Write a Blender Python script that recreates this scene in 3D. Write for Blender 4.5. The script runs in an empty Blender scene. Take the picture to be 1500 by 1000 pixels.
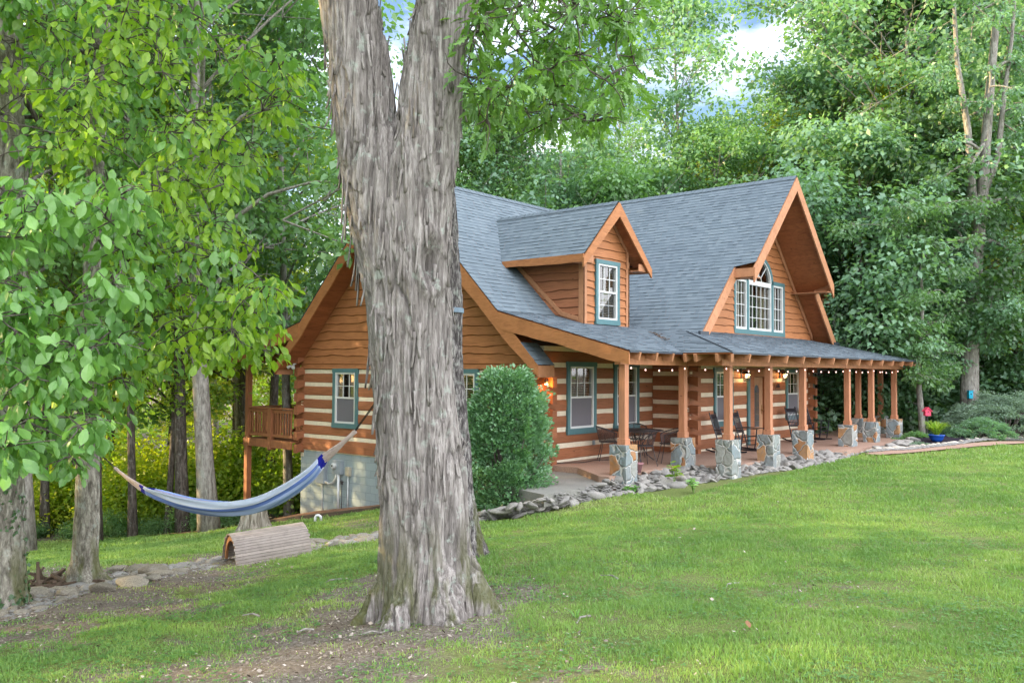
import bpy, math, random
import numpy as np
from mathutils import Vector, Matrix

random.seed(7)
rng = np.random.default_rng(11)
S = bpy.context.scene
COL = S.collection

# ------------------------------------------------------------------ camera
CAM = np.array([-14.981, -11.802, 2.054]); YAW = 0.86535; PITCH = 0.03576; ROLL = 0.006057; FPX = 1246.27
_fw = np.array([math.cos(PITCH)*math.sin(YAW), math.cos(PITCH)*math.cos(YAW), math.sin(PITCH)])
_r = np.array([math.cos(YAW), -math.sin(YAW), 0.0]); _u = np.cross(_r, _fw)
_r, _u = _r*math.cos(ROLL)+_u*math.sin(ROLL), _u*math.cos(ROLL)-_r*math.sin(ROLL)
cd = bpy.data.cameras.new('camera'); cam = bpy.data.objects.new('camera', cd); COL.objects.link(cam)
cam.matrix_world = Matrix([[_r[0], _u[0], -_fw[0], CAM[0]], [_r[1], _u[1], -_fw[1], CAM[1]], [_r[2], _u[2], -_fw[2], CAM[2]], [0, 0, 0, 1]])
cd.sensor_width = 36; cd.lens = FPX/1500*36; cd.clip_end = 2000; cd.clip_start = 0.05
S.camera = cam
def ray(x, y): return _fw + _r*(x-750)/FPX - _u*(y-500)/FPX
def W(x, y, d): return CAM + ray(x, y)*d                       # a point of the photo at a given depth
def BP(ax, v, x, y):
    q = ray(x, y); return CAM + q*((v-CAM[ax])/q[ax])

# ------------------------------------------------------------------ light
SUN_AZ = math.radians(-38); SUN_EL = math.radians(15)
w = bpy.data.worlds.new('World'); S.world = w; w.use_nodes = True
nt = w.node_tree; nt.nodes.clear()
def wn(t, **k):
    n = nt.nodes.new(t)
    for a, b in k.items(): setattr(n, a, b)
    return n
sky = wn('ShaderNodeTexSky', sky_type='NISHITA', sun_disc=False, sun_elevation=SUN_EL, sun_rotation=SUN_AZ, air_density=1.0, dust_density=0.6, ozone_density=2.0)
tc = wn('ShaderNodeTexCoord'); mp = wn('ShaderNodeMapping'); mp.inputs['Scale'].default_value = (1.4, 1.4, 3.2); mp.inputs['Location'].default_value = (3.1, .4, 1.2)
nz = wn('ShaderNodeTexNoise'); nz.inputs['Scale'].default_value = 2.1; nz.inputs['Detail'].default_value = 8; nz.inputs['Roughness'].default_value = .58
rp = wn('ShaderNodeValToRGB'); rp.color_ramp.elements[0].position = .47; rp.color_ramp.elements[1].position = .66
mx = wn('ShaderNodeMix', data_type='RGBA'); mx.inputs['B'].default_value = (8.2, 8.4, 9.0, 1)
bg = wn('ShaderNodeBackground'); bg.inputs['Strength'].default_value = 0.12
out = wn('ShaderNodeOutputWorld'); L = nt.links.new
# unseen bright cloud bank, added behind and above the camera as frontal fill light
dp = wn('ShaderNodeVectorMath', operation='DOT_PRODUCT'); L(tc.outputs['Generated'], dp.inputs[0]); dp.inputs[1].default_value = (-.08, -.83, .55)
rb = wn('ShaderNodeMath', operation='ADD'); nb_ = wn('ShaderNodeTexNoise'); nb_.inputs['Scale'].default_value = 1.7; nb_.inputs['Detail'].default_value = 6; L(tc.outputs['Generated'], nb_.inputs['Vector'])
sc_ = wn('ShaderNodeMath', operation='MULTIPLY'); sc_.inputs[1].default_value = .7; L(nb_.outputs['Fac'], sc_.inputs[0]); L(dp.outputs['Value'], rb.inputs[0]); L(sc_.outputs[0], rb.inputs[1])
rq = wn('ShaderNodeValToRGB'); rq.color_ramp.elements[0].position = .55; rq.color_ramp.elements[1].position = .95; L(rb.outputs[0], rq.inputs['Fac'])
mb_ = wn('ShaderNodeMix', data_type='RGBA'); mb_.inputs['B'].default_value = (15, 15.3, 16.5, 1)
L(tc.outputs['Generated'], mp.inputs['Vector']); L(mp.outputs[0], nz.inputs['Vector']); L(nz.outputs['Fac'], rp.inputs['Fac'])
L(rp.outputs['Color'], mx.inputs['Factor']); L(sky.outputs[0], mx.inputs['A']); L(mx.outputs['Result'], mb_.inputs['A']); L(rq.outputs['Color'], mb_.inputs['Factor']); L(mb_.outputs['Result'], bg.inputs['Color']); L(bg.outputs[0], out.inputs[0])
sd = bpy.data.lights.new('sun', 'SUN'); sd.energy = 5.0; sd.angle = math.radians(.5); sd.color = (1, .74, .38)
so = bpy.data.objects.new('sun', sd); COL.objects.link(so)
sdir = Vector((math.sin(SUN_AZ)*math.cos(SUN_EL), math.cos(SUN_AZ)*math.cos(SUN_EL), math.sin(SUN_EL)))
so.rotation_euler = sdir.to_track_quat('Z', 'Y').to_euler(); so.location = (0, 0, 40)
S.view_settings.view_transform = 'Standard'; S.view_settings.look = 'None'; S.view_settings.exposure = 1.48; S.view_settings.gamma = 1
S.render.engine = 'CYCLES'
cy = S.cycles; cy.max_bounces = 6; cy.diffuse_bounces = 3; cy.glossy_bounces = 2; cy.transmission_bounces = 4; cy.transparent_max_bounces = 8
cy.use_denoising = True; cy.sample_clamp_indirect = 6; cy.caustics_reflective = False; cy.caustics_refractive = False

# ------------------------------------------------------------------ noise
def _hash(ix, iy, iz, s):
    h = (ix.astype(np.int64)*374761393 + iy.astype(np.int64)*668265263 + iz.astype(np.int64)*2147483647 + s*974634777) & 0x7fffffff
    h = ((h ^ (h >> 13))*1274126177) & 0x7fffffff
    h = ((h ^ (h >> 15))*2246822519) & 0x7fffffff
    return ((h ^ (h >> 16)) & 0xffff)/65535.0
def vnoise(P, s=0):
    P = np.asarray(P, float); I = np.floor(P); F = P-I; F = F*F*(3-2*F); i = I.astype(np.int64)
    r = 0
    for dx in (0, 1):
        wx = F[:, 0] if dx else 1-F[:, 0]
        for dy in (0, 1):
            wy = F[:, 1] if dy else 1-F[:, 1]
            for dz in (0, 1):
                wz = F[:, 2] if dz else 1-F[:, 2]
                r = r + wx*wy*wz*_hash(i[:, 0]+dx, i[:, 1]+dy, i[:, 2]+dz, s)
    return r
def fbm(P, o=4, s=0):
    P = np.asarray(P, float); a = .5; r = 0; t = 0
    for k in range(o): r = r+a*vnoise(P*2**k+k*17.3, s+k); t += a; a *= .5
    return r/t

# ------------------------------------------------------------------ tagging and mesh helpers
def tag(o, label=None, cat=None, group=None, kind=None):
    if label: o['label'] = label
    if cat: o['category'] = cat
    if group: o['group'] = group
    if kind: o['kind'] = kind
    return o
def thing(name, label, cat, loc=(0, 0, 0), group=None, rz=0):
    o = bpy.data.objects.new(name, None); COL.objects.link(o); o.location = tuple(float(c) for c in loc); o.rotation_euler = (0, 0, rz)
    o.empty_display_size = .2
    return tag(o, label, cat, group)
def worldloc(o):
    l = Vector((0, 0, 0))
    while o is not None: l = l+o.location; o = o.parent
    return l
def link(name, me, mat, parent=None, smooth=False):
    o = bpy.data.objects.new(name, me)
    if mat is not None and not me.materials: me.materials.append(mat)
    COL.objects.link(o)
    if parent is not None: o.parent = parent
    me.polygons.foreach_set('use_smooth', np.full(len(me.polygons), bool(smooth)))
    return o
def np_mesh(name, V, loops, tot, v=None, vatt=None):
    me = bpy.data.meshes.new(name); V = np.ascontiguousarray(V, np.float32)
    me.vertices.add(len(V)); me.vertices.foreach_set('co', V.ravel())
    me.loops.add(len(loops)); me.loops.foreach_set('vertex_index', np.ascontiguousarray(loops, np.int32))
    tot = np.ascontiguousarray(tot, np.int32); st = np.concatenate([[0], np.cumsum(tot)[:-1]]).astype(np.int32)
    me.polygons.add(len(tot)); me.polygons.foreach_set('loop_start', st); me.polygons.foreach_set('loop_total', tot)
    me.update(calc_edges=True)
    if v is not None: me.attributes.new('v', 'FLOAT', 'FACE').data.foreach_set('value', np.ascontiguousarray(v, np.float32))
    if vatt is not None:
        for n, a in vatt.items(): me.attributes.new(n, 'FLOAT', 'POINT').data.foreach_set('value', np.ascontiguousarray(a, np.float32))
    return me

class MB:
    """collects shapes in a frame (origin O, axes U, N, Z) and links them as one mesh object"""
    def __init__(s, O=(0, 0, 0), U=(1, 0, 0), N=(0, 1, 0), Z=(0, 0, 1)):
        s.v = []; s.f = []; s.a = []; s.frame(O, U, N, Z)
    def frame(s, O, U, N, Z=(0, 0, 1)):
        s.O, s.U, s.N, s.Z = [np.array(q, float) for q in (O, U, N, Z)]; return s
    def P(s, p): return s.O+s.U*p[0]+s.N*p[1]+s.Z*p[2]
    def add(s, vs, fs, val=None):
        b = len(s.v); s.v += [tuple(s.P(p)) for p in vs]; s.f += [tuple(b+i for i in f) for f in fs]
        val = random.random() if val is None else val; s.a += [val]*len(fs)
        if np.dot(np.cross(s.U, s.N), s.Z) < 0: s.f[-len(fs):] = [f[::-1] for f in s.f[-len(fs):]]
    def box(s, u0, u1, n0, n1, z0, z1, val=None, bev=0):
        if u1-u0 < 1e-5 or n1-n0 < 1e-5 or z1-z0 < 1e-5: return
        s.add([(u0, n0, z0), (u1, n0, z0), (u1, n1, z0), (u0, n1, z0), (u0, n0, z1), (u1, n0, z1), (u1, n1, z1), (u0, n1, z1)],
              [(0, 3, 2, 1), (4, 5, 6, 7), (0, 1, 5, 4), (1, 2, 6, 5), (2, 3, 7, 6), (3, 0, 4, 7)], val)
    def prism(s, poly, n0, n1, val=None):
        """poly of (u,z) extruded along N"""
        k = len(poly); vs = [(u, n0, z) for u, z in poly]+[(u, n1, z) for u, z in poly]
        s.add(vs, [tuple(range(k))[::-1], tuple(range(k, 2*k))]+[(i, (i+1) % k, (i+1) % k+k, i+k) for i in range(k)], val)
    def beam(s, a, b, w, h, up=(0, 0, 1), val=None):
        a = np.array(a, float); b = np.array(b, float); d = b-a; d /= np.linalg.norm(d); up = np.array(up, float)
        x = np.cross(d, up); x /= np.linalg.norm(x); y = np.cross(x, d)
        vs = []
        for q in (a, b):
            for i, j in ((-1, -1), (1, -1), (1, 1), (-1, 1)): vs.append(tuple(q+x*i*w/2+y*j*h/2))
        s.add(vs, [(3, 2, 1, 0), (4, 5, 6, 7), (0, 1, 5, 4), (1, 2, 6, 5), (2, 3, 7, 6), (3, 0, 4, 7)], val)
    def tube(s, pts, rad, n=8, cap=True, val=None):
        pts = [np.array(p, float) for p in pts]; m = len(pts)
        if not hasattr(rad, '__len__'): rad = [rad]*m
        vs = []; ref = None
        for i in range(m):
            d = pts[min(i+1, m-1)]-pts[max(i-1, 0)]; d = d/(np.linalg.norm(d)+1e-9)
            if ref is None: ref = np.array([1., 0, 0]) if abs(d[0]) < .8 else np.array([0, 1., 0])
            x = ref-d*(ref@d); x /= np.linalg.norm(x)+1e-9; ref = x; y = np.cross(d, x)
            for k in range(n):
                t = 2*math.pi*k/n; vs.append(tuple(pts[i]+(x*math.cos(t)+y*math.sin(t))*rad[i]))
        fs = [(i*n+k, i*n+(k+1) % n, (i+1)*n+(k+1) % n, (i+1)*n+k) for i in range(m-1) for k in range(n)]
        if cap: fs += [tuple(range(n))[::-1], tuple(range((m-1)*n, m*n))]
        s.add(vs, fs, val)
    def lathe(s, prof, n=20, c=(0, 0, 0), val=None):
        s.tube([(c[0], c[1], c[2]+z) for r, z in prof], [max(r, 1e-4) for r, z in prof], n, True, val) if False else None
        vs = []; m = len(prof)
        for r, z in prof:
            for k in range(n):
                t = 2*math.pi*k/n; vs.append((c[0]+r*math.cos(t), c[1]+r*math.sin(t), c[2]+z))
        fs = [(i*n+k, i*n+(k+1) % n, (i+1)*n+(k+1) % n, (i+1)*n+k) for i in range(m-1) for k in range(n)]
        fs += [tuple(range(n))[::-1], tuple(range((m-1)*n, m*n))]
        s.add(vs, fs, val)
    def mesh(s, name, off=(0, 0, 0)):
        V = np.array(s.v, float)-np.array(off, float)
        return np_mesh(name, V, np.concatenate([np.array(f) for f in s.f]), [len(f) for f in s.f], s.a)
    def build(s, name, mat, parent=None, smooth=False, local=False, bevel=0):
        off = (0, 0, 0) if (parent is None or local) else tuple(worldloc(parent))
        o = link(name, s.mesh(name, off), mat, parent, smooth)
        if bevel:
            b = o.modifiers.new('bevel', 'BEVEL'); b.width = bevel; b.segments = 2; b.limit_method = 'ANGLE'
        return o
def child_count(o): return len(o.children)
def copy_tree(o, parent=None):
    c = o.copy(); COL.objects.link(c); c.parent = parent
    for ch in list(o.children): copy_tree(ch, c)
    return c
# ------------------------------------------------------------------ materials
def M(name):
    m = bpy.data.materials.new(name); m.use_nodes = True; t = m.node_tree; t.nodes.clear()
    return m, t
class G:
    def __init__(s, name):
        s.m = bpy.data.materials.new(name); s.m.use_nodes = True; s.t = s.m.node_tree; s.t.nodes.clear()
        s.out = s.n('ShaderNodeOutputMaterial')
    def n(s, t, ins=None, **k):
        o = s.t.nodes.new(t)
        for a, b in k.items(): setattr(o, a, b)
        for a, b in (ins or {}).items():
            i = o.inputs[a]
            if isinstance(b, bpy.types.NodeSocket): s.t.links.new(b, i)
            else: i.default_value = b
        return o
    def l(s, a, b): s.t.links.new(a, b)
    def coord(s, scale=(1, 1, 1), kind='Object'):
        c = s.n('ShaderNodeTexCoord'); m = s.n('ShaderNodeMapping', {'Vector': c.outputs[kind], 'Scale': scale}); return m.outputs[0]
    def noise(s, vec, sc=5, det=5, ro=.55, dist=0):
        return s.n('ShaderNodeTexNoise', {'Vector': vec, 'Scale': sc, 'Detail': det, 'Roughness': ro, 'Distortion': dist}).outputs['Fac']
    def ramp(s, fac, els):
        r = s.n('ShaderNodeValToRGB', {'Fac': fac}); e = r.color_ramp.elements
        while len(e) < len(els): e.new(.5)
        for q, (p, c) in zip(e, els): q.position = p; q.color = (c[0], c[1], c[2], 1) if hasattr(c, '__len__') else (c, c, c, 1)
        return r.outputs['Color']
    def mix(s, f, a, b, bt='MIX'):
        def cc(q): return q if isinstance(q, bpy.types.NodeSocket) else (q[0], q[1], q[2], 1)
        return s.n('ShaderNodeMix', {'Factor': f, 'A': cc(a), 'B': cc(b)}, data_type='RGBA', blend_type=bt).outputs['Result']
    def math(s, op, a, b=0.0): return s.n('ShaderNodeMath', {0: a, 1: b}, operation=op).outputs[0]
    def attr(s, nm='v'): return s.n('ShaderNodeAttribute', attribute_name=nm).outputs['Fac']
    def objr(s): return s.n('ShaderNodeObjectInfo').outputs['Random']
    def bump(s, h, st=.3, d=.02): return s.n('ShaderNodeBump', {'Height': h, 'Strength': st, 'Distance': d}).outputs[0]
    def fin(s, col, rough=.7, bump=None, spec=.3, metal=0, **kw):
        ins = {'Base Color': col if isinstance(col, bpy.types.NodeSocket) else (col[0], col[1], col[2], 1), 'Roughness': rough, 'Specular IOR Level': spec, 'Metallic': metal}
        ins.update(kw)
        if bump is not None: ins['Normal'] = bump
        b = s.n('ShaderNodeBsdfPrincipled', ins); s.l(b.outputs[0], s.out.inputs[0]); s.b = b; return s.m
def sc3(c, k): return (c[0]*k, c[1]*k, c[2]*k)
def wood(name, base, grain=(1, 1, 14), dark=.55, rough=.62, knots=True, vvar=.35):
    g = G(name); v = g.coord(grain); n1 = g.noise(v, 2.3, 7, .62, .6); v2 = g.coord((1, 1, 1)); n2 = g.noise(v2, 1.7, 4, .6)
    c = g.ramp(n1, [(.28, sc3(base, dark)), (.52, base), (.78, (base[0]*1.18, base[1]*1.22, base[2]*1.25))])
    c = g.mix(g.math('MULTIPLY', g.ramp(n2, [(.35, 0), (.7, 1)]), .45), c, sc3(base, .72))
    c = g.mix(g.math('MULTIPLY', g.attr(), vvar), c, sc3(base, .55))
    if knots:
        vo = g.n('ShaderNodeTexVoronoi', {'Vector': g.coord((1.6, 1.6, 3.6)), 'Scale': 1.5}).outputs['Distance']
        c = g.mix(g.ramp(vo, [(.03, .85), (.09, 0)]), c, sc3(base, .22))
    return g.fin(c, rough, g.bump(g.math('ADD', n1, g.math('MULTIPLY', n2, .6)), .45, .012), .25)
LOG = wood('log_stain', (.345, .132, .062), vvar=.5); SIDING = wood('siding_stain', (.41, .165, .066), vvar=.3)
TRIM = wood('trim_cedar', (.44, .205, .105), (3, 3, 3), .72, vvar=.2); BEAMW = wood('beam_cedar', (.42, .185, .09), (4, 4, 2), .7)
POSTW = wood('post_cedar', (.45, .20, .11), (12, 12, 1), .72, vvar=.1); SOFFIT = wood('soffit_plank', (.33, .115, .045), (1, 2.5, 8), .6, vvar=.5)
DECKW = wood('deck_wood', (.32, .13, .06), (6, 6, 1), .65)
BARGE = wood('barge_board', (.40, .165, .065), (1, 2, 9), .66, vvar=.15)
def simple(name, col, rough=.6, spec=.3, nsc=6, amt=.25, bs=.1, metal=0):
    g = G(name); n = g.noise(g.coord(), nsc, 5, .6)
    return g.fin(g.mix(g.ramp(n, [(.3, 0), (.75, amt*2)]), col, sc3(col, .6)), rough, g.bump(n, bs, .01), spec, metal)
CHINK = simple('chinking', (.74, .64, .50), .9, .1, 9, .2, .4)
TEAL = simple('teal_paint', (.075, .17, .185), .5, .35, 8, .2); VINYL = simple('white_vinyl', (.62, .63, .62), .4, .4, 5, .06)
DARKIN = simple('dark_interior', (.03, .026, .02), .9, .05); BLIND = simple('blind_slat', (.42, .35, .23), .7, .2, 4, .1)
MULLT = simple('tan_grille', (.6, .55, .42), .6)
BLACKP = simple('black_paint', (.012, .012, .02), .35, .5, 12, .2); IRON = simple('wrought_iron', (.035, .028, .03), .5, .4, 14, .3)
GREYP = simple('grey_metal_box', (.30, .34, .38), .5, .4); GREYQ = simple('grey_plastic', (.55, .56, .55), .5, .4)
WPIPE = simple('white_pipe', (.7, .72, .74), .45, .4); FLASH = simple('dark_flashing', (.035, .045, .06), .5, .4)
PINK = simple('pink_paint', (.75, .07, .14), .5); BLUEP = simple('bright_blue_paint', (.02, .42, .62), .5)
BLUEG = simple('blue_glaze', (.015, .09, .45), .15, .6); TERRA = simple('mauve_clay', (.30, .15, .16), .8); DARKPOT = simple('dark_pot', (.02, .035, .05), .3, .5)
ROPE = simple('cotton_rope', (.52, .42, .38), .9, .1, 30, .3, .5); CABLE = simple('black_cable', (.012, .012, .012), .5)
MULCH = simple('dark_mulch', (.030, .024, .036), .95, .1, 25, .5, 1.0)
BRASS = simple('aged_brass', (.35, .22, .08), .35, .5, 10, .2, .1, .8)
BARKD = None
def glassmat(name, tint=.8, refl=1.0):
    g = G(name); ge = g.n('ShaderNodeNewGeometry'); dt_ = g.n('ShaderNodeVectorMath', {0: ge.outputs['Incoming'], 1: ge.outputs['Normal']}, operation='DOT_PRODUCT').outputs['Value']; f = g.math('ADD', g.math('MULTIPLY', g.math('POWER', g.math('SUBTRACT', 1.0, g.math('ABSOLUTE', dt_)), 4.0), .7), .05)
    tr = g.n('ShaderNodeBsdfTransparent', {'Color': (tint, tint, tint, 1)}); gl = g.n('ShaderNodeBsdfGlossy', {'Roughness': .03, 'Color': (refl, refl, refl, 1)})
    mx = g.n('ShaderNodeMixShader', {0: f, 1: tr.outputs[0], 2: gl.outputs[0]}); g.l(mx.outputs[0], g.out.inputs[0]); return g.m
GLASS = glassmat('window_glass')
g = G('insect_screen'); tr = g.n('ShaderNodeBsdfTransparent'); df = g.n('ShaderNodeBsdfDiffuse', {'Color': (.20, .19, .21, 1)}); mxs = g.n('ShaderNodeMixShader', {0: .72, 1: tr.outputs[0], 2: df.outputs[0]}); g.l(mxs.outputs[0], g.out.inputs[0]); SCREEN = g.m
def emis(name, col, st):
    g = G(name); e = g.n('ShaderNodeEmission', {'Color': (*col, 1), 'Strength': st}); g.l(e.outputs[0], g.out.inputs[0]); return g.m
BULB = emis('lit_bulb', (1, .62, .3), 14); BULBS = emis('string_bulb', (1, .6, .5), 1.4)
# shingles
g = G('asphalt_shingle'); n = g.noise(g.coord(), 55, 3, .7); n2 = g.noise(g.coord(), .5, 4, .6); a = g.attr()
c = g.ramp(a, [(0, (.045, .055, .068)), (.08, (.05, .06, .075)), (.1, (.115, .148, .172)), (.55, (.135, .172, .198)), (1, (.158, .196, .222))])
c.node.color_ramp.interpolation = 'LINEAR'
c = g.mix(g.ramp(n2, [(.4, 0), (.8, .3)]), c, (.085, .105, .13)); c = g.mix(g.math('MULTIPLY', n, .35), c, (.05, .06, .075))
SHING = g.fin(c, .9, g.bump(n, .4, .006), .2)
# painted block wall
g = G('painted_block'); c0 = g.n('ShaderNodeTexCoord').outputs['Object']; sx = g.n('ShaderNodeSeparateXYZ', {0: c0}); cb = g.n('ShaderNodeCombineXYZ', {0: sx.outputs['Y'], 1: sx.outputs['Z'], 2: 0.0})
br = g.n('ShaderNodeTexBrick', {'Vector': cb.outputs[0], 'Scale': 1.0, 'Mortar Size': .006, 'Mortar Smooth': .3, 'Brick Width': .406, 'Row Height': .203, 'Color1': (.27, .32, .335, 1), 'Color2': (.315, .37, .385, 1), 'Mortar': (.20, .235, .245, 1)})
n = g.noise(g.coord(), 3, 6, .6); n5 = g.noise(g.coord(), 40, 3, .6)
zz = g.math('MULTIPLY', g.math('ADD', sx.outputs['Z'], 2.1), 1.5)
c = g.mix(g.ramp(n, [(.4, 0), (.8, .5)]), br.outputs['Color'], (.235, .275, .285)); c = g.mix(g.ramp(g.math('ADD', zz, n), [(.35, .5), (.95, 0)]), c, (.26, .2, .14))
BLOCK = g.fin(c, .85, g.bump(g.math('ADD', g.math('MULTIPLY', br.outputs['Fac'], -1.0), g.math('MULTIPLY', n5, .3)), .6, .01), .2)
# exposed aggregate patio, path, flagstone, rocks
g = G('aggregate_patio'); n = g.noise(g.coord(), 60, 3, .8); n2 = g.noise(g.coord(), 1.2, 5, .6)
c = g.ramp(n, [(.3, (.17, .10, .075)), (.5, (.33, .215, .16)), (.7, (.47, .35, .29))]); c = g.mix(g.ramp(n2, [(.35, 0), (.75, .55)]), c, (.27, .165, .12))
PATIO = g.fin(c, .8, g.bump(n, .5, .006), .25)
g = G('grey_concrete'); n = g.noise(g.coord(), 50, 3, .7); n2 = g.noise(g.coord(), 1.6, 5, .6)
CONC = g.fin(g.mix(g.ramp(n2, [(.35, 0), (.7, .7)]), g.ramp(n, [(.3, (.16, .16, .14)), (.7, (.27, .26, .24))]), (.13, .13, .12)), .85, g.bump(n, .3, .004), .2)
g = G('brown_gravel'); n = g.noise(g.coord(), 45, 3, .8); n2 = g.noise(g.coord(), 1.5, 5, .6)
c = g.ramp(n, [(.3, (.12, .065, .04)), (.5, (.24, .135, .085)), (.72, (.36, .24, .17))]); c = g.mix(g.ramp(n2, [(.4, 0), (.75, .6)]), c, (.16, .085, .05))
GRAVEL = g.fin(c, .9, g.bump(n, .8, .012), .15)
g = G('flagstone'); v = g.coord(); wv = g.n('ShaderNodeTexNoise', {'Vector': v, 'Scale': 3.0, 'Detail': 2.0}); vv = g.n('ShaderNodeVectorMath', {0: v, 1: g.n('ShaderNodeVectorMath', {0: wv.outputs['Color'], 'Scale': .35}, operation='SCALE').outputs[0]}, operation='ADD').outputs[0]
ov = g.n('ShaderNodeVectorMath', {0: vv, 1: g.n('ShaderNodeCombineXYZ', {0: g.math('MULTIPLY', g.objr(), 0.0)}).outputs[0]}, operation='ADD').outputs[0]
v1 = g.n('ShaderNodeTexVoronoi', {'Vector': ov, 'Scale': 3.3, 'Randomness': .95}); ve = g.n('ShaderNodeTexVoronoi', {'Vector': ov, 'Scale': 3.3, 'Randomness': .95}, feature='DISTANCE_TO_EDGE')
sp = g.n('ShaderNodeSeparateColor', {0: v1.outputs['Color']}); n = g.noise(v, 14, 6, .65)
c = g.ramp(sp.outputs[0], [(0, (.20, .25, .27)), (.3, (.24, .27, .26)), (.45, (.30, .31, .29)), (.6, (.38, .17, .06)), (.78, (.42, .22, .09)), (.86, (.22, .25, .26)), (1, (.34, .33, .29))]); c.node.color_ramp.interpolation = 'CONSTANT'
c = g.mix(g.ramp(n, [(.35, .55), (.65, 0)]), c, (.17, .16, .14)); ed = g.ramp(ve.outputs['Distance'], [(.02, 1), (.05, 0)])
c = g.mix(ed, c, (.46, .45, .42)); FLAG = g.fin(c, .75, g.bump(g.math('ADD', g.math('MULTIPLY', g.ramp(ve.outputs['Distance'], [(.01, 0), (.09, 1)]), 1.0), g.math('MULTIPLY', n, .5)), .9, .03), .25)
def rockm(name, a, b, c_):
    g = G(name); v = g.coord(kind='Object'); n = g.noise(v, 7, 7, .65); n2 = g.noise(v, 1.2, 4, .6); r = g.objr()
    c = g.mix(g.ramp(r, [(0, 0), (1, 1)]), a, b); c = g.mix(g.ramp(n, [(.35, .7), (.62, 0)]), c, c_); c = g.mix(g.ramp(n2, [(.5, 0), (.75, .5)]), c, (.30, .27, .24))
    return g.fin(c, .85, g.bump(n, .6, .02), .2)
ROCKM = rockm('river_rock', (.22, .215, .205), (.36, .34, .31), (.13, .125, .12)); ROCKB = rockm('brown_rock', (.20, .18, .14), (.31, .28, .23), (.10, .09, .07))
ROCKC = rockm('cream_rock', (.50, .44, .36), (.60, .55, .48), (.32, .28, .23))
def barkm(name, a, b, moss=0, lich=.4, sc=1.0, zs=.12):
    g = G(name); v = g.coord((1, 1, zs)); n = g.noise(v, 16*sc, 9, .68, .4); n2 = g.noise(g.coord(), 2.2, 5, .6); n3 = g.noise(g.coord(), 9, 5, .6)
    c = g.ramp(n, [(.36, sc3(a, .6)), (.46, a), (.62, b)]); c = g.mix(g.math('MULTIPLY', g.attr('fur'), .6), c, sc3(a, .28))
    c = g.mix(g.math('MULTIPLY', g.ramp(n3, [(.58, 0), (.66, 1)]), lich), c, (.38, .43, .38))
    c = g.mix(g.ramp(n2, [(.45, 0), (.8, .5)]), c, sc3(a, .75)); vc_ = g.coord((1, 1, zs*.6)); ck = g.noise(vc_, 46*sc, 3, .6, .3); c = g.mix(g.ramp(ck, [(.30, .8), (.40, 0)]), c, sc3(a, .3)); n = g.math('ADD', n, g.math('MULTIPLY', ck, .6))
    if moss:
        z = g.n('ShaderNodeSeparateXYZ', {0: g.n('ShaderNodeTexCoord').outputs['Object']}).outputs['Z']
        mm = g.math('MULTIPLY', g.ramp(z, [(0, 1), (.45, .75), (.95, 0)]) if moss < 2 else g.ramp(z, [(0, 1), (.75, .7), (1, .0)]), g.ramp(g.noise(v, 5, 5, .6), [(.46, 0), (.56, 1)])); c = g.mix(g.math('MULTIPLY', mm, .8), c, (.075, .085, .018))
    return g.fin(c, .9, g.bump(n, 1.0, .03), .12)
BARK1 = barkm('shaggy_bark', (.225, .20, .187), (.40, .37, .35), 1, .6, 1.7, .13); BARK2 = barkm('furrowed_bark', (.085, .075, .075), (.34, .32, .305), 1, .4, 1.8, .3)
BARKL = barkm('mossy_pale_bark', (.22, .20, .165), (.42, .40, .34), 1, .6, 1.2, .3); BARKW = barkm('woodland_bark', (.085, .072, .062), (.19, .165, .15), 0, .3, 1, .2); BARKG = barkm('pale_woodland_bark', (.22, .20, .18), (.36, .34, .31), 0, .4, 1, .25)
STUMPM = barkm('weathered_stump', (.24, .21, .17), (.42, .39, .34), 0, .2, 1, .1)
def leafm(name, cols, tr=.38, rough=.38, spec=.6, trc=(1.5, 1.6, .5)):
    g = G(name); f = g.math('ADD', g.math('MULTIPLY', g.attr(), .62), g.math('MULTIPLY', g.objr(), .38))
    k = len(cols)-1; c = g.ramp(f, [(i/k, q) for i, q in enumerate(cols)])
    b = g.n('ShaderNodeBsdfPrincipled', {'Base Color': c, 'Roughness': rough, 'Specular IOR Level': spec})
    t = g.n('ShaderNodeBsdfTranslucent', {'Color': g.mix(1.0, c, trc, 'MULTIPLY')})
    m = g.n('ShaderNodeMixShader', {0: tr, 1: b.outputs[0], 2: t.outputs[0]}); g.l(m.outputs[0], g.out.inputs[0]); return g.m
LEAFN = leafm('hickory_leaf', [(.06, .15, .045), (.115, .255, .065), (.18, .355, .09), (.29, .48, .13)])
LEAFNLIT = leafm('backlit_hickory_leaf', [(.13, .24, .04), (.22, .37, .05), (.35, .50, .06), (.50, .58, .07)], .45)  # backlit lime of the hickory crown put into a lighter leaf colour
LEAFSUN = leafm('sunlit_gold_leaf', [(.16, .26, .06), (.25, .35, .06), (.38, .42, .06), (.55, .50, .07)], .5)  # sunlit patches of the woods put into a gold leaf colour
LEAFO = leafm('oak_leaf', [(.075, .16, .045), (.11, .23, .06), (.17, .33, .07), (.26, .42, .09)])
LEAFW = leafm('woodland_leaf', [(.09, .175, .08), (.125, .24, .105), (.17, .32, .135), (.24, .38, .15)])
LEAFY = leafm('yellow_green_leaf', [(.12, .22, .04), (.19, .32, .05), (.32, .42, .05), (.52, .50, .06)], .48)  # in the woods, these yellows carry the sunlit glow as leaf colour
LEAFB = leafm('blue_green_leaf', [(.10, .195, .13), (.14, .265, .17), (.185, .33, .205), (.25, .40, .25)])
LEAFD = leafm('dark_green_leaf', [(.05, .11, .045), (.07, .145, .06), (.09, .18, .07)])
LEAFH = leafm('holly_leaf', [(.06, .15, .065), (.10, .22, .10), (.15, .30, .15), (.24, .40, .26)], .2, .3, .6)
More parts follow.
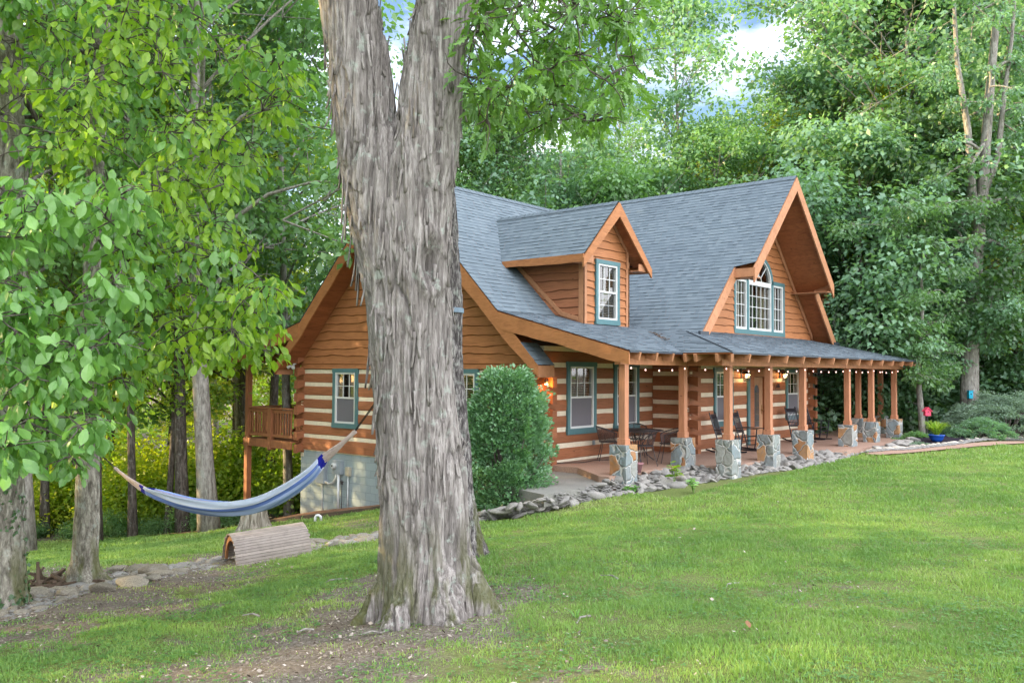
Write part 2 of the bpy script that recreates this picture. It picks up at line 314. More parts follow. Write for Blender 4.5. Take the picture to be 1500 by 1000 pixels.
LEAFJ = leafm('juniper_leaf', [(.14, .22, .17), (.20, .29, .22), (.27, .36, .28)], .2, .6, .3)
GRASSB = leafm('grass_blade', [(.09, .175, .06), (.14, .255, .07), (.20, .33, .085), (.27, .38, .11), (.38, .40, .20)], .35, .5, .35, (1.3, 1.4, .6))
LITTERM = G('leaf_litter_bits'); LITTERM = LITTERM.fin(LITTERM.ramp(LITTERM.attr(), [(0, (.06, .045, .035)), (.4, (.17, .13, .105)), (.7, (.29, .25, .21)), (1, (.44, .39, .34))]), .9, None, .15)
# ground
g = G('ground_soil_and_turf'); v = g.coord(); n = g.noise(v, 3.2, 8, .7); nf = g.noise(v, 28, 6, .75); nb = g.noise(v, .35, 4, .6); d = g.attr('dirt')
gr = g.ramp(nf, [(.3, (.07, .09, .03)), (.5, (.12, .16, .045)), (.75, (.20, .22, .09))]); gr = g.mix(g.ramp(nb, [(.4, 0), (.7, .6)]), gr, (.19, .18, .09))
so_ = g.ramp(nf, [(.3, (.07, .055, .043)), (.48, (.165, .14, .115)), (.68, (.33, .295, .26))]); so_ = g.mix(g.ramp(n, [(.4, 0), (.7, .6)]), so_, (.11, .085, .065))
f = g.ramp(g.math('ADD', d, g.math('MULTIPLY', g.math('SUBTRACT', n, .5), .7)), [(.38, 0), (.6, 1)])
GROUND = g.fin(g.mix(f, gr, so_), .95, g.bump(g.math('ADD', n, nf), .8, .03), .1)
# ------------------------------------------------------------------ terrain
_cp = [(0, 1000, 6.2), (750, 1000, 5.3), (1500, 1000, 4.9), (628, 895, 7.5), (0, 900, 9.3), (125, 848, 11.5), (0, 830, 16), (30, 810, 21), (200, 790, 24),
       (385, 825, 12.6), (435, 757, 24.9), (550, 748, 21.8), (700, 762, 15.6), (850, 735, 16.2), (920, 714, 17.2), (1000, 704, 17.8), (1085, 698, 18.6), (1250, 668, 22.8),
       (1500, 647, 27), (1100, 850, 8.8), (1500, 800, 10.5), (1500, 626, 33), (300, 950, 7.2), (300, 870, 10.3), (700, 808, 10.7), (1000, 780, 12.0), (500, 790, 15.5), (1380, 640, 27), (300, 780, 26)]
_P = [W(*q) for q in _cp]
_P += [np.array(q, float) for q in [(-16, -12, .35), (-22, -6, -.2), (-10, -18, .4), (0, -20, .3), (20, -14, .1), (34, -4, .2), (40, 10, -.2), (22, 3, -.35), (20, 14, -1.6), (8, 14, -2.5), (-4, 14, -2.9), (0, 9, -2.1), (0, 5.5, -1.52), (-.6, 2, -.8),
      (-1.3, .6, -.62), (-12, 12, -2.6), (-25, 8, -2.2), (-20, 25, -3.6), (0, 30, -4.0), (25, 30, -2.5), (45, 30, -1.0), (-20, 46, -5), (0, 46, -5.2), (22, 46, -4.5), (46, 46, -2.5), (-42, 30, -4.2), (-42, 15, -3.2), (-40, 0, -1.5), (-30, -25, -.3), (10, -32, .2), (45, -25, .0)]]
_P = np.array(_P); _n = len(_P)
def _phi(r2): return r2*np.log(r2+1e-9)*.5
_D2 = ((_P[:, None, :2]-_P[None, :, :2])**2).sum(-1); _A = np.zeros((_n+3, _n+3)); _A[:_n, :_n] = _phi(_D2)+np.eye(_n)*2.0
_A[:_n, _n] = 1; _A[:_n, _n+1:] = _P[:, :2]; _A[_n, :_n] = 1; _A[_n+1:, :_n] = _P[:, :2].T
_w = np.linalg.solve(_A, np.concatenate([_P[:, 2], [0, 0, 0]]))
def ground_h(X, Y):
    X = np.atleast_1d(np.asarray(X, float)); Y = np.atleast_1d(np.asarray(Y, float)); out = np.zeros(len(X))
    Xc = np.clip(X, -45, 50); Yc = np.clip(Y, -35, 40)
    for a in range(0, len(X), 20000):
        x = Xc[a:a+20000]; y = Yc[a:a+20000]; d2 = (x[:, None]-_P[None, :, 0])**2+(y[:, None]-_P[None, :, 1])**2
        out[a:a+20000] = _phi(d2)@_w[:_n]+_w[_n]+x*_w[_n+1]+y*_w[_n+2]
    out += .05*(vnoise(np.stack([X*.5, Y*.5, X*0], 1), 5)-.5)+.02*(vnoise(np.stack([X*2.2, Y*2.2, X*0], 1), 6)-.5)
    # the filled pad the house and porch stand on
    inside = np.minimum(np.minimum((X+.3)/.6, (19-X)/1.0), np.minimum((Y+4.1)/.35, (9.6-Y)/.6)); t = np.clip(inside, 0, 1)
    return np.where(t > 0, np.minimum(out, out*(1-t)+np.minimum(out, -.22)*t), out)
def gz(x, y): return float(ground_h([x], [y])[0])
def gp(px, py):
    q = ray(px, py); d = np.linspace(4, 70, 700); P = CAM+q[None]*d[:, None]; h = ground_h(P[:, 0], P[:, 1]); k = np.argmax(P[:, 2] < h)
    if k == 0: return P[-1]
    a = (P[k-1, 2]-h[k-1])/((P[k-1, 2]-h[k-1])-(P[k, 2]-h[k])); r = P[k-1]*(1-a)+P[k]*a; return r
# bare soil and leaf litter: blobs given as ellipses on the ground
_blobs = []
def blob(px, py, rx, ry, s=1.0):
    c = gp(px, py); a = gp(px-rx, py); b = gp(px+rx, py); u = (b-a)[:2]/2; f = gp(px, py-ry)[:2]-gp(px, py+ry)[:2]; f = f/2
    _blobs.append((c[:2], np.linalg.inv(np.array([u, f]).T), s))
for q in [(600, 905, 170, 45, 1.0), (440, 960, 240, 60, .95), (330, 985, 160, 40, .9), (640, 870, 110, 30, 1.0), (830, 940, 110, 70, .5), (980, 985, 90, 30, .45), (735, 862, 70, 20, .75), (120, 880, 150, 28, 1.0),
          (30, 915, 110, 32, 1.0), (230, 840, 140, 16, .9), (330, 822, 70, 14, .8), (520, 765, 60, 8, .6), (400, 760, 60, 9, .7), (560, 850, 60, 14, .5), (1190, 870, 120, 30, .3), (1120, 920, 60, 14, .35), (480, 880, 60, 20, .55), (95, 845, 60, 22, .8), (1100, 845, 40, 10, .3)]: blob(*q)
def dirt(X, Y):
    X = np.asarray(X, float); Y = np.asarray(Y, float); d = np.zeros(len(X))
    for c, Mi, s in _blobs:
        q = np.stack([X-c[0], Y-c[1]], 1)@Mi.T; r = np.sqrt((q**2).sum(1)); d = np.maximum(d, .86*s*np.clip(1.62-r, 0, 1))
    # the woods' floor
    dep = (X-CAM[0])*_fw[0]+(Y-CAM[1])*_fw[1]; lat = (X-CAM[0])*_r[0]+(Y-CAM[1])*_r[1]; rat = lat/np.maximum(dep, .1)
    edge = np.where(rat < 0, 23+6*np.clip((rat+.6)/.5, 0, 1), 31)
    d = np.maximum(d, np.clip((dep-edge)/3, 0, 1)); d = np.maximum(d, np.where((X > -1.2) & (X < 19) & (Y > -.3) & (Y < 13), 1, 0)*1.0)
    n = fbm(np.stack([X*.9, Y*.9, X*0], 1), 4, 3); near = np.clip((15-dep)/7, 0, 1); left = np.clip(.35-rat*1.2, 0, 1)
    n7 = fbm(np.stack([X*3.4, Y*3.4, X*0], 1), 3, 8); return np.clip(d+((n-.5)*1.6+(n7-.5)*1.4)*near*(.45+.55*left)+.10*near*(.35+left), 0, 1)
def axis(lo, hi, fine_lo, fine_hi, step):
    a = list(np.arange(fine_lo, fine_hi, step)); s = step; x = fine_hi
    while x < hi: a.append(x); s *= 1.25; x += s
    s = step; x = fine_lo-step; b = []
    while x > lo: b.append(x); s *= 1.25; x -= s
    return np.array(b[::-1]+a+[hi] if not b or b[-1] > lo else a+[hi])
xs = axis(-400, 420, -15, 24, .16); ys = axis(-400, 420, -13, 12, .16)
XX, YY = np.meshgrid(xs, ys); fx, fy = XX.ravel(), YY.ravel(); zz_ = ground_h(fx, fy)
di = dirt(fx, fy); zz_ = zz_+.018*(fbm(np.stack([fx*6, fy*6, fx*0], 1), 3, 9)-.5)*2
nx, ny = len(xs), len(ys); ii = np.arange(nx*ny).reshape(ny, nx); q = np.stack([ii[:-1, :-1], ii[:-1, 1:], ii[1:, 1:], ii[1:, :-1]], -1).reshape(-1, 4)
me = np_mesh('ground', np.stack([fx, fy, zz_], 1), q.ravel(), np.full(len(q), 4), None, {'dirt': di})
tag(link('ground', me, GROUND, None, True), kind='structure', label='grassy sloping yard with bare soil patches')

# slab and bed outlines used to keep grass away
def poly_in(X, Y, poly):
    r = np.zeros(len(X), bool); n = len(poly)
    for i in range(n):
        x1, y1 = poly[i]; x2, y2 = poly[(i+1) % n]; c = ((y1 > Y) != (y2 > Y)) & (X < (x2-x1)*(Y-y1)/(y2-y1+1e-12)+x1); r ^= c
    return r
A_out = [gp(*q) for q in [(700, 764), (760, 754), (830, 741), (900, 727), (985, 715), (1040, 706), (1085, 698), (1160, 687), (1220, 677), (1255, 668)]]
A_in = [BP(2, z, *q) for q, z in [((700, 749), -.5), ((745, 742), -.3), ((800, 726), -.15), ((893, 702), -.05), ((950, 691), -.03), ((1015, 682), -.03), ((1060, 686), -.03), ((1130, 674), -.03), ((1185, 662), -.03), ((1240, 661), -.03)]]
bandA = [q[:2] for q in A_out]+[q[:2] for q in A_in[::-1]]
C_out = [gp(*q) for q in [(-60, 930), (40, 905), (130, 866), (240, 845), (330, 829), (455, 808), (556, 790)]]
C_in = [gp(*q) for q in [(-60, 890), (40, 878), (130, 845), (240, 829), (320, 815), (455, 796), (556, 779)]]
bandC = [q[:2] for q in C_out]+[q[:2] for q in C_in[::-1]]
bed_front = [gp(*q) for q in [(1255, 668), (1330, 658), (1400, 650.5), (1500, 642), (1620, 635)]]
path_front = [gp(*q) for q in [(1290, 668), (1340, 664), (1400, 658.5), (1500, 650.5), (1620, 643)]]
bed_back = [gp(*q) for q in [(1262, 655), (1330, 640), (1400, 628), (1500, 622), (1620, 618)]]
bedB = [q[:2] for q in path_front[::1]]+[(20, 2)]+[(13.5, -3.6)]+[A_out[-1][:2]]

# ------------------------------------------------------------------ grass (nobody could count it)
def sector(dmin, dmax, dens, latmax=.66):
    n = int(dens*latmax*(dmax**2-dmin**2)); d = np.sqrt(rng.uniform(dmin**2, dmax**2, n)); l = rng.uniform(-latmax, latmax, n)*d
    f2 = _fw[:2]/np.linalg.norm(_fw[:2]); r2 = _r[:2]/np.linalg.norm(_r[:2])
    return CAM[0]+f2[0]*d+r2[0]*l, CAM[1]+f2[1]*d+r2[1]*l, d
def grass():
    V = []; T = []; VA = []; b = 0
    for dmin, dmax, dens, hh, ww in [(3.4, 8, 4200, .032, .0030), (8, 13, 2500, .036, .0043), (13, 20, 1100, .042, .0068), (20, 32, 460, .05, .011)]:
        x, y, d = sector(dmin, dmax, dens, 1.05); lt = np.abs(((x-CAM[0])*_r[0]+(y-CAM[1])*_r[1])/d); k0 = (lt < .66) | (rng.random(len(x)) < .6); x, y, d = x[k0], y[k0], d[k0]; dt = dirt(x, y); n = fbm(np.stack([x*1.6, y*1.6, x*0], 1), 3, 21)
        n6 = fbm(np.stack([x*5, y*5, x*0], 1), 2, 61); keep = rng.random(len(x)) < np.clip(1.12-dt*1.25+(n6-.5)*1.3*np.clip((14-d)/6, 0, 1), .05, 1)
        keep &= ~((x > -.9) & (y > -3.95) & (x < 19)); keep &= ~poly_in(x, y, bandA); keep &= ~(poly_in(x, y, bandC) & (rng.random(len(x)) < .93)); keep &= ~poly_in(x, y, bedB)
        x, y, d, dt, n = x[keep], y[keep], d[keep], dt[keep], n[keep]; m = len(x)
        z = ground_h(x, y); cl = fbm(np.stack([x*3.1, y*3.1, x*0], 1), 3, 77); h = hh*rng.uniform(.5, 1.5, m)*(.25+1.5*np.clip(n*.5+cl*1.3-.42, 0, 1.2))*(1-.45*dt); tall = rng.random(m) < .012; h = np.where(tall, h*1.9, h); wd = ww*rng.uniform(.7, 1.4, m)
        a = rng.uniform(0, 2*np.pi, m); lean = rng.uniform(.1, .95, m)*h; la = rng.uniform(0, 2*np.pi, m)
        B = np.stack([x, y, z-.004], 1); s = np.stack([np.cos(a), np.sin(a), a*0], 1)*wd[:, None]; ld = np.stack([np.cos(la), np.sin(la), la*0], 1)
        mid = B+ld*(lean*.35)[:, None]+np.array([0, 0, 1])*(h*.6)[:, None]; tip = B+ld*lean[:, None]+np.array([0, 0, 1])*(h*.97)[:, None]
        P = np.stack([B-s, B+s, mid+s*.8, mid-s*.8, tip], 1).reshape(-1, 3); V.append(P); i = b+np.arange(m)[:, None]*5
        T.append(np.concatenate([i+0, i+1, i+2, i+3, i+3, i+2, i+4], 1).ravel()); b += 5*m
        patch = fbm(np.stack([x*.5, y*.5, x*0], 1), 4, 33); p2 = fbm(np.stack([x*2.6, y*2.6, x*0], 1), 3, 35); c = np.clip(.42+(patch-.5)*1.5+(p2-.5)*1.1+rng.normal(0, .15, m)+dt*.25, 0, 1); VA.append(np.repeat(c, 2))
    V = np.concatenate(V); T = np.concatenate(T); nb = len(V)//5
    me = np_mesh('grass', V, T, np.tile([4, 3], nb), np.concatenate(VA)); print('grass blades', nb)
    tag(link('grass', me, GRASSB), kind='stuff', label='short lawn grass covering the yard')
grass()
def litter():
    n = 90000; x, y, d = sector(4.2, 15, n/ (.66*(15**2-4.2**2))); n = len(x); dt = dirt(x, y); k = rng.random(n) < np.clip(dt*1.2-.2, .03, 1); x, y = x[k], y[k]; n = len(x)
    x2, y2, _ = sector(15, 30, 22); dt = dirt(x2, y2); k = (dt > .8) & ~((x2 > -.3) & (y2 > -4)); x = np.concatenate([x, x2[k]]); y = np.concatenate([y, y2[k]]); n = len(x)
    z = ground_h(x, y)+rng.uniform(.004, .03, n); a = rng.uniform(0, 2*np.pi, n); sz = rng.uniform(.004, .017, n)*rng.choice([.6, .8, 1, 1.5], n); asp = rng.choice([.14, .3, .6], n)
    u = np.stack([np.cos(a), np.sin(a), rng.normal(0, .3, n)], 1)*sz[:, None]; v = np.stack([-np.sin(a), np.cos(a), rng.normal(0, .5, n)], 1)*(sz*asp)[:, None]; C = np.stack([x, y, z], 1)
    P = np.stack([C-u, C-v*1.0, C+u, C+v], 1).reshape(-1, 3)
    me = np_mesh('leaf_litter', P, np.arange(4*n), np.full(n, 4), rng.random(n)); tag(link('leaf_litter', me, LITTERM), kind='stuff', label='dry leaf litter and wood chips on bare soil')
litter()
def clover():
    x, y, d = sector(4.2, 13, 520); pt = fbm(np.stack([x*1.3, y*1.3, x*0], 1), 3, 71); k = (rng.random(len(x)) < np.clip((pt-.42)*4, .04, 1)) & (dirt(x, y) < .9) & ~poly_in(x, y, bandC); x, y = x[k], y[k]; n = len(x); z = ground_h(x, y)+rng.uniform(.012, .035, n)
    C = np.repeat(np.stack([x, y, z], 1), 3, 0); n3 = len(C); a = np.repeat(rng.uniform(0, 6.28, n), 3)+np.tile([0, 2.09, 4.19], n); D = np.stack([np.cos(a), np.sin(a), rng.uniform(-.1, .35, n3)], 1); Ln = np.repeat(rng.uniform(.010, .026, n), 3)
    me = leaf_mesh('clover', C, D, np.array([0, 0, 1.])+rng.normal(0, .2, (n3, 3)), Ln, Ln*.85, 'far', np.repeat(rng.random(n)*.6, 3)); tag(link('clover', me, LEAFN), kind='stuff', label='clover and low weeds growing through the thin lawn')

# ------------------------------------------------------------------ foliage
OAK = [(0, .015), (.14, .03), (.24, .2), (.32, .1), (.45, .36), (.55, .16), (.68, .34), (.78, .13), (.9, .12)]
def leaf_mesh(name, C, D, Nn, Ln, Wd, shape='far', v=None, droop=.2):
    """C base points, D directions, Nn normals"""
    n = len(C); D = D/np.linalg.norm(D, axis=1)[:, None]; Sd = np.cross(D, Nn); Sd /= np.linalg.norm(Sd, axis=1)[:, None]+1e-9; Up = np.cross(Sd, D)
    def pt(t, s, h): return C+D*(Ln*t)[:, None]+Sd*(Wd*s)[:, None]+Up*(Ln*h)[:, None]
    if shape == 'far': P = [pt(0, 0, 0), pt(.45, -.5, .06), pt(1, 0, -droop*.5), pt(.45, .5, .06)]; F = [0, 1, 2, 3]; tot = [4]
    elif shape == 'leaf':
        oc = [(.10, .14), (.26, .31), (.44, .44), (.62, .48), (.78, .40), (.91, .22)]; P = [pt(0, 0, 0)]+[pt(t, -s, .10*s-droop*t*t) for t, s in oc]+[pt(1.04, 0, -droop*1.1)]+[pt(t, s, .10*s-droop*t*t) for t, s in oc[::-1]]+[pt(.52, 0, -droop*.30)]
        F = [0, 1, 2, 3, 14, 14, 3, 4, 5, 6, 7, 14, 7, 8, 9, 10, 11, 14, 11, 12, 13, 0]; tot = [5, 6, 6, 5]
    else:
        P = [pt(0, 0, 0)]+[pt(t, -s*1.25, .08*s-droop*t*t) for t, s in OAK]+[pt(1, 0, -droop)]+[pt(t, s*1.25, .08*s-droop*t*t) for t, s in OAK[::-1]]
        k = len(OAK); F = list(range(0, k+2))+[0]+list(range(k+1, 2*k+2)); tot = [k+2, k+2]
    K = len(P); V = np.stack(P, 1).reshape(-1, 3); F = (np.arange(n)[:, None]*K+np.array(F)[None]).ravel()
    v = rng.random(n) if v is None else v
    return np_mesh(name, V, F, np.tile(tot, n), np.repeat(v, len(tot)))
def cluster_leaves(cen, rad, cnt, size, flat=.5, hang=.3, shell=.4, vb=None):
    """leaves spread through flattened clumps"""
    cen = np.asarray(cen, float); k = len(cen); rad = np.broadcast_to(rad, (k,)); cnt = np.broadcast_to(cnt, (k,)).astype(int); idx = np.repeat(np.arange(k), cnt); n = len(idx)
    q = rng.normal(size=(n, 3)); q /= np.linalg.norm(q, axis=1)[:, None]; r = rng.random(n)**shell; off = q*r[:, None]*rad[idx][:, None]*np.array([1, 1, flat]); C = cen[idx]+off
    D = off*np.array([1, 1, .3])+rng.normal(0, .45, (n, 3))*rad[idx][:, None]; D[:, 2] -= hang*rad[idx]; Nn = rng.normal(0, .55, (n, 3))+np.array([0, 0, 1.0])+q*.5
    Ln = size*rng.uniform(.65, 1.3, n); base = rng.random(k) if vb is None else vb; v = np.clip(base[idx]*.5+rng.random(n)*.5, 0, 1)
    return C, D, Nn, Ln, Ln*rng.uniform(.5, .75, n), v
def curve_pts(a, b, sag=0, n=5, wob=.1):
    a = np.array(a, float); b = np.array(b, float); L_ = np.linalg.norm(b-a); w = rng.normal(0, wob*L_*.3, 3)
    return [a+(b-a)*t+np.array([0, 0, 1])*sag*4*t*(1-t)+w*math.sin(math.pi*t) for t in np.linspace(0, 1, n)]
def tree_meshes(kind, H=17, R=4.2, r0=.2, base=.3, nl=20, per=200, size=.2, flat=.5, lean=.02, crb=1.15):
    """trunk with limbs, and a crown of leaf clumps; unit meshes at the origin"""
    t = MB(); top = np.array([rng.normal(0, H*lean), rng.normal(0, H*lean), H*.95]); sp = curve_pts((0, 0, -.6), top, 0, 9, .05)
    rr = [r0*(1.35 if i == 0 else 1)*(1-.82*(i/8)**1.1) for i in range(9)]; t.tube(sp, rr, 10); cs = []; rd = []
    def on(f): x = f*8; i = min(int(x), 7); return sp[i]*(1-(x-i))+sp[i+1]*(x-i)
    for k in range(nl):
        f = base+(1-base)*(k+.3)/nl; az = k*2.4+rng.normal(0, .4); prof = math.sin(math.pi*min(1, (f-base)/(1-base)*.78+.2))**.7; Lm = R*prof*rng.uniform(.75, 1.2); el = math.radians(rng.uniform(5, 30)+35*f)
        a = on(f); b = a+np.array([math.cos(az)*math.cos(el), math.sin(az)*math.cos(el), math.sin(el)])*Lm; c = curve_pts(a, b, Lm*.06, 5, .2); rl = r0*(1-.8*f)*.5
        t.tube(c, [rl*(1-.8*j/4) for j in range(5)], 5, False)
        for fr, s in ((.5, .8), (.78, 1.0), (1.02, .85)):
            for _ in range(2 if fr > .6 else 1):
                p = c[0]+(b-a)*fr+rng.normal(0, Lm*.17, 3); cs.append(p); rd.append(crb*s*rng.uniform(.7, 1.25)*(.6+.4*R/4.2))
                t.tube([a+(b-a)*max(fr-.25, .1), p], [rl*.35, .012], 4, False)
    cs.append(top); rd.append(crb); cs = np.array(cs); rd = np.array(rd)
    A = cluster_leaves(cs, rd, np.maximum(20, per*rd**2*.8), size, flat)
    return t.mesh('trunk_'+kind), leaf_mesh('crown_'+kind, *A[:5], 'far', A[5])
def bush_mesh(kind, H, R, n, size, shape='far', hang=.1, flat=.9):
    k = 46; q = rng.normal(size=(k, 3)); q /= np.linalg.norm(q, axis=1)[:, None]; q[:, 2] = np.abs(q[:, 2]); rr = rng.random(k)**.4
    cs = np.stack([q[:, 0]*R*rr*.8, q[:, 1]*R*rr*.8, .15*H+q[:, 2]*H*.72*rr], 1); A = cluster_leaves(cs, R*.38, n//k, size, flat, hang)
    s = MB()
    for c in cs[:18]: s.tube(curve_pts((rng.normal(0, .06), rng.normal(0, .06), -.1), c, 0, 4, .2), [.03, .02, .014, .006], 4, False)
    return s.mesh('stem_'+kind), leaf_mesh('foliage_'+kind, *A[:5], shape, A[5])
clover()
# ------------------------------------------------------------------ big trunks with real bark relief
def bark_trunk(name, tubes, voxel, mat, parent, amp=.02, fh=11, fv=1.1, org=(0, 0, 0), knots=()):
    mb = MB()
    for pts, rad in tubes: mb.tube(pts, rad, 20)
    me = mb.mesh('tmp'); o = bpy.data.objects.new('tmp', me); COL.objects.link(o); md = o.modifiers.new('r', 'REMESH'); md.mode = 'VOXEL'; md.voxel_size = voxel; md.use_smooth_shade = True
    dg = bpy.context.evaluated_depsgraph_get(); ev = bpy.data.meshes.new_from_object(o.evaluated_get(dg)); bpy.data.objects.remove(o)
    n = len(ev.vertices); P = np.zeros(n*3, np.float32); ev.vertices.foreach_get('co', P); P = P.reshape(-1, 3).astype(float)
    # relax the joins
    ed = np.zeros(len(ev.edges)*2, np.int32); ev.edges.foreach_get('vertices', ed); ed = ed.reshape(-1, 2); cnt = np.bincount(ed.ravel(), minlength=n)[:, None]
    for _ in range(int(.06/voxel)):
        s_ = np.zeros_like(P); 
        for c in range(3): s_[:, c] = np.bincount(ed[:, 0], P[ed[:, 1], c], n)+np.bincount(ed[:, 1], P[ed[:, 0], c], n)
        P = P*.4+.6*s_/cnt
    ev.vertices.foreach_set('co', P.astype(np.float32).ravel()); ev.update(); N_ = np.zeros(n*3, np.float32); ev.vertices.foreach_get('normal', N_); N_ = N_.reshape(-1, 3).astype(float)
    wp = np.stack([fbm(P*[3, 3, .9]+5, 3, 1), fbm(P*[3, 3, .9]+9, 3, 2), fbm(P*[3, 3, .9]+14, 3, 3)], 1)-.5
    Q = P*[fh, fh, fv]+wp*[3.2, 3.2, 1.2]; n1 = fbm(Q, 2, 4); f1 = np.clip(np.abs(n1-.5)*2/.20, 0, 1)
    n2 = fbm(P*[fh*2.8, fh*2.8, fv*3.2]+wp*2.2, 2, 7); f2 = np.clip(np.abs(n2-.5)*2/.25, 0, 1); n3 = fbm(P*[fh*.5, fh*.5, fv*1.3]+wp, 3, 11); n4 = fbm(P*[60, 60, 14], 2, 13)
    flake = np.clip((fbm(P*[fh*1.5, fh*1.5, fv*1.7]+wp*4, 2, 17)-.52)/.03, 0, 1)
    d = amp*((f1**.6)*1.0+.62*f2**.6+1.2*(n3-.5)+.6*flake+.35*(n4-.5)-1.1); fur = np.clip(1-f1*1.25, 0, 1)*.8+np.clip(1-f2*1.6, 0, 1)*.35
    d = d+amp*2.2*(fbm(P*[2.2, 2.2, .7]+31, 3, 23)-.5)
    for kc, kr, kh, kd in knots:
        q = P-np.array(kc); hz = np.sqrt((q[:, :2]@_r[:2])**2)/kr; vz = np.abs(q[:, 2])/kh; fr_ = (N_@(-_fw)) > 0; rr_ = np.sqrt(hz**2+vz**2); near_ = (np.linalg.norm(q[:, :2], axis=1) < .4) & fr_
        d = d+np.where(near_, -kd*np.exp(-(rr_*1.1)**2)+.035*np.exp(-((rr_-1.75)/.5)**2), 0)
    P = P+N_*d[:, None]; ev.vertices.foreach_set('co', (P-np.array(org)).astype(np.float32).ravel()); ev.materials.clear(); ev.update(); ev.name = name; ev.attributes.new('fur', 'FLOAT', 'POINT').data.foreach_set('value', np.clip(fur, 0, 1).astype(np.float32))
    return link(name, ev, mat, parent, True)
def limb(mb, a, b, r0, r1, sag=.1, n=6, wob=.25): c = curve_pts(a, b, sag*float(np.linalg.norm(np.array(b)-np.array(a))), n, wob); mb.tube(c, list(np.linspace(r0, r1, n)), 6, False); return c
D1 = 7.5; K1 = D1/FPX
t1 = W(628, 895, D1); t1[2] = gz(t1[0], t1[1])
big = thing('forked_tree', 'huge shaggy-barked tree with a forked trunk in the middle of the lawn', 'tree', t1)
def px_tube(rows, d, k): return [W(x, y, d) for x, y, r in rows], [r*k for x, y, r in rows]
main = px_tube([(630, 960, 96), (629, 925, 90), (629, 893, 77), (628, 860, 71), (625, 830, 68), (622, 790, 64.5), (619, 700, 63), (609, 600, 58), (602, 500, 57), (598, 430, 58), (590, 370, 60), (585, 300, 52)], D1, K1)
left = px_tube([(606, 520, 30), (584, 430, 44), (566, 340, 49), (553, 270, 49), (543, 220, 45), (534, 170, 41), (527, 100, 41), (513, 0, 40), (497, -110, 40), (470, -260, 40), (430, -480, 33), (380, -800, 22), (350, -1100, 12)], D1, K1)
right = px_tube([(600, 520, 30), (606, 430, 47), (606, 340, 50), (610, 270, 50), (622, 220, 46), (631, 170, 43), (640, 100, 42), (652, 0, 38), (666, -110, 38), (700, -260, 36), (745, -480, 30), (800, -800, 20), (830, -1100, 10)], D1-.05, K1)
roots = []
for az, ln, r in ((.3, .62, .13), (1.3, .55, .12), (2.5, .45, .11), (3.4, .5, .12), (4.3, .6, .14), (5.2, .7, .13), (5.8, .5, .1)):
    c = np.array([math.cos(az), math.sin(az), 0]); base = t1+np.array([0, 0, 0]); p = [base+c*.2+[0, 0, .75], base+c*.36+[0, 0, .25], base+c*.5+[0, 0, .02], base+c*(.5+ln*.5)+[0, 0, -.16]]; roots.append((p, [r*.7, r, r*.9, r*.35]))
KNOT = W(634, 388, D1)-_fw*.40
tr = bark_trunk('trunk', [main, left, right]+roots, .0085, BARK1, big, .026, 9, .5, t1, [(KNOT, .055, .15, .075)])
def peeling(n):
    me = tr.data; m = len(me.vertices); P = np.zeros(m*3, np.float32); N_ = np.zeros(m*3, np.float32); me.vertices.foreach_get('co', P); me.vertices.foreach_get('normal', N_); P = P.reshape(-1, 3); N_ = N_.reshape(-1, 3); ok = np.where((P[:, 2] > 1.1) & (P[:, 2] < 8.2) & (np.abs(N_[:, 2]) < .3))[0]; ks = rng.choice(ok, n); V = []; F = []
    for k in ks:
        nn = N_[k]*[1, 1, 0]; nn = nn/np.linalg.norm(nn); t = np.array([-nn[1], nn[0], 0]); L_ = rng.uniform(.10, .42); wd = rng.uniform(.008, .022); up = rng.random() < .4; fl = rng.uniform(.008, .04)*(2 if rng.random() < .12 else 1); sk = rng.normal(0, .06); b = len(V)
        for i in range(6):
            f = i/5; z = (f-.15)*L_*(1 if up else -1); o = .004+fl*f**2.2; c = P[k]+nn*o+np.array([0, 0, z])+t*sk*f*L_; w_ = wd*(1-.55*f)*(1+.25*math.sin(i*2.1+k)); V += [tuple(c-t*w_-nn*.004), tuple(c+nn*.006), tuple(c+t*w_-nn*.004)]
        for i in range(5): q = b+3*i; F += [(q, q+1, q+4, q+3), (q+1, q+2, q+5, q+4)]
    o_ = link('bark_strips', np_mesh('bark_strips', np.array(V), np.array(F).ravel(), np.full(len(F), 4), rng.random(len(F))), BARK1, big, True); sl = o_.modifiers.new('s', 'SOLIDIFY'); sl.thickness = .005
peeling(620)
# crown above the picture and the bough hanging down to the right of the fork
def boughs(parent, starts, cls, per, size, mat, shape, twig=.01, hang=.9, flat=.8, brmat=BARKW, name='crown', sag=.12, r0=.035, shell=.5, spread=1.0, branch_name='branch'):
    """clumps joined to branch starts by drooping limbs"""
    mb = MB(); cen = np.array([c[0] for c in cls]); rad = np.array([c[1] for c in cls]); nodes = [np.array(s, float) for s in starts]; nr = [r0]*len(nodes); order = np.argsort([min(np.linalg.norm(c-s) for s in nodes) for c in cen])
    for i in order:
        c = cen[i]; d = [np.linalg.norm(c-q)+(0 if q[2] > c[2]-.3 else .8)+(0 if k >= len(starts) else .15) for k, q in enumerate(nodes)]; j = int(np.argmin(d)); r = max(nr[j]*.8, twig); pts = limb(mb, nodes[j], c, r, max(r*.5, .006), sag)
        nodes.append(c); nr.append(max(r*.6, .008)); nodes.append(pts[3]); nr.append(max(r*.75, .008))
        for _ in range(5): q = c+rng.normal(0, .6, 3)*rad[i]*[1, 1, .6]; limb(mb, pts[4], q, .007, .003, .05, 4)
    mb.build(branch_name, brmat, parent, True)
    C, Dd, Nn, Ln, Wd, v = cluster_leaves(cen, rad, np.maximum(8, (per*(rad/.4)**2).astype(int)), size, flat, hang, shell); n = len(C)
    me = leaf_mesh(name, C-np.array(worldloc(parent)), Dd, Nn, Ln, Wd*spread, shape, v, .22); return link(name, me, mat, parent)
rs = right[0]; cls = []
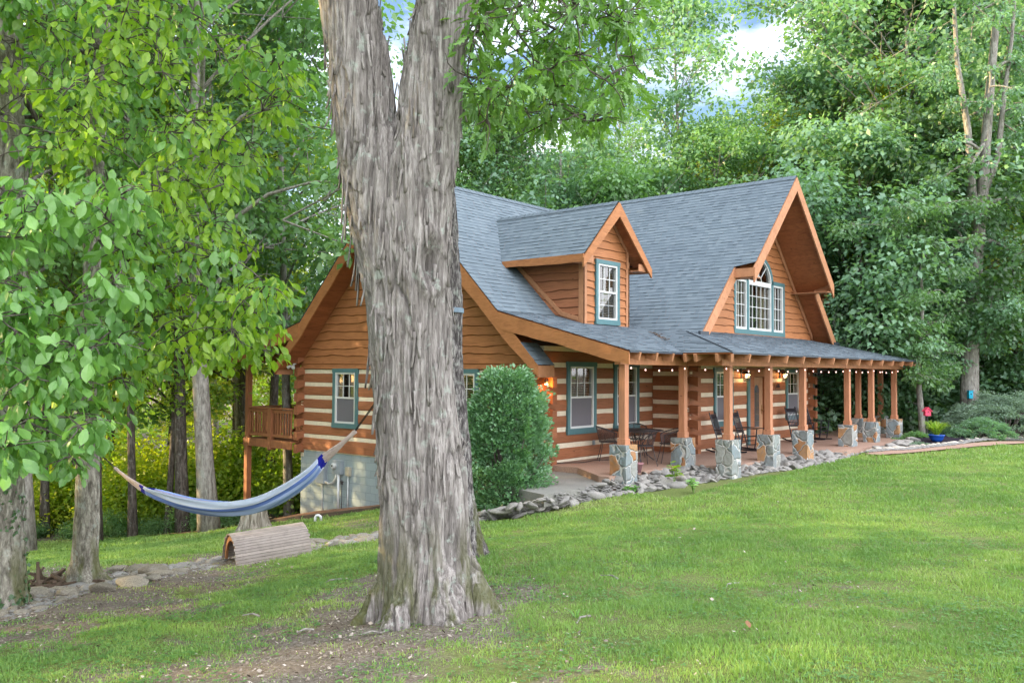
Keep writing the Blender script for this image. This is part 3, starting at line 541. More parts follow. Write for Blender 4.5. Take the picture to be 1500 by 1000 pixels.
def inreg(px, py, poly):
    return poly_in(np.array([px]), np.array([py]), poly)[0]
regO = [(688, -80), (960, -80), (935, 20), (930, 60), (945, 95), (900, 130), (935, 150), (905, 165), (850, 200), (770, 180), (760, 205), (700, 190), (676, 150), (684, 60)]
k = 0
while k < 112:
    px, py = rng.uniform(660, 970), rng.uniform(-80, 230)
    if inreg(px, py, regO): cls.append((W(px, py, rng.uniform(6.9, 9.6)), rng.uniform(.16, .34))); k += 1
boughs(big, [W(690, -40, 7.5), W(705, -160, 7.6), W(850, -220, 8.2)], cls, 62, .125, LEAFO, 'oak', .006, .6, .7, BARKW, 'hanging_foliage', .05, .03, branch_name='hanging_branch')
cls = []
for k in range(150):
    a = rng.uniform(0, 2*math.pi); r = 5.2*math.sqrt(rng.random()); z = rng.uniform(7.6, 13.5); c = t1+np.array([math.cos(a)*r*1.1, math.sin(a)*r*1.1, 0]); c[2] = z; d = c-CAM; dep = d@_fw; py = 500-FPX*(d@_u)/max(dep, .1)
    if dep > .5 and py > -60: continue
    cls.append((c, rng.uniform(.5, .95)))
st = [left[0][i] for i in (9, 10, 11, 12)]+[right[0][i] for i in (9, 10, 11, 12)]
boughs(big, st, cls, 26, .17, LEAFO, 'far', .02, .4, .5, BARKW, 'crown', .08, .11, branch_name='limb')
# the darker tree just behind it, with the hammock strap
D2 = 10.5; K2 = D2/FPX; t2 = W(672, 806, D2); t2[2] = gz(t2[0], t2[1])
tree2 = thing('dark_barked_tree', 'darker furrow-barked tree tucked close behind the big forked trunk', 'tree', t2)
tb = px_tube([(673, 850, 52), (674, 812, 44), (672, 780, 32), (665, 720, 28), (660, 640, 26), (652, 540, 25.5), (651, 440, 25.5), (648, 340, 22), (643, 260, 20), (640, 150, 18), (636, 0, 17), (630, -200, 14), (620, -420, 9)], D2, K2)
bark_trunk('trunk', [tb], .015, BARK2, tree2, .014, 16, 2.2, t2)
cls = []
for k in range(50):
    a = rng.uniform(0, 2*math.pi); r = 2.6*math.sqrt(rng.random()); c = tb[0][11]+np.array([math.cos(a)*r, math.sin(a)*r, rng.uniform(.5, 4.5)]); d_ = c-CAM; dp_ = d_@_fw; sx, sy = 750+FPX*(d_@_r)/dp_, 500-FPX*(d_@_u)/dp_
    if not (530 < sx < 650 and sy < 170): cls.append((c, rng.uniform(.4, .7)))
boughs(tree2, [tb[0][i] for i in (10, 11, 12)], cls, 22, .17, LEAFW, 'far', .02, .4, .5, BARKW, 'crown', .08, .06, branch_name='limb')

# ------------------------------------------------------------------ the two yard trees on the left
ta = W(4, 884, 9.9); ta[2] = gz(ta[0], ta[1])
treeA = thing('ivy_tree', 'pale tree at the left edge with ivy on its trunk and large drooping green leaves', 'tree', ta); Ka = 9.9/FPX
tA = px_tube([(6, 930, 48), (5, 895, 37), (3, 860, 31), (0, 780, 29), (2, 700, 28), (4, 600, 27), (4, 500, 26), (6, 380, 24), (12, 260, 21), (14, 120, 18), (8, -60, 15), (0, -260, 11), (-10, -500, 6)], 9.9, Ka)
bark_trunk('trunk', [tA], .016, BARKL, treeA, .014, 14, 1.6, ta)
iv = []; 
for k in range(900):
    t = rng.random()**1.3; i = t*4.2; j = int(i); c = tA[0][j+1]*(1-(i-j))+tA[0][j+2]*(i-j); r = (tA[1][j+1]*(1-(i-j))+tA[1][j+2]*(i-j))+.015; a = rng.uniform(0, 2*math.pi)
    if vnoise(np.array([[a*1.5, t*7, 0]]), 3)[0] < .42: continue
    iv.append((c+np.array([math.cos(a), math.sin(a), 0])*r, np.array([math.cos(a), math.sin(a), .2])))
ic = np.array([q[0] for q in iv]); inn = np.array([q[1] for q in iv]); dn = rng.normal(0, .6, ic.shape)+[0, 0, -.6]; sz = rng.uniform(.035, .07, len(ic))
link('ivy', leaf_mesh('ivy', ic-ta, dn, inn, sz, sz*.9, 'far'), LEAFD, treeA)
tbp = W(124, 846, 11.5); tbp[2] = gz(tbp[0], tbp[1])
treeB = thing('mossy_tree', 'mottled mossy-based tree holding the left end of the hammock, beside a ring of rocks', 'tree', tbp); Kb = 11.5/FPX
tB = px_tube([(122, 885, 34), (122, 850, 26), (124, 820, 18), (126, 780, 16.5), (128, 720, 15.5), (129, 650, 15), (131, 540, 14), (136, 400, 13), (140, 240, 11.5), (150, 60, 9.5), (160, -160, 7), (165, -420, 4)], 11.5, Kb)
rb = [([tbp+[0, 0, .4], tbp+[.16*math.cos(a), .16*math.sin(a), .1], tbp+[.5*math.cos(a), .5*math.sin(a), -.08]], [.06, .07, .03]) for a in (-1.9, -.8, .6, 2.6)]
bark_trunk('trunk', [tB]+rb, .014, BARKL, treeB, .010, 20, 3.0, tbp)
def xmax(y): return float(np.interp(y, [-120, 0, 60, 110, 160, 210, 260, 310, 360, 400, 450, 500, 530, 570, 610, 650, 690, 720], [430, 440, 445, 455, 425, 405, 385, 340, 385, 405, 412, 405, 300, 225, 160, 150, 135, 60]))
cA = []; cB = []
while len(cA)+len(cB) < 560:
    px, py = rng.uniform(-140, 450), rng.uniform(-140, 700)
    if px > xmax(py)-14: continue
    # gaps where the woods show between the boughs
    g_ = vnoise(np.array([[px/95., py/62., 1.7]]), 41)[0]
    if g_ < .27+.10*(px > 230)*(py < 560): continue
    far = px > 190 or py < 260
    d = rng.uniform(8.2, 11.5) if far else rng.uniform(6.3, 9.6)
    (cB if far and rng.random() < .6 else cA).append((W(px, py, d), rng.uniform(.16, .33)))
for k in range(34): cB.append((W(rng.uniform(290, 408), rng.uniform(395, 528), rng.uniform(9, 11.2)), rng.uniform(.15, .28)))
for k in range(30): cA.append((W(rng.uniform(-300, -60), rng.uniform(-200, 500), rng.uniform(8, 12)), rng.uniform(.3, .5)))
for k in range(40): cB.append((W(rng.uniform(-100, 300), rng.uniform(-420, -120), rng.uniform(8.5, 13)), rng.uniform(.35, .6)))
boughs(treeA, [tA[0][i] for i in (6, 7, 8, 9, 10, 11)], cA, 78, .117, LEAFN, 'leaf', .006, .95, .75, BARKW, 'crown', .06, .05, .45, 1.0)
boughs(treeB, [tB[0][i] for i in (6, 7, 8, 9, 10, 11)], cB, 60, .112, LEAFNLIT, 'leaf', .006, .9, .75, BARKW, 'crown', .06, .05, .45, 1.0)

# ------------------------------------------------------------------ woods
def placed(px, d): 
    q = W(px, 540, d); return np.array([q[0], q[1], gz(q[0], q[1])])
KINDS = {}
def reg(k, tm, cm, bark, leaf): KINDS[k] = (tm, cm, bark, leaf)
for k, a in (('broad', dict(H=17, R=4.6, r0=.21, base=.28, nl=26, per=125, size=.21)), ('tall', dict(H=20, R=3.8, r0=.2, base=.36, nl=26, per=125, size=.21)), ('slim', dict(H=16, R=2.8, r0=.13, base=.3, nl=22, per=130, size=.19)),
             ('spread', dict(H=18, R=5.6, r0=.26, base=.34, nl=24, per=115, size=.22, crb=1.3)), ('low', dict(H=9, R=3.6, r0=.1, base=.08, nl=20, per=170, size=.19)), ('airy', dict(H=21, R=4.4, r0=.2, base=.42, nl=20, per=75, size=.21))):
    KINDS[k] = tree_meshes(k, **a)
_cache = {}
def wood_tree(kind, px, d, sc, leaf, bark, label, group, zs=1.0, loc=None, rs=1.0):
    p = placed(px, d) if loc is None else np.array([loc[0], loc[1], gz(*loc)]); tm, cm = KINDS[kind]
    o = thing('woodland_tree', label, 'tree', p, group, rng.uniform(0, 6.28)); o.scale = (sc*rs, sc*rs, sc*zs)
    for nm, me, mt in (('trunk', tm, bark), ('crown', cm, leaf)):
        key = (me.name, mt.name)
        if key not in _cache:
            m2 = me.copy(); m2.materials.clear(); m2.materials.append(mt); _cache[key] = m2
        q = bpy.data.objects.new(nm, _cache[key]); COL.objects.link(q); q.parent = o
    return o
# trunks one can tell apart on the left
for px, d, k, sc, lf, bk, lb in [
    (48, 21, 'tall', 1.0, LEAFW, BARKG, 'straight grey trunk rising between the ivy tree and the mossy tree'), (72, 27, 'slim', 1.1, LEAFY, BARKW, 'short dark trunk just right of the straight grey trunk'),
    (147, 24, 'tall', .8, LEAFW, BARKW, 'dark trunk half hidden right behind the mossy tree'), (172, 31, 'slim', .9, LEAFY, BARKW, 'thin leaning dark trunk under the left rope of the hammock'),
    (201, 25.5, 'slim', 1.0, LEAFY, BARKW, 'slim straight dark trunk seen under the left end of the hammock'), (249, 26.5, 'slim', .85, LEAFY, BARKW, 'very thin dark trunk behind the left third of the hammock'),
    (274, 26, 'tall', 1.0, LEAFB, BARKW, 'dark knobby trunk crossing behind the middle of the hammock'), (314, 23, 'broad', 1.2, LEAFW, BARKG, 'thick grey trunk standing behind the middle of the hammock'),
    (362, 31, 'slim', 1.1, LEAFY, BARKW, 'dark trunk just left of the deck corner post'), (393, 30, 'tall', .9, LEAFB, BARKW, 'ivy-dark trunk seen under the raised deck'), (428, 27, 'slim', 1.2, LEAFW, BARKG, 'grey trunk against the corner of the block basement')]:
    wood_tree(k, px, d, sc, lf, bk, lb, None)
LM = [(-300, 0, 'beyond the ivy tree'), (0, 60, 'between the ivy and mossy trees'), (60, 110, 'left of the mossy tree'), (110, 160, 'behind the mossy tree'), (160, 220, 'by the left rope'), (220, 270, 'left of the hammock middle'), (270, 330, 'behind the hammock middle'), (330, 385, 'left of the deck post'), (385, 440, 'beyond the deck'), (440, 520, 'by the rear roof edge'),
      (520, 690, 'behind the forked trunk'), (690, 740, 'by the right side of the forked trunk'), (740, 800, 'left of the near dormer'), (800, 860, 'above the near dormer roof'), (860, 920, 'above the near dormer peak'), (920, 980, 'right of the dormer peak'), (980, 1050, 'over the gable ridge'), (1050, 1110, 'over the gable ridge near its peak'), (1110, 1170, 'at the gable peak'), (1170, 1230, 'just right of the gable peak'),
      (1230, 1290, 'over the middle porch posts'), (1290, 1350, 'over the end of the porch'), (1350, 1410, 'above the pink birdhouse'), (1410, 1460, 'above the blue box'), (1460, 1520, 'at the right edge'), (1520, 9999, 'past the right edge')]
def landmark(px):
    for a, b_, t in LM:
        if a <= px < b_: return t
    return 'at the far left'
LD = {'woodland_leaf': 'mid-green', 'yellow_green_leaf': 'yellow-green', 'blue_green_leaf': 'blue-green', 'dark_green_leaf': 'dark green'}
def row(n, p0, p1, d0, d1, kinds, leaves, label, group, s0=.85, s1=1.2, barks=(BARKW, BARKG)):
    for i in range(n):
        px = p0+(p1-p0)*(i+rng.uniform(.1, .9))/n; d = rng.uniform(d0, d1); kd = kinds[int(rng.integers(len(kinds)))]; lf = leaves[int(rng.integers(len(leaves)))]; wood_tree(kd, px, d, rng.uniform(s0, s1), lf, barks[int(rng.integers(len(barks)))], LD[lf.name]+' '+label+', '+landmark(px), group, rng.uniform(.9, 1.1))
row(7, -260, 430, 29, 38, ['broad', 'tall', 'airy', 'slim'], [LEAFY, LEAFY, LEAFW], 'tree in the bright left woods', 'trees in the woods behind the hammock')
row(6, -300, 470, 40, 54, ['broad', 'spread', 'tall'], [LEAFY, LEAFY, LEAFW], 'tree deep in the left woods', 'yellow-green trees deep in the left woods')
row(8, 470, 960, 36, 44, ['broad', 'spread', 'airy'], [LEAFB, LEAFW, LEAFW], 'tree rising behind the cabin roof', 'trees rising behind the cabin roof', .70, .86)
row(7, 640, 1010, 47, 58, ['airy', 'spread'], [LEAFW, LEAFY], 'see-through tree far behind the cabin', 'loose trees over the cabin ridge', .78, .92)
row(6, 980, 1230, 36, 43, ['broad', 'tall', 'spread'], [LEAFB, LEAFW], 'tall tree behind the front gable', 'tall trees behind the front gable', .7, .84)
row(5, 1010, 1300, 47, 56, ['airy', 'tall'], [LEAFY, LEAFW], 'airy tree far behind the front gable', 'airy trees beyond the front gable', .74, .88)
row(7, 1200, 1620, 34, 41, ['broad', 'tall', 'spread'], [LEAFB, LEAFW, LEAFB], 'tall tree fronting the right woods', 'tall trees right of the cabin', 1.05, 1.3)
row(5, 1250, 1680, 46, 58, ['airy', 'airy'], [LEAFY, LEAFW], 'tree deep in the right woods', 'trees deep in the right woods', 1.0, 1.25)
row(9, 1180, 1640, 31, 36, ['low'], [LEAFB, LEAFB, LEAFD], 'low bushy tree fronting the right woods', 'low trees along the right edge of the woods', .85, 1.25)
row(7, 500, 1150, 33, 38, ['low', 'slim'], [LEAFB, LEAFW], 'low tree close behind the cabin', 'low trees just behind the cabin', .9, 1.2)
# unseen trees added on the left to keep the low sun off the yard
for i, (x, y) in enumerate([(-20, 12), (-17, 9.5), (-26, 2), (-30, 12), (-24, 16), (-34, -4), (-38, 8), (-29, 20), (-20, 18), (-36, 18), (-42, 2), (-32, 6), (-27, 24), (-44, 14), (-14.5, 14), (-16, 20), (-13, 19), (-19, 25), (-12, 25)]):
    if abs((np.array([x, y, 0])-CAM)@_fw-8.6) < 5.0: continue
    wood_tree(['broad', 'spread', 'tall'][i % 3], 0, 0, rng.uniform(.95, 1.2), LEAFW, BARKW, 'unseen leafy tree added west of the yard to block the sun', 'added sun-blocking trees west of the yard', 1, (x, y))
for px, d, s_ in ((1015, 42, .80), (1165, 38, .85), (1462, 33.5, .62), (1492, 33, .6), (1290, 37, .9), (262, 41, .55), (300, 44, .6), (430, 40, .6), (160, 40, .55), (345, 43, .6)): wood_tree('slim', px, d, s_*1.1, LEAFSUN, BARKW, 'small added tree with sunlit gold leaf colour '+landmark(px), 'trees coloured as sunlit gold among the woods')  # small crowns added for sun patches; the sunlight is in their leaf colour
# distinct trees on the right
def sapling(px, base_y, d, pts, r, label, leaf, ncl, crown, mat=BARKG, name='slender_tree', per=40, size=.15, group=None, forks=()):
    b_ = W(px, base_y, d); b_[2] = gz(b_[0], b_[1]); o = thing(name, label, 'tree', b_); mb = MB(); P = [b_-[0, 0, .2]]+[W(x, y, d) for x, y in pts]; n = len(P); mb.tube(P, [r*(1-.75*i/(n-1)) for i in range(n)], 8, True); 
    cs = []
    for (cx, cy, rx, ry, k) in crown:
        for _ in range(k): cs.append((W(cx+rng.normal(0, rx*.5), cy+rng.normal(0, ry*.5), d+rng.normal(0, .9)), rng.uniform(.35, .7)))
    for fk in forks: mb.tube([W(x, y, d) for x, y in fk[1]], [fk[0]*(1-.7*i/(len(fk[1])-1)) for i in range(len(fk[1]))], 7, True)
    mb.build('trunk', mat, o, True); boughs(o, P[2:], cs, per, size, leaf, 'far', .012, .5, .55, mat, 'crown', .05, r*.4); return o
sapling(1351, 633, 28.5, [(1350, 610), (1346, 570), (1346, 530), (1350, 480), (1351, 440), (1349, 400), (1350, 370)], .12, 'slender crooked pale trunk standing just past the end of the porch roof', LEAFW, 30, [(1350, 470, 70, 70, 22), (1345, 330, 80, 90, 30), (1375, 545, 50, 30, 9)], per=70)
sapling(1421, 618, 30, [(1420, 580), (1421, 520), (1425, 440), (1432, 350), (1438, 300), (1444, 210), (1452, 110), (1462, 0), (1468, -120)], .34, 'grey forked hardwood with a small blue box on its trunk, behind the junipers', LEAFB, 60, [(1440, 470, 100, 40, 30), (1390, 400, 90, 60, 26), (1430, 290, 120, 60, 18), (1450, 150, 120, 80, 26), (1440, 10, 120, 70, 24), (1360, 520, 60, 24, 12)], per=75, forks=[(.18, [(1433, 345), (1424, 280), (1418, 190), (1402, 90), (1396, -20)]), (.13, [(1439, 290), (1462, 230), (1470, 150), (1482, 60), (1490, -40)])])
sapling(1232, 632, 32, [(1232, 600), (1230, 570), (1228, 520), (1226, 440)], .17, 'pale trunk seen between the porch posts', LEAFB, 30, [(1245, 560, 40, 20, 12), (1235, 500, 60, 30, 16), (1290, 590, 30, 14, 5)], per=60)
sapling(1325, 630, 33, [(1324, 600), (1325, 560), (1326, 500)], .07, 'thin grey sapling behind the last stone piers', LEAFB, 20, [(1310, 560, 40, 22, 12), (1330, 500, 50, 30, 10)], per=60)
sapling(1396, 612, 33, [(1396, 590), (1395, 540), (1393, 470)], .2, 'dark trunk left of the trunk with the blue box', LEAFD, 20, [(1390, 470, 40, 40, 12)], BARKW)
# bushes filling the understory
BU = {k: bush_mesh(k, *a) for k, a in (('round', (2.4, 1.7, 6500, .12)), ('wide', (1.8, 2.3, 6500, .13)), ('wild', (3.2, 1.9, 6500, .15)))}
def bush(kind, px, d, sc, leaf, label, group, name='understory_bush', cat='bush', loc=None):
    p = placed(px, d) if loc is None else np.array([loc[0], loc[1], gz(*loc)]); o = thing(name, label, cat, p, group, rng.uniform(0, 6.28)); o.scale = (sc, sc, sc)
    for nm, me, mt in zip(('stem', 'foliage'), BU[kind], (BARKW, leaf)):
        key = (me.name, mt.name)
        if key not in _cache: m2 = me.copy(); m2.materials.clear(); m2.materials.append(mt); _cache[key] = m2
        q = bpy.data.objects.new(nm, _cache[key]); COL.objects.link(q); q.parent = o
    return o
for i in range(22): px_ = -120+27*i+rng.uniform(-12, 12); bush(['wild', 'round', 'wide'][i % 3], px_, rng.uniform(27, 36), rng.uniform(.8, 1.6), LEAFY, ['spreading', 'rounded', 'wide'][i % 3]+' understory bush coloured sunlit yellow-green '+landmark(px_), 'understory bushes behind the hammock')  # sunlight in the understory is painted as yellower leaves
for i in range(10): px_ = -120+58*i+rng.uniform(-12, 12); bush(['wide', 'round'][i % 2], px_, rng.uniform(25.5, 28), rng.uniform(.25, .5), LEAFW, 'small green bush at the foot of the left woods '+landmark(px_), 'small bushes at the foot of the left woods')
for i in range(16): px_ = 1195+28*i+rng.uniform(-12, 12); bush(['wild', 'round', 'wide'][i % 3], px_, rng.uniform(32, 38), rng.uniform(.9, 1.5), LEAFD if i % 3 else LEAFB, ['spreading', 'rounded', 'wide'][i % 3]+' dark bush in the shade of the right woods '+landmark(px_), 'dark bushes in the right woods')
for ll in (39, 46):  # unseen trees added to keep the low sun off the big trunk
    q = CAM+_fw*8.8-_r*ll; wood_tree('airy', 0, 0, 1.4, LEAFW, BARKW, 'unseen leafy tree added west of the yard to block the sun', 'added sun-blocking trees west of the yard', 1, (q[0], q[1]))
for dd in (2.0, 3.7, 5.5, 11.6, 13.2, 14.2, 15, 16.8, 18.6, 20.4, 22.4, 24.5):  # unseen bushes added to block the sun, with a gap for a streak
    q = CAM+_fw*dd-_r*(15.5+rng.uniform(-1, 1)+.35*max(0, dd-12)); bush('wild', 0, 0, rng.uniform(1.15, 1.45), LEAFW, 'unseen tall bush added west of the yard to shape the sun', 'added sun-blocking bushes west of the yard', loc=(q[0], q[1]))
def far_forest():
    cs = []; rd = []
    for px in range(-700, 2200, 26):
        for row_ in range(2):
            d = rng.uniform(62, 84); p = placed(px+rng.uniform(-10, 10), d); top = rng.uniform(7, 10) if 470 < px < 1200 else rng.uniform(9, 14)
            if px < 470: top *= .9
            for z in np.arange(.5, top, 1.9): cs.append(p+[rng.normal(0, 1.5), rng.normal(0, 1.5), z+rng.normal(0, .5)]); rd.append(rng.uniform(1.6, 2.8))
    for az in np.arange(0, 2*math.pi, .045):
        for z in np.arange(.5, 13, 2.4):
            q = np.array([math.sin(az), math.cos(az)]); a = (az-YAW+math.pi) % (2*math.pi)-math.pi
            if abs(a) > .75: cs.append(np.array([5+q[0]*85, q[1]*85, -1+z])+rng.normal(0, 1, 3)); rd.append(rng.uniform(2.2, 3.4))
    cs = np.array(cs); rd = np.array(rd); A = cluster_leaves(cs, rd, 34, .75, .8, .2); tag(link('far_woods', leaf_mesh('far_woods', *A[:5], 'far', A[5]), LEAFY), kind='stuff', label='far woods closing off the view behind the trees')
far_forest()
# ------------------------------------------------------------------ the log house
house = thing('log_house', 'orange stained log cabin with white chinking, blue shingle roof, dormers and stone-pier porch', 'log cabin', (8.7, 4.5, 0))
CR = .37
FX = dict(O=(0, 0, 0), U=(1, 0, 0), N=(0, -1, 0)); GX = dict(O=(0, -1.09, 0), U=(1, 0, 0), N=(0, -1, 0)); LX = dict(O=(0, 0, 0), U=(0, 1, 0), N=(-1, 0, 0))
def SX(x, s): return dict(O=(x, 0, 0), U=(0, 1, 0), N=(s, 0, 0))
def log_piece(mb, u0, u1, z0, z1, e0=False, e1=False, back=.16):
    n = max(1, int((u1-u0)/.45)); us = np.linspace(u0, u1, n+1); vs = []; val = random.random(); ph = random.random()*50
    for u in us:
        a = .007*math.sin(u*2.1+ph)+.004*math.sin(u*5.3+ph*2); b = .007*math.sin(u*1.7+ph*3)+.004*math.sin(u*6.1+ph); c = .006*math.sin(u*3.3+ph)
        for nn, zz in ((-back, z0), (-.014, z0+a), (c, z0+.022+a), (c+.006, (z0+z1)/2), (c, z1-.022+b), (-.014, z1+b), (-back, z1)): vs.append((u, nn, zz))
    fs = [(i*7+j, i*7+(j+1) % 7, (i+1)*7+(j+1) % 7, (i+1)*7+j) for i in range(n) for j in range(7)]+[tuple(range(7)), tuple(range(n*7, n*7+7))[::-1]]
    mb.add(vs, fs, val)
def dovetail(mb, u, s, z0, z1, ln=.24, back=.16):
    """log end sticking out past the corner, narrower at the notch"""
    z0 += .004; poly = [(u, z0+.05), (u+s*.06, z0+.045), (u+s*ln, z0-.015), (u+s*ln, z1-.03), (u+s*.06, z1-.005), (u, z1-.01)]
    if s < 0: poly = poly[::-1]
    mb.prism(poly, -back, .002)
def log_wall(name, fr, u0, u1, zc, k0, k1, holes=(), ends=()):
    lm = MB(**fr); cm = MB(**fr)
    def cut(z0, z1):
        seg = [(u0, u1)]
        for a, b, c, d in holes:
            if z1 > c+.001 and z0 < d-.001:
                seg = [q for s, e in seg for q in ((s, min(e, a)), (max(s, b), e)) if q[1]-q[0] > .01]
        return seg
    for k in range(k0, k1+1):
        za, zb = zc+k*CR+.055, zc+(k+1)*CR-.055
        brk = sorted({za, zb}|{z for h in holes for z in (h[2], h[3]) if za+.03 < z < zb-.03})
        for a, b in zip(brk[:-1], brk[1:]):
            for s, e in cut(a, b): log_piece(lm, s, e, a, b)
        for u, s in ends: dovetail(lm, u, s, za, zb)
    for k in range(k0, k1+2):
        za, zb = zc+k*CR-.056, zc+k*CR+.056
        for s, e in cut(za, zb): cm.box(s, e, -.15, -.012, za, zb)
    w_ = lm.build(name, LOG, house); w_['label'] = 'hewn log wall'; cm.build('chinking', CHINK, w_); return w_
def siding(fr, u0, u1, zb, zt, rows0=0., rh=.215, holes=(), name='siding', seed=0, mb=None):
    mb = mb or MB(**fr); st = np.arange(u0, u1+.001, .055); r = -1; z = rows0
    zmax = max(zt(u) for u in st); rr = random.Random(seed)
    while z < zmax:
        h = rh*rr.uniform(.85, 1.15); ph = rr.random()*40; amp = rr.uniform(.006, .022); val = rr.random()
        def low(u, ph=ph, amp=amp, z=z): return z+amp*(math.sin(u*2.3+ph)+.6*math.sin(u*6.1+ph*2)+.35*math.sin(u*13+ph*3))
        for a, b in zip(st[:-1], st[1:]):
            la, lb = max(low(a), zb(a)), max(low(b), zb(b)); ta, tb = min(z+h+.05, zt(a)), min(z+h+.05, zt(b)); m = (a+b)/2
            for ha, hb, hc, hd in holes:
                if ha < m < hb:
                    zm = (la+ta)/2
                    if hc < zm < hd: la, lb, ta, tb = 1, 1, 0, 0
                    elif ta > hc and zm < hc: ta = tb = hc
                    elif la < hd and zm > hd: la = lb = hd
            if ta-la < .004 and tb-lb < .004: continue
            ta, tb = max(ta, la+.001), max(tb, lb+.001); n0, nt_ = .045, .010
            wa, wb = min(.026, (ta-la)*.5), min(.026, (tb-lb)*.5); mb.add([(a, n0, la+wa), (b, n0, lb+wb), (b, nt_, tb), (a, nt_, ta)], [(0, 1, 2, 3)], val); mb.add([(a, n0, la+wa), (b, n0, lb+wb), (a, .006, la), (b, .006, lb)], [(0, 2, 3, 1)], 3.2)  # lower bevel toned dark: bark edge, with the lap shadow painted in
        z += h
    return mb
def window(fr, u0, u1, z0, z1, tw=.11, cols=3, rows=(2, 2), blinds=True, screen=True, label=None, sash=True):
    t = MB(**fr); ui0, ui1, zi0, zi1 = u0+tw, u1-tw, z0+tw*1.25, z1-tw
    t.box(u0-.012, u1+.012, -.02, .045, zi1, z1); t.box(u0, ui0, -.02, .038, zi0, zi1); t.box(ui1, u1, -.02, .038, zi0, zi1); t.box(u0-.012, u1+.012, -.02, .05, z0, zi0)
    t.box(ui0, ui1, -.16, -.021, zi0-.02, zi0+.001); win = t.build('window', TEAL, house)
    if label: win['label'] = label
    s = MB(**fr); f = .045
    s.box(ui0, ui0+f, -.07, .028, zi0, zi1); s.box(ui1-f, ui1, -.07, .028, zi0, zi1); s.box(ui0+f, ui1-f, -.07, .026, zi1-f, zi1); s.box(ui0+f, ui1-f, -.07, .03, zi0, zi0+f)
    zm = (zi0+zi1)/2; a, b = ui0+f, ui1-f
    parts = [(zm, zi1-f, -.02, rows[0]), (zi0+f, zm, -.045, rows[1])] if sash else [(zi0+f, zi1-f, -.02, rows[0])]
    if sash: s.box(a, b, -.06, .012, zm-.022, zm+.022)
    mu = .009
    for (c, d, n, k) in parts:
        for i in range(1, cols): u = a+(b-a)*i/cols; s.box(u-mu, u+mu, n-.008, n+.01, c, d)
        for i in range(1, k): z = c+(d-c)*i/k; s.box(a, b, n-.006, n+.012, z-mu, z+mu)
    s.build('sash', VINYL, win)
    p = MB(**fr); p.box(a, b, -.034, -.030, zi0+f, zi1-f); p.build('pane', GLASS, win)
    if screen and sash: q = MB(**fr); q.box(a, b, -.0125, -.011, zi0+f, zm-.022); q.build('insect_screen', SCREEN, win)
    if blinds:
        q = MB(**fr); z = zi0+f
        while z < zi1-f: q.add([(a, -.10, z+.0), (b, -.10, z+.0), (b, -.075, z+.024), (a, -.075, z+.024)], [(0, 1, 2, 3)], .3); z += .042
        q.build('blind', BLIND, win)
    q = MB(**fr); dp_ = -.6 if screen else -.2; e_ = -.17 if screen else -.115; q.box(ui0-.25, ui1+.25, dp_-.02, dp_, zi0-.3 if screen else zi0-.05, zi1+.3); q.box(ui0-.2, ui0-.18, dp_, e_, zi0-.3, zi1+.3); q.box(ui1+.18, ui1+.2, dp_, e_, zi0-.3, zi1+.3); q.box(ui0-.2, ui1+.2, dp_, e_, zi1+.28, zi1+.3); q.box(ui0-.2, ui1+.2, dp_, e_, zi0-.3, zi0-.28); q.build('dark_room', DARKIN, win)
    return win
def hole(u0, u1, z0, z1, tw=.11): return (u0+tw-.02, u1-tw+.02, z0+tw*1.25-.02, z1-tw+.02)
W1 = (.83, 2.0, .61, 2.30); W2 = (2.78, 3.93, .61, 2.30); W5 = (15.68, 16.72, .61, 2.22); G1 = (5.96, 7.08, .61, 2.2); G2 = (10.75, 11.87, .61, 2.2); L1 = (6.45, 7.54, .47, 2.12); L2 = (1.99, 3.08, .47, 2.12); W6 = (13.4, 14.5, .61, 2.25)
DH = (8.0, 9.62, -.1, 2.12)
log_wall('front_wall', FX, 0, 4.64, 0, -1, 6, [hole(*W1), hole(*W2)], [(0, -1)])
log_wall('front_wall', FX, 12.76, 17.4, 0, -1, 6, [hole(*W5), hole(*W6)], [(17.4, 1)])
log_wall('bay_wall', GX, 4.64, 12.76, 0, -1, 6, [hole(*G1), hole(*G2), DH], [(4.64, -1), (12.76, 1)])
ZL = -.186
log_wall('bay_side_wall', SX(4.64, -1), -1.09, -.001, ZL, 0, 6, (), [(-1.09, -1)])
log_wall('bay_side_wall', SX(12.76, 1), -1.09, -.001, ZL, 0, 6, (), [(-1.09, -1)])
log_wall('gable_wall', LX, 0, 9.05, ZL, 0, 5, [hole(*L1), hole(*L2)], [(0, -1), (9.05, 1)])
log_wall('gable_wall', SX(17.4, 1), 0, 9.05, ZL, 0, 5, (), [(0, -1), (9.05, 1)])
log_wall('rear_wall', dict(O=(0, 9.05, 0), U=(1, 0, 0), N=(0, 1, 0)), 0, 17.4, 0, -1, 6, (), [(0, -1), (17.4, 1)])
for wn_, fr, q, lb in [('W1', FX, W1, None), ('W2', FX, W2, None), ('W5', FX, W5, None), ('W6', FX, W6, None), ('G1', GX, G1, None), ('G2', GX, G2, None), ('L1', LX, L1, None), ('L2', LX, L2, None)]:
    window(fr, *q, blinds=wn_ not in ('L1', 'G2', 'W5'))
# rim boards and painted block basement
b = MB(); b.box(-.03, 0.0, -.25, 9.05, -.21, -.001); b.build('rim_board', LOG, house); b = MB(); b.box(17.4, 17.43, 0, 9.05, -.21, -.001); b.build('rim_board', LOG, house)
b = MB(); b.box(.02, .22, .02, 9.03, -4.2, -.212); b.box(.22, 17.2, 8.83, 9.03, -4.2, -.212); b.box(17.2, 17.38, .02, 9.03, -4, -.212); b.box(.22, 17.2, .02, .2, -1.0, -.212); b.build('foundation_wall', BLOCK, house)
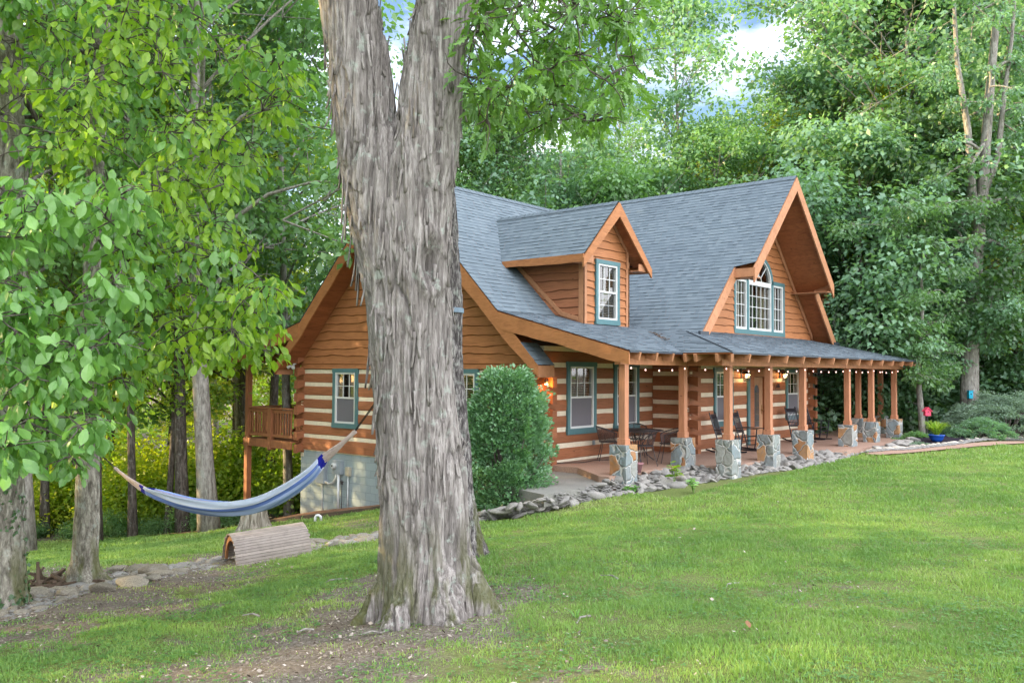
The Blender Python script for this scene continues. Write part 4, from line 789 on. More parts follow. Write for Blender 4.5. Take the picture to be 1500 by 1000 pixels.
# ---- gable siding
b = siding(LX, 0.0, 9.05, lambda u: 2.095, lambda u: 6.86-abs(u-4.5), 2.02, .22, seed=3); b.build('gable_siding', SIDING, house)
b = siding(SX(17.4, 1), 0.0, 9.05, lambda u: 2.095, lambda u: 6.86-abs(u-4.5), 2.02, .22, seed=4); b.build('gable_siding', SIDING, house)
b = MB(); b.prism([(0, 2.1), (9.05, 2.1), (4.5, 6.8)], 0, 0) if False else None
b.frame((0, 0, 0), (0, 1, 0), (1, 0, 0)); b.prism([(.02, 2.1), (9.03, 2.1), (9.03, 2.3), (4.5, 6.8), (.02, 2.3)], .003, .05); b.prism([(.02, 2.1), (9.03, 2.1), (9.03, 2.3), (4.5, 6.8), (.02, 2.3)], 17.35, 17.395); b.build('gable_backing', LOG, house)
# big front gable wall above the porch roof
cz = lambda u: 7.42-abs(u-8.7)
b = siding(GX, 4.64, 12.76, lambda u: 2.6, lambda u: cz(u), 2.5, .215, [(7.14+.1, 10.63-.1, 3.2+.1, 4.8), (8.0, 9.74, 3.3, 4.75)]+[(8.87-.86*math.sqrt(1-((i+.5)/8)**2), 8.87+.86*math.sqrt(1-((i+.5)/8)**2), 4.74+.093*i, 4.74+.093*(i+1)) for i in range(8)], seed=9)
b.build('front_gable_siding', SIDING, house)
b = MB(); b.frame((0, -1.09, 0), (1, 0, 0), (0, 1, 0)); b.prism([(4.7, 2.5), (7.2, 2.5), (7.2, 5.85), (4.7, 3.35)], .004, .05); b.prism([(10.57, 2.5), (12.7, 2.5), (12.7, 3.35), (10.57, 5.5)], .004, .05); b.prism([(7.2, 4.83), (8.0, 4.83), (8.2, 5.42), (8.87, 5.56), (9.5, 5.4), (9.75, 4.83), (10.57, 4.83), (10.57, 5.5), (8.7, 7.35), (7.2, 5.85)], .004, .05); b.box(7.2, 10.57, .004, .05, 2.5, 3.28); b.build('front_gable_backing', SIDING, house)
# ---- arched window group
def arched():
    fr = GX; t = MB(**fr); x0, xa, xb, x1 = 7.14, 8.02, 9.72, 10.63; zb, zt = 3.18, 4.84; cx, R0 = (xa+xb)/2, .5*(xb-xa)
    t.box(x0, x1, 0, .05, zb, zb+.13); t.box(x0, x0+.1, 0, .045, zb+.13, zt-.11); t.box(x1-.1, x1, 0, .045, zb+.13, zt-.11); t.box(x0, xa+.02, 0, .045, zt-.11, zt); t.box(xb-.02, x1, 0, .045, zt-.11, zt)
    t.box(xa-.07, xa+.07, 0, .046, zb+.13, zt-.111); t.box(xb-.07, xb+.07, 0, .046, zb+.13, zt-.111)
    def arc(r0, r1, n0, n1, mb, zc, e=.86, seg=18):
        for i in range(seg):
            a, c = math.pi*i/seg, math.pi*(i+1)/seg
            p = [(cx+r*math.cos(q), zc+r*e*math.sin(q)) for r, q in ((r0, a), (r1, a), (r1, c), (r0, c))]
            mb.prism(p, n0, n1, .5)
    zc = 4.73; arc(R0-.04, R0+.07, 0, .045, t, zc); win = t.build('window', TEAL, house); win['label'] = 'triple window with half-round top in the big gable'
    s = MB(**fr); p = MB(**fr)
    def unit(a, b, c, d, cols, rows, f=.055):
        s.box(a, a+f, -.05, .03, c, d); s.box(b-f, b, -.05, .03, c, d); s.box(a+f, b-f, -.05, .029, d-f, d); s.box(a+f, b-f, -.05, .032, c, c+f*1.2)
        for i in range(1, cols): u = a+f+(b-a-2*f)*i/cols; s.box(u-.009, u+.009, -.03, -.01, c+f, d-f)
        for i in range(1, rows): z = c+f+(d-c-2*f)*i/rows; s.box(a+f, b-f, -.029, -.008, z-.009, z+.009)
        p.box(a+f, b-f, -.04, -.036, c+f, d-f)
    unit(x0+.1, xa-.07, zb+.13, zt-.11, 3, 4); unit(xb+.07, x1-.1, zb+.13, zt-.11, 3, 4); unit(xa+.07, xb-.07, zb+.13, 4.68, 5, 4)
    s.box(xa+.07, xb-.07, -.05, .03, 4.68, 4.76); r = R0-.05; arc(r-.055, r, -.05, .03, s, 4.755, .86)
    for q in (45, 90, 135):
        q = math.radians(q); d = np.array([math.cos(q), math.sin(q)*.86]); a = np.array([cx, 4.76])+d*.2; e = np.array([cx, 4.76])+d*(r-.05); nrm = np.array([-d[1], d[0]])/np.linalg.norm(d)*.011
        s.prism([tuple(a-nrm), tuple(e-nrm), tuple(e+nrm), tuple(a+nrm)], -.03, -.01, .5)
    arc(.18, .205, -.03, -.009, s, 4.76, .86, 8)
    p.prism([(cx+(r-.05)*math.cos(q), 4.76+(r-.05)*.86*math.sin(q)) for q in np.linspace(0, math.pi, 15)], -.04, -.036, .5)
    s.build('sash', VINYL, win); p.build('pane', GLASS, win)
    c = MB(**fr)
    for a, b_ in ((x0+.15, xa-.1), (xb+.1, x1-.15), (xa+.1, xa+.45), (xb-.45, xb-.1)):
        n = 14
        for i in range(n): u = a+(b_-a)*i/n; c.add([(u, -.22, zb+.1), (u+(b_-a)/n, -.18 if i % 2 else -.25, zb+.1), (u+(b_-a)/n, -.18 if i % 2 else -.25, zt), (u, -.22, zt)], [(0, 1, 2, 3)], .5)
    c.build('curtain', BLIND, win)
    q = MB(**fr); q.box(x0-.1, x1+.1, -1.0, -.98, zb-.1, 5.7); q.box(x0-.1, x0-.08, -1, -.06, zb-.1, 5.6); q.box(x1+.08, x1+.1, -1, -.06, zb-.1, 5.6); q.build('dark_room', DARKIN, win)
arched()
# ---- roof
def shingles(mb, O, U, V, vmax, Lf, Rf, ex=.142):
    O, U, V = [np.array(q, float) for q in (O, U, V)]; V /= np.linalg.norm(V); Nn = np.cross(U, V); Nn = Nn if Nn[2] > 0 else -Nn; mb.frame((0, 0, 0), (1, 0, 0), (0, 1, 0)); v = 0.
    while v < vmax-.01:
        v1 = min(v+ex, vmax); l0, r0, l1, r1 = Lf(v), Rf(v), Lf(v1), Rf(v1); u = min(l0, l1)-random.random()*.15; ue = max(r0, r1)
        while u < ue:
            wd = random.choice((.10, .14, .17, .2, .27)); un = u+wd; c = lambda x, a, b: min(max(x, a), b)
            a0, b0, a1, b1 = c(u, l0, r0), c(un, l0, r0), c(u, l1, r1), c(un, l1, r1); u = un
            if b0-a0 < 1e-4 and b1-a1 < 1e-4: continue
            th = random.choice((.008, .009, .015)); p = lambda x, vv, t: tuple(O+U*x+V*vv+Nn*t)
            mb.add([p(a0, v, th), p(b0, v, th), p(b1, v1, .002), p(a1, v1, .002)], [(0, 1, 2, 3)], .12+.88*random.random()); mb.add([p(a0, v, -.004), p(b0, v, -.004), p(b0, v, th), p(a0, v, th)], [(0, 1, 2, 3)], 0.0)  # butt edges dark: cut asphalt plus the course shadow put into the colour
        v = v1
rf = MB()
X2 = lambda f: (lambda v: 17.4-f(v))
s2 = math.sqrt(.5)
def both(O, U, V, vmax, L_, R_, cx=17.4):
    shingles(rf, O, U, V, vmax, L_, R_)
    O2 = (cx-O[0], O[1], O[2])
    if U[0] == 1: shingles(rf, (O[0], O[1], O[2]), U, V, vmax, lambda v: cx-R_(v), lambda v: cx-L_(v))
    else: shingles(rf, O2, U, (-V[0], V[1], V[2]), vmax, L_, R_)
both((0, .8, 3.43), (1, 0, 0), (0, 1, 1), 5.233, lambda v: -.70, lambda v: .8+v*s2+3.66)                         # main front slopes
shingles(rf, (0, 8.2, 3.43), (1, 0, 0), (0, -1, 1), 5.233, lambda v: -.70, lambda v: 18.1)                        # main rear slope
sv = (0, 3.5, .94); sl = math.hypot(3.5, .94); cy_ = 3.5/sl
wz = lambda Y: 2.49+(Y+2.7)*.94/3.5
both((0, -2.7, 2.49), (1, 0, 0), sv, sl, lambda v: -.70, lambda v: min(4.257+1.053*(-2.7+v*cy_), 1.03+wz(-2.7+v*cy_)))  # shallow wing roofs over the porch
shingles(rf, (0, 11.7, 2.49), (1, 0, 0), (0, -3.5, .94), sl, lambda v: -.70, lambda v: 18.1)
def crossR(v):
    X = 3.75+v*s2; Z = X-1.0
    return min(X-3.62, 5.0) if X > 4.43 else (Z-3.19)/.258
both((3.75, 0, 2.75), (0, 1, 0), (1, 0, 1), 7.0, lambda v: -2.31 if 2.75+v*s2 > 4.87 else -1.75, crossR)           # big cross gable
ps = math.hypot(2.76, .676)
both((0, -3.85, 2.49), (1, 0, 0), (0, 2.76, .676), ps, lambda v: 1.4+v*2.76/ps, lambda v: 8.25, 16.5)               # central porch roof
both((1.4, 0, 2.49), (0, 1, 0), (1, 0, .245), 2.7, lambda v: -3.85+v*.971, lambda v: (1.4+v*.971-4.257)/1.053, 16.5)  # its hipped ends
# dormer roofs
both((1.0, 0, 4.80), (0, 1, 0), (1.42, 0, 1.42), 2.01, lambda v: -.37, lambda v: 4.80+v*s2-2.63+.02)
both((3.84, 0, 4.80), (0, 1, 0), (-1.42, 0, 1.42), 2.01, lambda v: -.37, lambda v: 4.80+v*s2-2.63+.02)
# small returns where the steep rake runs past the porch roof
for x0, x1 in ((-.69, -.1), (17.5, 18.09)):
    shingles(rf, (0, -.36, 2.21), (1, 0, 0), (0, 1, 1), .70, lambda v: x0, lambda v: x1)
# ridge caps
def cap(a, b, w=.13):
    a = np.array(a, float); b = np.array(b, float); L_ = np.linalg.norm(b-a); n = int(L_/.14); d = (b-a)/L_; sd_ = np.array([-d[1], d[0], 0])
    for i in range(n):
        p = a+d*i*.14; q = p+d*.145; t = .026 if i % 2 else .02; up = np.array([0, 0, 1])
        rf.add([tuple(p-sd_*w-up*(w*.95)+up*t), tuple(p+up*t), tuple(p+sd_*w-up*(w*.95)+up*t), tuple(q-sd_*w-up*(w*.95)+up*.012), tuple(q+up*.012), tuple(q+sd_*w-up*(w*.95)+up*.012)], [(0, 1, 4, 3), (1, 2, 5, 4)], .3+.6*random.random())
cap((-.7, 4.5, 7.14), (8.1, 4.5, 7.14)); cap((18.1, 4.5, 7.14), (9.3, 4.5, 7.14)); cap((8.7, -2.31, 7.71), (8.7, 5.0, 7.71)); cap((2.42, -.37, 6.23), (2.42, 3.6, 6.23), .1); cap((14.98, -.37, 6.23), (14.98, 3.6, 6.23), .1)
roof = rf.build('shingle_roof', SHING, house)
# flashing line on the porch hip
fm = MB(); fm.tube([(1.42, -3.83, 2.512), (3.75, -1.5, 3.085)], .014, 5); fm.box(3.9, 4.35, -1.80, -1.74, 3.0, 3.09); fm.box(13.05, 13.5, -1.80, -1.74, 3.0, 3.09); fm.build('roof_flashing', FLASH, roof)
# deck boards of the roof (its underside is planked)
def plank_slab(mb, O, U, V, u0, u1, v0, v1, off=-.012, th=.03, bw=.19, along='U'):
    """planks under a roof plane; boards run along U, stacked along V"""
    O, U, V = [np.array(q, float) for q in (O, U, V)]; V = V/np.linalg.norm(V); Nn = np.cross(U, V); Nn = Nn if Nn[2] > 0 else -Nn; mb.frame(O+Nn*off, U, V, Nn); v = v0
    fa = u0 if callable(u0) else (lambda v: u0); fb = u1 if callable(u1) else (lambda v: u1)
    while v < v1-1e-3:
        vn = min(v+bw, v1); a, b_, c, d = fa(v), fb(v), fa(vn), fb(vn); t = th+random.uniform(-.002, .002)
        if b_-a > .01 or d-c > .01: mb.add([(a, v, -t), (b_, v, -t), (d, vn-.004, -t), (c, vn-.004, -t), (a, v, 0), (b_, v, 0), (d, vn-.004, 0), (c, vn-.004, 0)], [(0, 3, 2, 1), (4, 5, 6, 7), (0, 1, 5, 4), (1, 2, 6, 5), (2, 3, 7, 6), (3, 0, 4, 7)])
        v = vn
sm = MB()
pl = plank_slab
for c in (0, 1):
    m = (lambda f: f) if c == 0 else (lambda f: f)
# gable overhangs, left and right ends
for x0, x1 in ((-.66, .02), (17.38, 18.06)):
    pl(sm, (0, -.36, 2.23), (1, 0, 0), (0, 1, 1), x0, x1, 0, 6.86, -.16, .03); pl(sm, (0, 9.36, 2.23), (1, 0, 0), (0, -1, 1), x0, x1, 0, 6.86, -.16, .03)
pl(sm, (0, .8, 3.43), (1, 0, 0), (0, 1, 1), .02, lambda v: .8+v*s2+3.5, 0, 5.2, -.012, .03, .6); pl(sm, (0, .8, 3.43), (1, 0, 0), (0, 1, 1), lambda v: 17.4-(.8+v*s2+3.5), 17.38, 0, 5.2, -.012, .03, .6); pl(sm, (0, 8.2, 3.43), (1, 0, 0), (0, -1, 1), .02, 17.38, 0, 5.2, -.012, .03, .6)
# porch ceilings
pl(sm, (0, -2.7, 2.49), (1, 0, 0), sv, -.66, lambda v: min(4.257+1.053*(-2.7+v*cy_), 1.0+wz(-2.7+v*cy_)), .0, sl, -.01, .022, .16)
pl(sm, (0, -2.7, 2.49), (1, 0, 0), sv, lambda v: 17.4-min(4.257+1.053*(-2.7+v*cy_), 1.0+wz(-2.7+v*cy_)), 18.06, .0, sl, -.01, .022, .16)
pl(sm, (0, 11.7, 2.49), (1, 0, 0), (0, -3.5, .94), -.66, 18.06, 0, sl, -.01, .022, .16)
pl(sm, (0, -3.85, 2.49), (1, 0, 0), (0, 2.76, .676), lambda v: 1.42+v*2.76/ps, lambda v: 15.08-v*2.76/ps, .0, ps, -.01, .022, .16)
pl(sm, (1.4, 0, 2.49), (0, 1, 0), (1, 0, .245), lambda v: -3.83+v*.971, lambda v: (1.4+v*.971-4.257)/1.053, 0, 2.6, -.01, .022, .16)
pl(sm, (15.1, 0, 2.49), (0, 1, 0), (-1, 0, .245), lambda v: -3.83+v*.971, lambda v: (1.4+v*.971-4.257)/1.053, 0, 2.6, -.01, .022, .16)
# cross gable soffits and deck
cl = lambda v: -2.27 if 2.75+v*s2 > 4.87 else -1.71
for X0, sgn in ((3.75, 1), (13.65, -1)):
    pl(sm, (X0, 0, 2.75), (0, 1, 0), (sgn, 0, 1), cl, -1.05, .3, 7.0, -.15, .03, .2); pl(sm, (X0, 0, 2.75), (0, 1, 0), (sgn, 0, 1), -1.05, lambda v: crossR(v)-.1, 0, 7.0, -.012, .03, .6)
for cx in (2.42, 14.98):
    for s in (1, -1): pl(sm, (cx-s*1.42, 0, 4.80), (0, 1, 0), (s, 0, 1), -.34, .02, .05, 2.0, -.11, .02, .18); pl(sm, (cx-s*1.42, 0, 4.80), (0, 1, 0), (s, 0, 1), .02, lambda v: 4.80+v*s2-2.66, .05, 2.0, -.012, .02, .4)
sm.build('soffit', SOFFIT, house)
# ---- barge boards and fascias
def wavy_board(mb, pts, wd, n0, n1, amp=.012, plumb=True):
    """pts: top edge (u,z); wd: vertical drop at each point"""
    top = []; bot = []; ph = random.random()*30; L_ = 0
    for (a, b_), (w0, w1) in zip(zip(pts[:-1], pts[1:]), zip(wd[:-1], wd[1:])):
        n = max(2, int(math.hypot(b_[0]-a[0], b_[1]-a[1])/.12))
        for i in range(n+(1 if b_ is pts[-1] else 0)):
            t = i/n; u = a[0]+(b_[0]-a[0])*t; z = a[1]+(b_[1]-a[1])*t; L_ += .12; top.append((u, z)); bot.append((u, z-(w0+(w1-w0)*t)-amp*(math.sin(L_*3+ph)+.6*math.sin(L_*7+ph*2))*(0 if (i == 0 and a is pts[0]) else 1)))
    for (a, b_, c, d) in zip(top[:-1], top[1:], bot[1:], bot[:-1]): pass
    k = len(top); vs = [(u, n0, z) for u, z in top+bot]+[(u, n1, z) for u, z in top+bot]; fs = []
    for i in range(k-1):
        fs += [(i, i+1, k+i+1, k+i), (2*k+i, 3*k+i, 3*k+i+1, 2*k+i+1), (i, 2*k+i, 2*k+i+1, i+1), (k+i, k+i+1, 3*k+i+1, 3*k+i)]
    fs += [(0, k, 3*k, 2*k), (k-1, 3*k-1, 4*k-1, 2*k-1)]; mb.add(vs, fs)
for xs_, in ((-.70,), (18.06,)):
    bm = MB(O=(xs_, 0, 0), U=(0, 1, 0), N=(1, 0, 0))
    wavy_board(bm, [(4.5, 7.10), (.8, 3.39), (-.36, 2.20)], [.42, .42, .25], 0, .04); wavy_board(bm, [(4.5, 7.10), (8.2, 3.39), (9.36, 2.20)], [.42, .42, .25], .001, .041)
    wavy_board(bm, [(.78, 3.395), (-2.68, 2.465)], [.36, .26], -.012, .028); wavy_board(bm, [(8.22, 3.395), (11.68, 2.465)], [.36, .26], -.012, .028)
    bm.build('barge_board', BARGE, house)
for x0, x1 in ((-.66, -.1), (17.5, 18.06)):
    for y0, y1 in ((-.36, -.32), (9.32, 9.36)):
        bm = MB(); bm.box(x0, x1, y0, y1, 1.94, 2.195)
        if y0 < 0: bm.box(x0, x1, -.322, .0, 1.93, 1.955); bm.box(-.14 if x0 < 0 else 17.5, -.10 if x0 < 0 else 17.54, -.322, 0, 1.95, 2.2)
        bm.build('eave_return', TRIM, house)
# cross gable barges: the upper roof runs out further than the lower
bm = MB(O=(0, -2.33, 0), U=(1, 0, 0), N=(0, 1, 0))
for s in (-1, 1):
    o = s*.0; wavy_board(bm, [(8.7, 7.67), (8.7+s*2.86, 4.81)], [.40, .40], .001*(s+1), .045, .004); bm.frame((0, -1.77, 0), (1, 0, 0), (0, 1, 0)); wavy_board(bm, [(8.7+s*2.80, 4.87), (8.7+s*4.75, 2.92)], [.38, .38], 0, .045, .004); bm.frame((0, -2.33, 0), (1, 0, 0), (0, 1, 0))
bm.frame((0, 0, 0), (1, 0, 0), (0, 1, 0)); bm.box(5.83, 5.87, -2.285, -1.77, 4.57, 4.80); bm.box(11.53, 11.57, -2.285, -1.77, 4.57, 4.80); bm.box(5.87, 6.3, -2.28, -1.1, 4.56, 4.58); bm.box(11.1, 11.53, -2.28, -1.1, 4.56, 4.58)
bm.build('gable_barge_board', TRIM, house)
tr_ = MB(O=(0, -1.09, 0), U=(1, 0, 0), N=(0, -1, 0))
for s in (-1, 1): tr_.prism([(8.7, 7.43), (8.7, 7.25), (8.7+s*4.1, 3.15), (8.7+s*4.1, 3.33)], .043, .075)
tr_.build('gable_trim', TRIM, house)
# ---- dormers
def dormer(cx, wl):
    x0, x1 = cx-.955, cx+.955; f = dict(O=(0, 0, 0), U=(1, 0, 0), N=(0, -1, 0)); zr = lambda u: 6.07-abs(u-cx)
    wq = (cx-.51, cx+.52, 3.22, 4.80); hq = (wq[0]+.05, wq[1]-.05, wq[2]+.05, wq[3]-.05)
    m = siding(f, x0+.0, x1+.001, lambda u: 3.1, zr, 3.06, .21, [hq], seed=int(cx*7)); m.frame((0, 0, 0), (1, 0, 0), (0, 1, 0))
    d = m.build('dormer', SIDING, house); d['label'] = wl
    c = MB(**SX(x0, -1)); siding(None, 0.0, 2.3, lambda u: max(3.0, 2.62+u), lambda u: 4.72, 3.0, .21, seed=int(cx*3), mb=c); c.build('cheek', LOG, d); c = MB(); c.frame((x1, 0, 0), (0, 1, 0), (1, 0, 0)); siding(None, 0.0, 2.3, lambda u: max(3.0, 2.62+u), lambda u: 4.72, 3.0, .21, seed=int(cx*5), mb=c); c.build('cheek', LOG, d)
    t = MB(); t.box(x0-.045, x0+.1, -.05, -.042, 3.12, 4.86); t.box(x0-.05, x0-.001, -.05, .09, 3.12, 4.7); t.box(x1-.1, x1+.045, -.05, -.042, 3.12, 4.86); t.box(x1+.001, x1+.05, -.05, .09, 3.12, 4.7)
    for xx in (x0-.05, x1+.04): t.frame((xx, 0, 0), (0, 1, 0), (1, 0, 0)); t.prism([(.1, 3.28), (.62, 3.42), (2.1, 4.74), (2.1, 4.88), (.6, 3.53), (.1, 3.38)], 0, .035)
    t.frame((0, 0, 0), (1, 0, 0), (0, -1, 0))
    for s in (-1, 1): t.prism([(cx, 6.08), (cx, 5.94), (cx+s*.86, 5.08), (cx+s*.86, 5.22)], .043, .07); t.box(cx+s*.9-.04, cx+s*.9+.04, .043, .07, 4.7, 5.18)
    t.frame((0, 0, 0), (1, 0, 0), (0, 1, 0))
    for s in (-1, 1):
        a, b_ = sorted((cx+s*1.0, cx+s*1.38)); t.box(a, b_, -.33, 0, 4.62, 4.65); t.box(a, b_, -.335, -.31, 4.65, 4.8)
    t.build('corner_trim', TRIM, d)
    e = MB(O=(0, -.42, 0), U=(1, 0, 0), N=(0, 1, 0))
    for s in (-1, 1): wavy_board(e, [(cx, 6.20), (cx+s*1.50, 4.70)], [.34, .22], .001*(s+1), .045, .003)
    for xx, n_ in ((cx-1.46, 0), (cx+1.42, 0)): e.frame((xx, 0, 0), (0, 1, 0), (1, 0, 0)); wavy_board(e, [(-.37, 4.80), (2.12, 4.80)], [.2, .16], 0, .04, .008)
    e.build('barge_board', BARGE, d)
    return wq
for cx, lb in ((2.42, 'near dormer with a white blue-framed window'), (14.98, 'far dormer mostly hidden by the big gable')):
    wq = dormer(cx, lb); window(FX | dict(O=(0, -.043, 0)), *wq, tw=.1, blinds=True, screen=False)
# ---- porch
def stone_pier(x, y, lab=None):
    n = 7; vs = []; fs = []; w, d, h = .43, .39, .61; b = MB(); idx = {}
    for i in range(n+1):
        for j in range(n+1):
            for k in range(n+3):
                if i in (0, n) or j in (0, n) or k in (0, n+2):
                    p = np.array([x+w*i/n, y+d*j/n, -.35+(h+.35)*k/(n+2)]); o = (vnoise(np.array([p*9.]), 4)[0]-.5)*.035; o2 = (vnoise(np.array([p*9.+7]), 8)[0]-.5)*.035; cx, cy2 = x+w/2, y+d/2
                    p = p+np.array([(1 if i == n else -1 if i == 0 else 0)*o+(0 if i in (0, n) else o2*.3), (1 if j == n else -1 if j == 0 else 0)*o2, 0 if k < n+2 else -abs(o)*.4]); idx[i, j, k] = len(vs); vs.append(tuple(p))
    K = n+2
    for a in range(n):
        for k in range(K): fs += [(idx[a, 0, k], idx[a+1, 0, k], idx[a+1, 0, k+1], idx[a, 0, k+1]), (idx[a, n, k], idx[a, n, k+1], idx[a+1, n, k+1], idx[a+1, n, k]), (idx[0, a, k], idx[0, a, k+1], idx[0, a+1, k+1], idx[0, a+1, k]), (idx[n, a, k], idx[n, a+1, k], idx[n, a+1, k+1], idx[n, a, k+1])]
        for c in range(n): fs += [(idx[a, c, K], idx[a+1, c, K], idx[a+1, c+1, K], idx[a, c+1, K])]
    b.add(vs, fs, .5); o = b.build('stone_pier', FLAG, house)
    q = MB(); px, py = x+w/2, y+d/2; ztop = 2.215; hw = .075; rot = random.uniform(-.01, .01)
    q.box(px-hw, px+hw, py-hw, py+hw, .60, ztop); po = q.build('post', POSTW, house, bevel=.008)
    c = MB(); c.box(px-hw-.02, px+hw+.02, py-hw-.02, py+hw+.02, .60, .73); c.build('collar', POSTW, po, bevel=.006)
PIERS = [(-.64, -2.57), (1.90, -2.5), (2.08, -3.51), (4.19, -3.51), (6.3, -3.5), (9.6, -3.5), (11.68, -3.5), (13.96, -3.5), (13.55, -2.5), (15.85, -2.5)]
for q in PIERS: stone_pier(*q)
bb = MB(); by = -3.5+.195; wy = -2.38
bb.box(1.9, 14.9, by-.07, by+.07, 2.216, 2.41); bb.box(-.66, 2.03, wy-.07, wy+.07, 2.216, 2.41); bb.box(14.2, 18.0, wy-.07, wy+.07, 2.216, 2.41); bb.box(2.04, 2.18, -2.9, by-.07, 2.2165, 2.409); bb.box(2.04, 2.18, -2.45, -2.9, 2.2165, 2.41) if False else None
bb.box(2.035, 2.175, -3.235, wy+.07, 2.217, 2.408); bb.box(14.3, 14.44, -3.235, wy+.07, 2.217, 2.408); bb.build('porch_beam', BEAMW, house, bevel=.006)
rr = MB()
def rafter(p, q, w=.06, h=.17): rr.beam(p, q, w, h)
cz2 = lambda Y: 2.49+(Y+3.85)*.245-.11
x = 2.2
while x < 14.6: ye = min(-1.12, -3.85+min(x-1.5, 15.0-x)-.05); rafter((x, -3.87, cz2(-3.87)), (x, ye, cz2(ye))); x += 1.0
x = -.35
while x < 1.5: rafter((x, -2.71, wz(-2.71)-.11), (x, -.02, wz(-.02)-.11)); rafter((17.4-x, -2.71, wz(-2.71)-.11), (17.4-x, -.02, wz(-.02)-.11)); x += .66
for y in (-3.5, -3.0, -2.75): xe = 1.4+max(.3, y+3.85)*.9+.1; rafter((1.38, y, 2.375), (xe, y, 2.375+(xe-1.38)*.245)); rafter((15.12, y, 2.375), (16.5-xe, y, 2.375+(xe-1.38)*.245))
rafter((1.40, -3.85, 2.37), (3.6, -1.6, 2.92)); rafter((15.1, -3.85, 2.37), (12.9, -1.6, 2.92)); rafter((1.55, -2.68, 2.38), (3.0, -1.3, 2.75))
rr.build('rafter_tails', TRIM, house)
# dark drip edge under the shingles
de = MB(); de.box(-.7, 1.4, -2.705, -2.69, 2.455, 2.489); de.box(1.42, 15.08, -3.855, -3.84, 2.455, 2.489); de.build('drip_edge', FLASH, roof)
# ---- front door
dj = MB(**GX); dj.box(8.0, 8.14, -.02, .045, -.02, 2.12); dj.box(9.52, 9.62, -.02, .045, -.02, 2.12); teal = dj.build('door_trim', TEAL, house)
dj = MB(**GX); dj.box(8.14, 8.46, -.1, .02, 0, 2.12); dj.box(9.27, 9.52, -.1, .02, 0, 2.12); dj.box(8.46, 9.27, -.1, .02, 1.95, 2.12); dj.box(8.0, 9.62, -.02, .03, 2.12, 2.22); dj.box(8.14, 9.52, -.2, .03, -.06, .0); dj.build('door_frame', LOG, house)
dd = MB(**GX); a0, a1 = 8.47, 9.26; dd.box(a0, a1, -.14, -.10, 0.005, 1.945)
for u0, u1, z0, z1 in ((a0, a0+.12, .01, 1.94), (a1-.12, a1, .01, 1.94), (a0+.12, a1-.12, .01, .2), (a0+.12, a1-.12, 1.78, 1.94), (a0+.12, a0+.22, .2, 1.78), (a1-.22, a1-.12, .2, 1.78)): dd.box(u0, u1, -.10, -.085 if u1-u0 > .15 or z1-z0 > 1.7 else -.092, z0, z1)
door = dd.build('front_door', wood('oak_door', (.50, .27, .15), (8, 8, 1), .75), house); door['label'] = 'light oak door with a tall arched glass panel'
gl = MB(**GX); ow = []
for t in np.linspace(0, math.pi, 9): ow.append((8.865+.15*math.cos(t), 1.5+.2*math.sin(t)))
gl.prism([(8.715, .5)]+ow[::-1]+[(9.015, .5)], -.0995, -.084, .5); gl.build('door_glass', GLASS, door); gl = MB(**GX); gl.prism([(8.70, .48)]+[(8.865+(u-8.865)*1.1, z+.02) for u, z in ow[::-1]]+[(9.03, .48)], -.0995, -.096, .5); gl.build('dark_backing', simple('leaded_glass_backing', (.10, .12, .15), .4), door)
gl = MB(**GX)
for i in range(6): u = 8.72+.058*i; gl.box(u, u+.006, -.084, -.081, .5, 1.5)
for i in range(5): z = .65+.2*i; gl.box(8.715, 9.015, -.083, -.080, z, z+.006)
gl.build('leading', BRASS, door)
hd = MB(**GX); hd.lathe([(.0, .0), (.03, .01), (.035, .03), (.02, .05)], 10) if False else hd.box(9.17, 9.2, -.085, -.03, .95, 1.0); hd.box(9.165, 9.205, -.085, -.075, .85, 1.12); hd.tube([(9.185, -.03, .98), (9.12, -.028, .985), (9.07, -.03, .98)], .011, 6); hd.build('door_handle', BRASS, door)
# ---- rear deck
dk = MB()
for i in range(17): y = 9.08+i*.145; dk.box(-.25, 8.0, y, y+.138, -.045, -.005)
dk.box(-.29, -.25, 9.08, 11.58, -.24, -.005); dk.box(-.25, 8, 11.54, 11.58, -.24, -.046); deck = dk.build('rear_deck', DECKW, house); deck['label'] = 'raised wooden deck behind the house'
rl = MB()
for a, b_ in (((-.22, 9.12), (-.22, 11.5)), ((-.22, 11.5), (8, 11.5))):
    n = int(math.dist(a, b_)/.13); dx, dy = (b_[0]-a[0])/n, (b_[1]-a[1])/n
    rl.beam((*a, .93), (*b_, .93), .14, .04); rl.beam((*a, .84), (*b_, .84), .04, .09); rl.beam((*a, .12), (*b_, .12), .04, .09)
    for i in range(n): px, py = a[0]+dx*(i+.5), a[1]+dy*(i+.5); rl.box(px-.02, px+.02, py-.02, py+.02, .165, .795) if i % 9 != 8 else rl.box(px-.06, px+.06, py-.06, py+.06, -.2, .95)
rl.build('railing', DECKW, deck)
for px, py in ((-.22, 11.42), (-.22, 10.2), (4, 11.42), (7.9, 11.42)):
    q = MB(); q.box(px-.08, px+.08, py-.08, py+.08, gz(px, py)-.1 if py > 11 else -.3, -.24); 
    if py > 11 or True: q.box(px-.075, px+.075, py-.075, py+.075, -.24 if py > 11 else -.24, 2.3 if py > 11 else .95)
    q.build('deck_post', DECKW, deck)
q = MB(); q.box(.28, .42, 9.1, 9.24, -2.3, -.24); q.box(-.3, 8, 11.38, 11.46, 2.3, 2.46); q.build('deck_post', DECKW, deck)
x = -.1; q = MB()
while x < 8: q.beam((x, 11.72, 2.37), (x, 9.1, 3.07), .085, .135); x += .6
q.build('rear_rafters', TRIM, house)
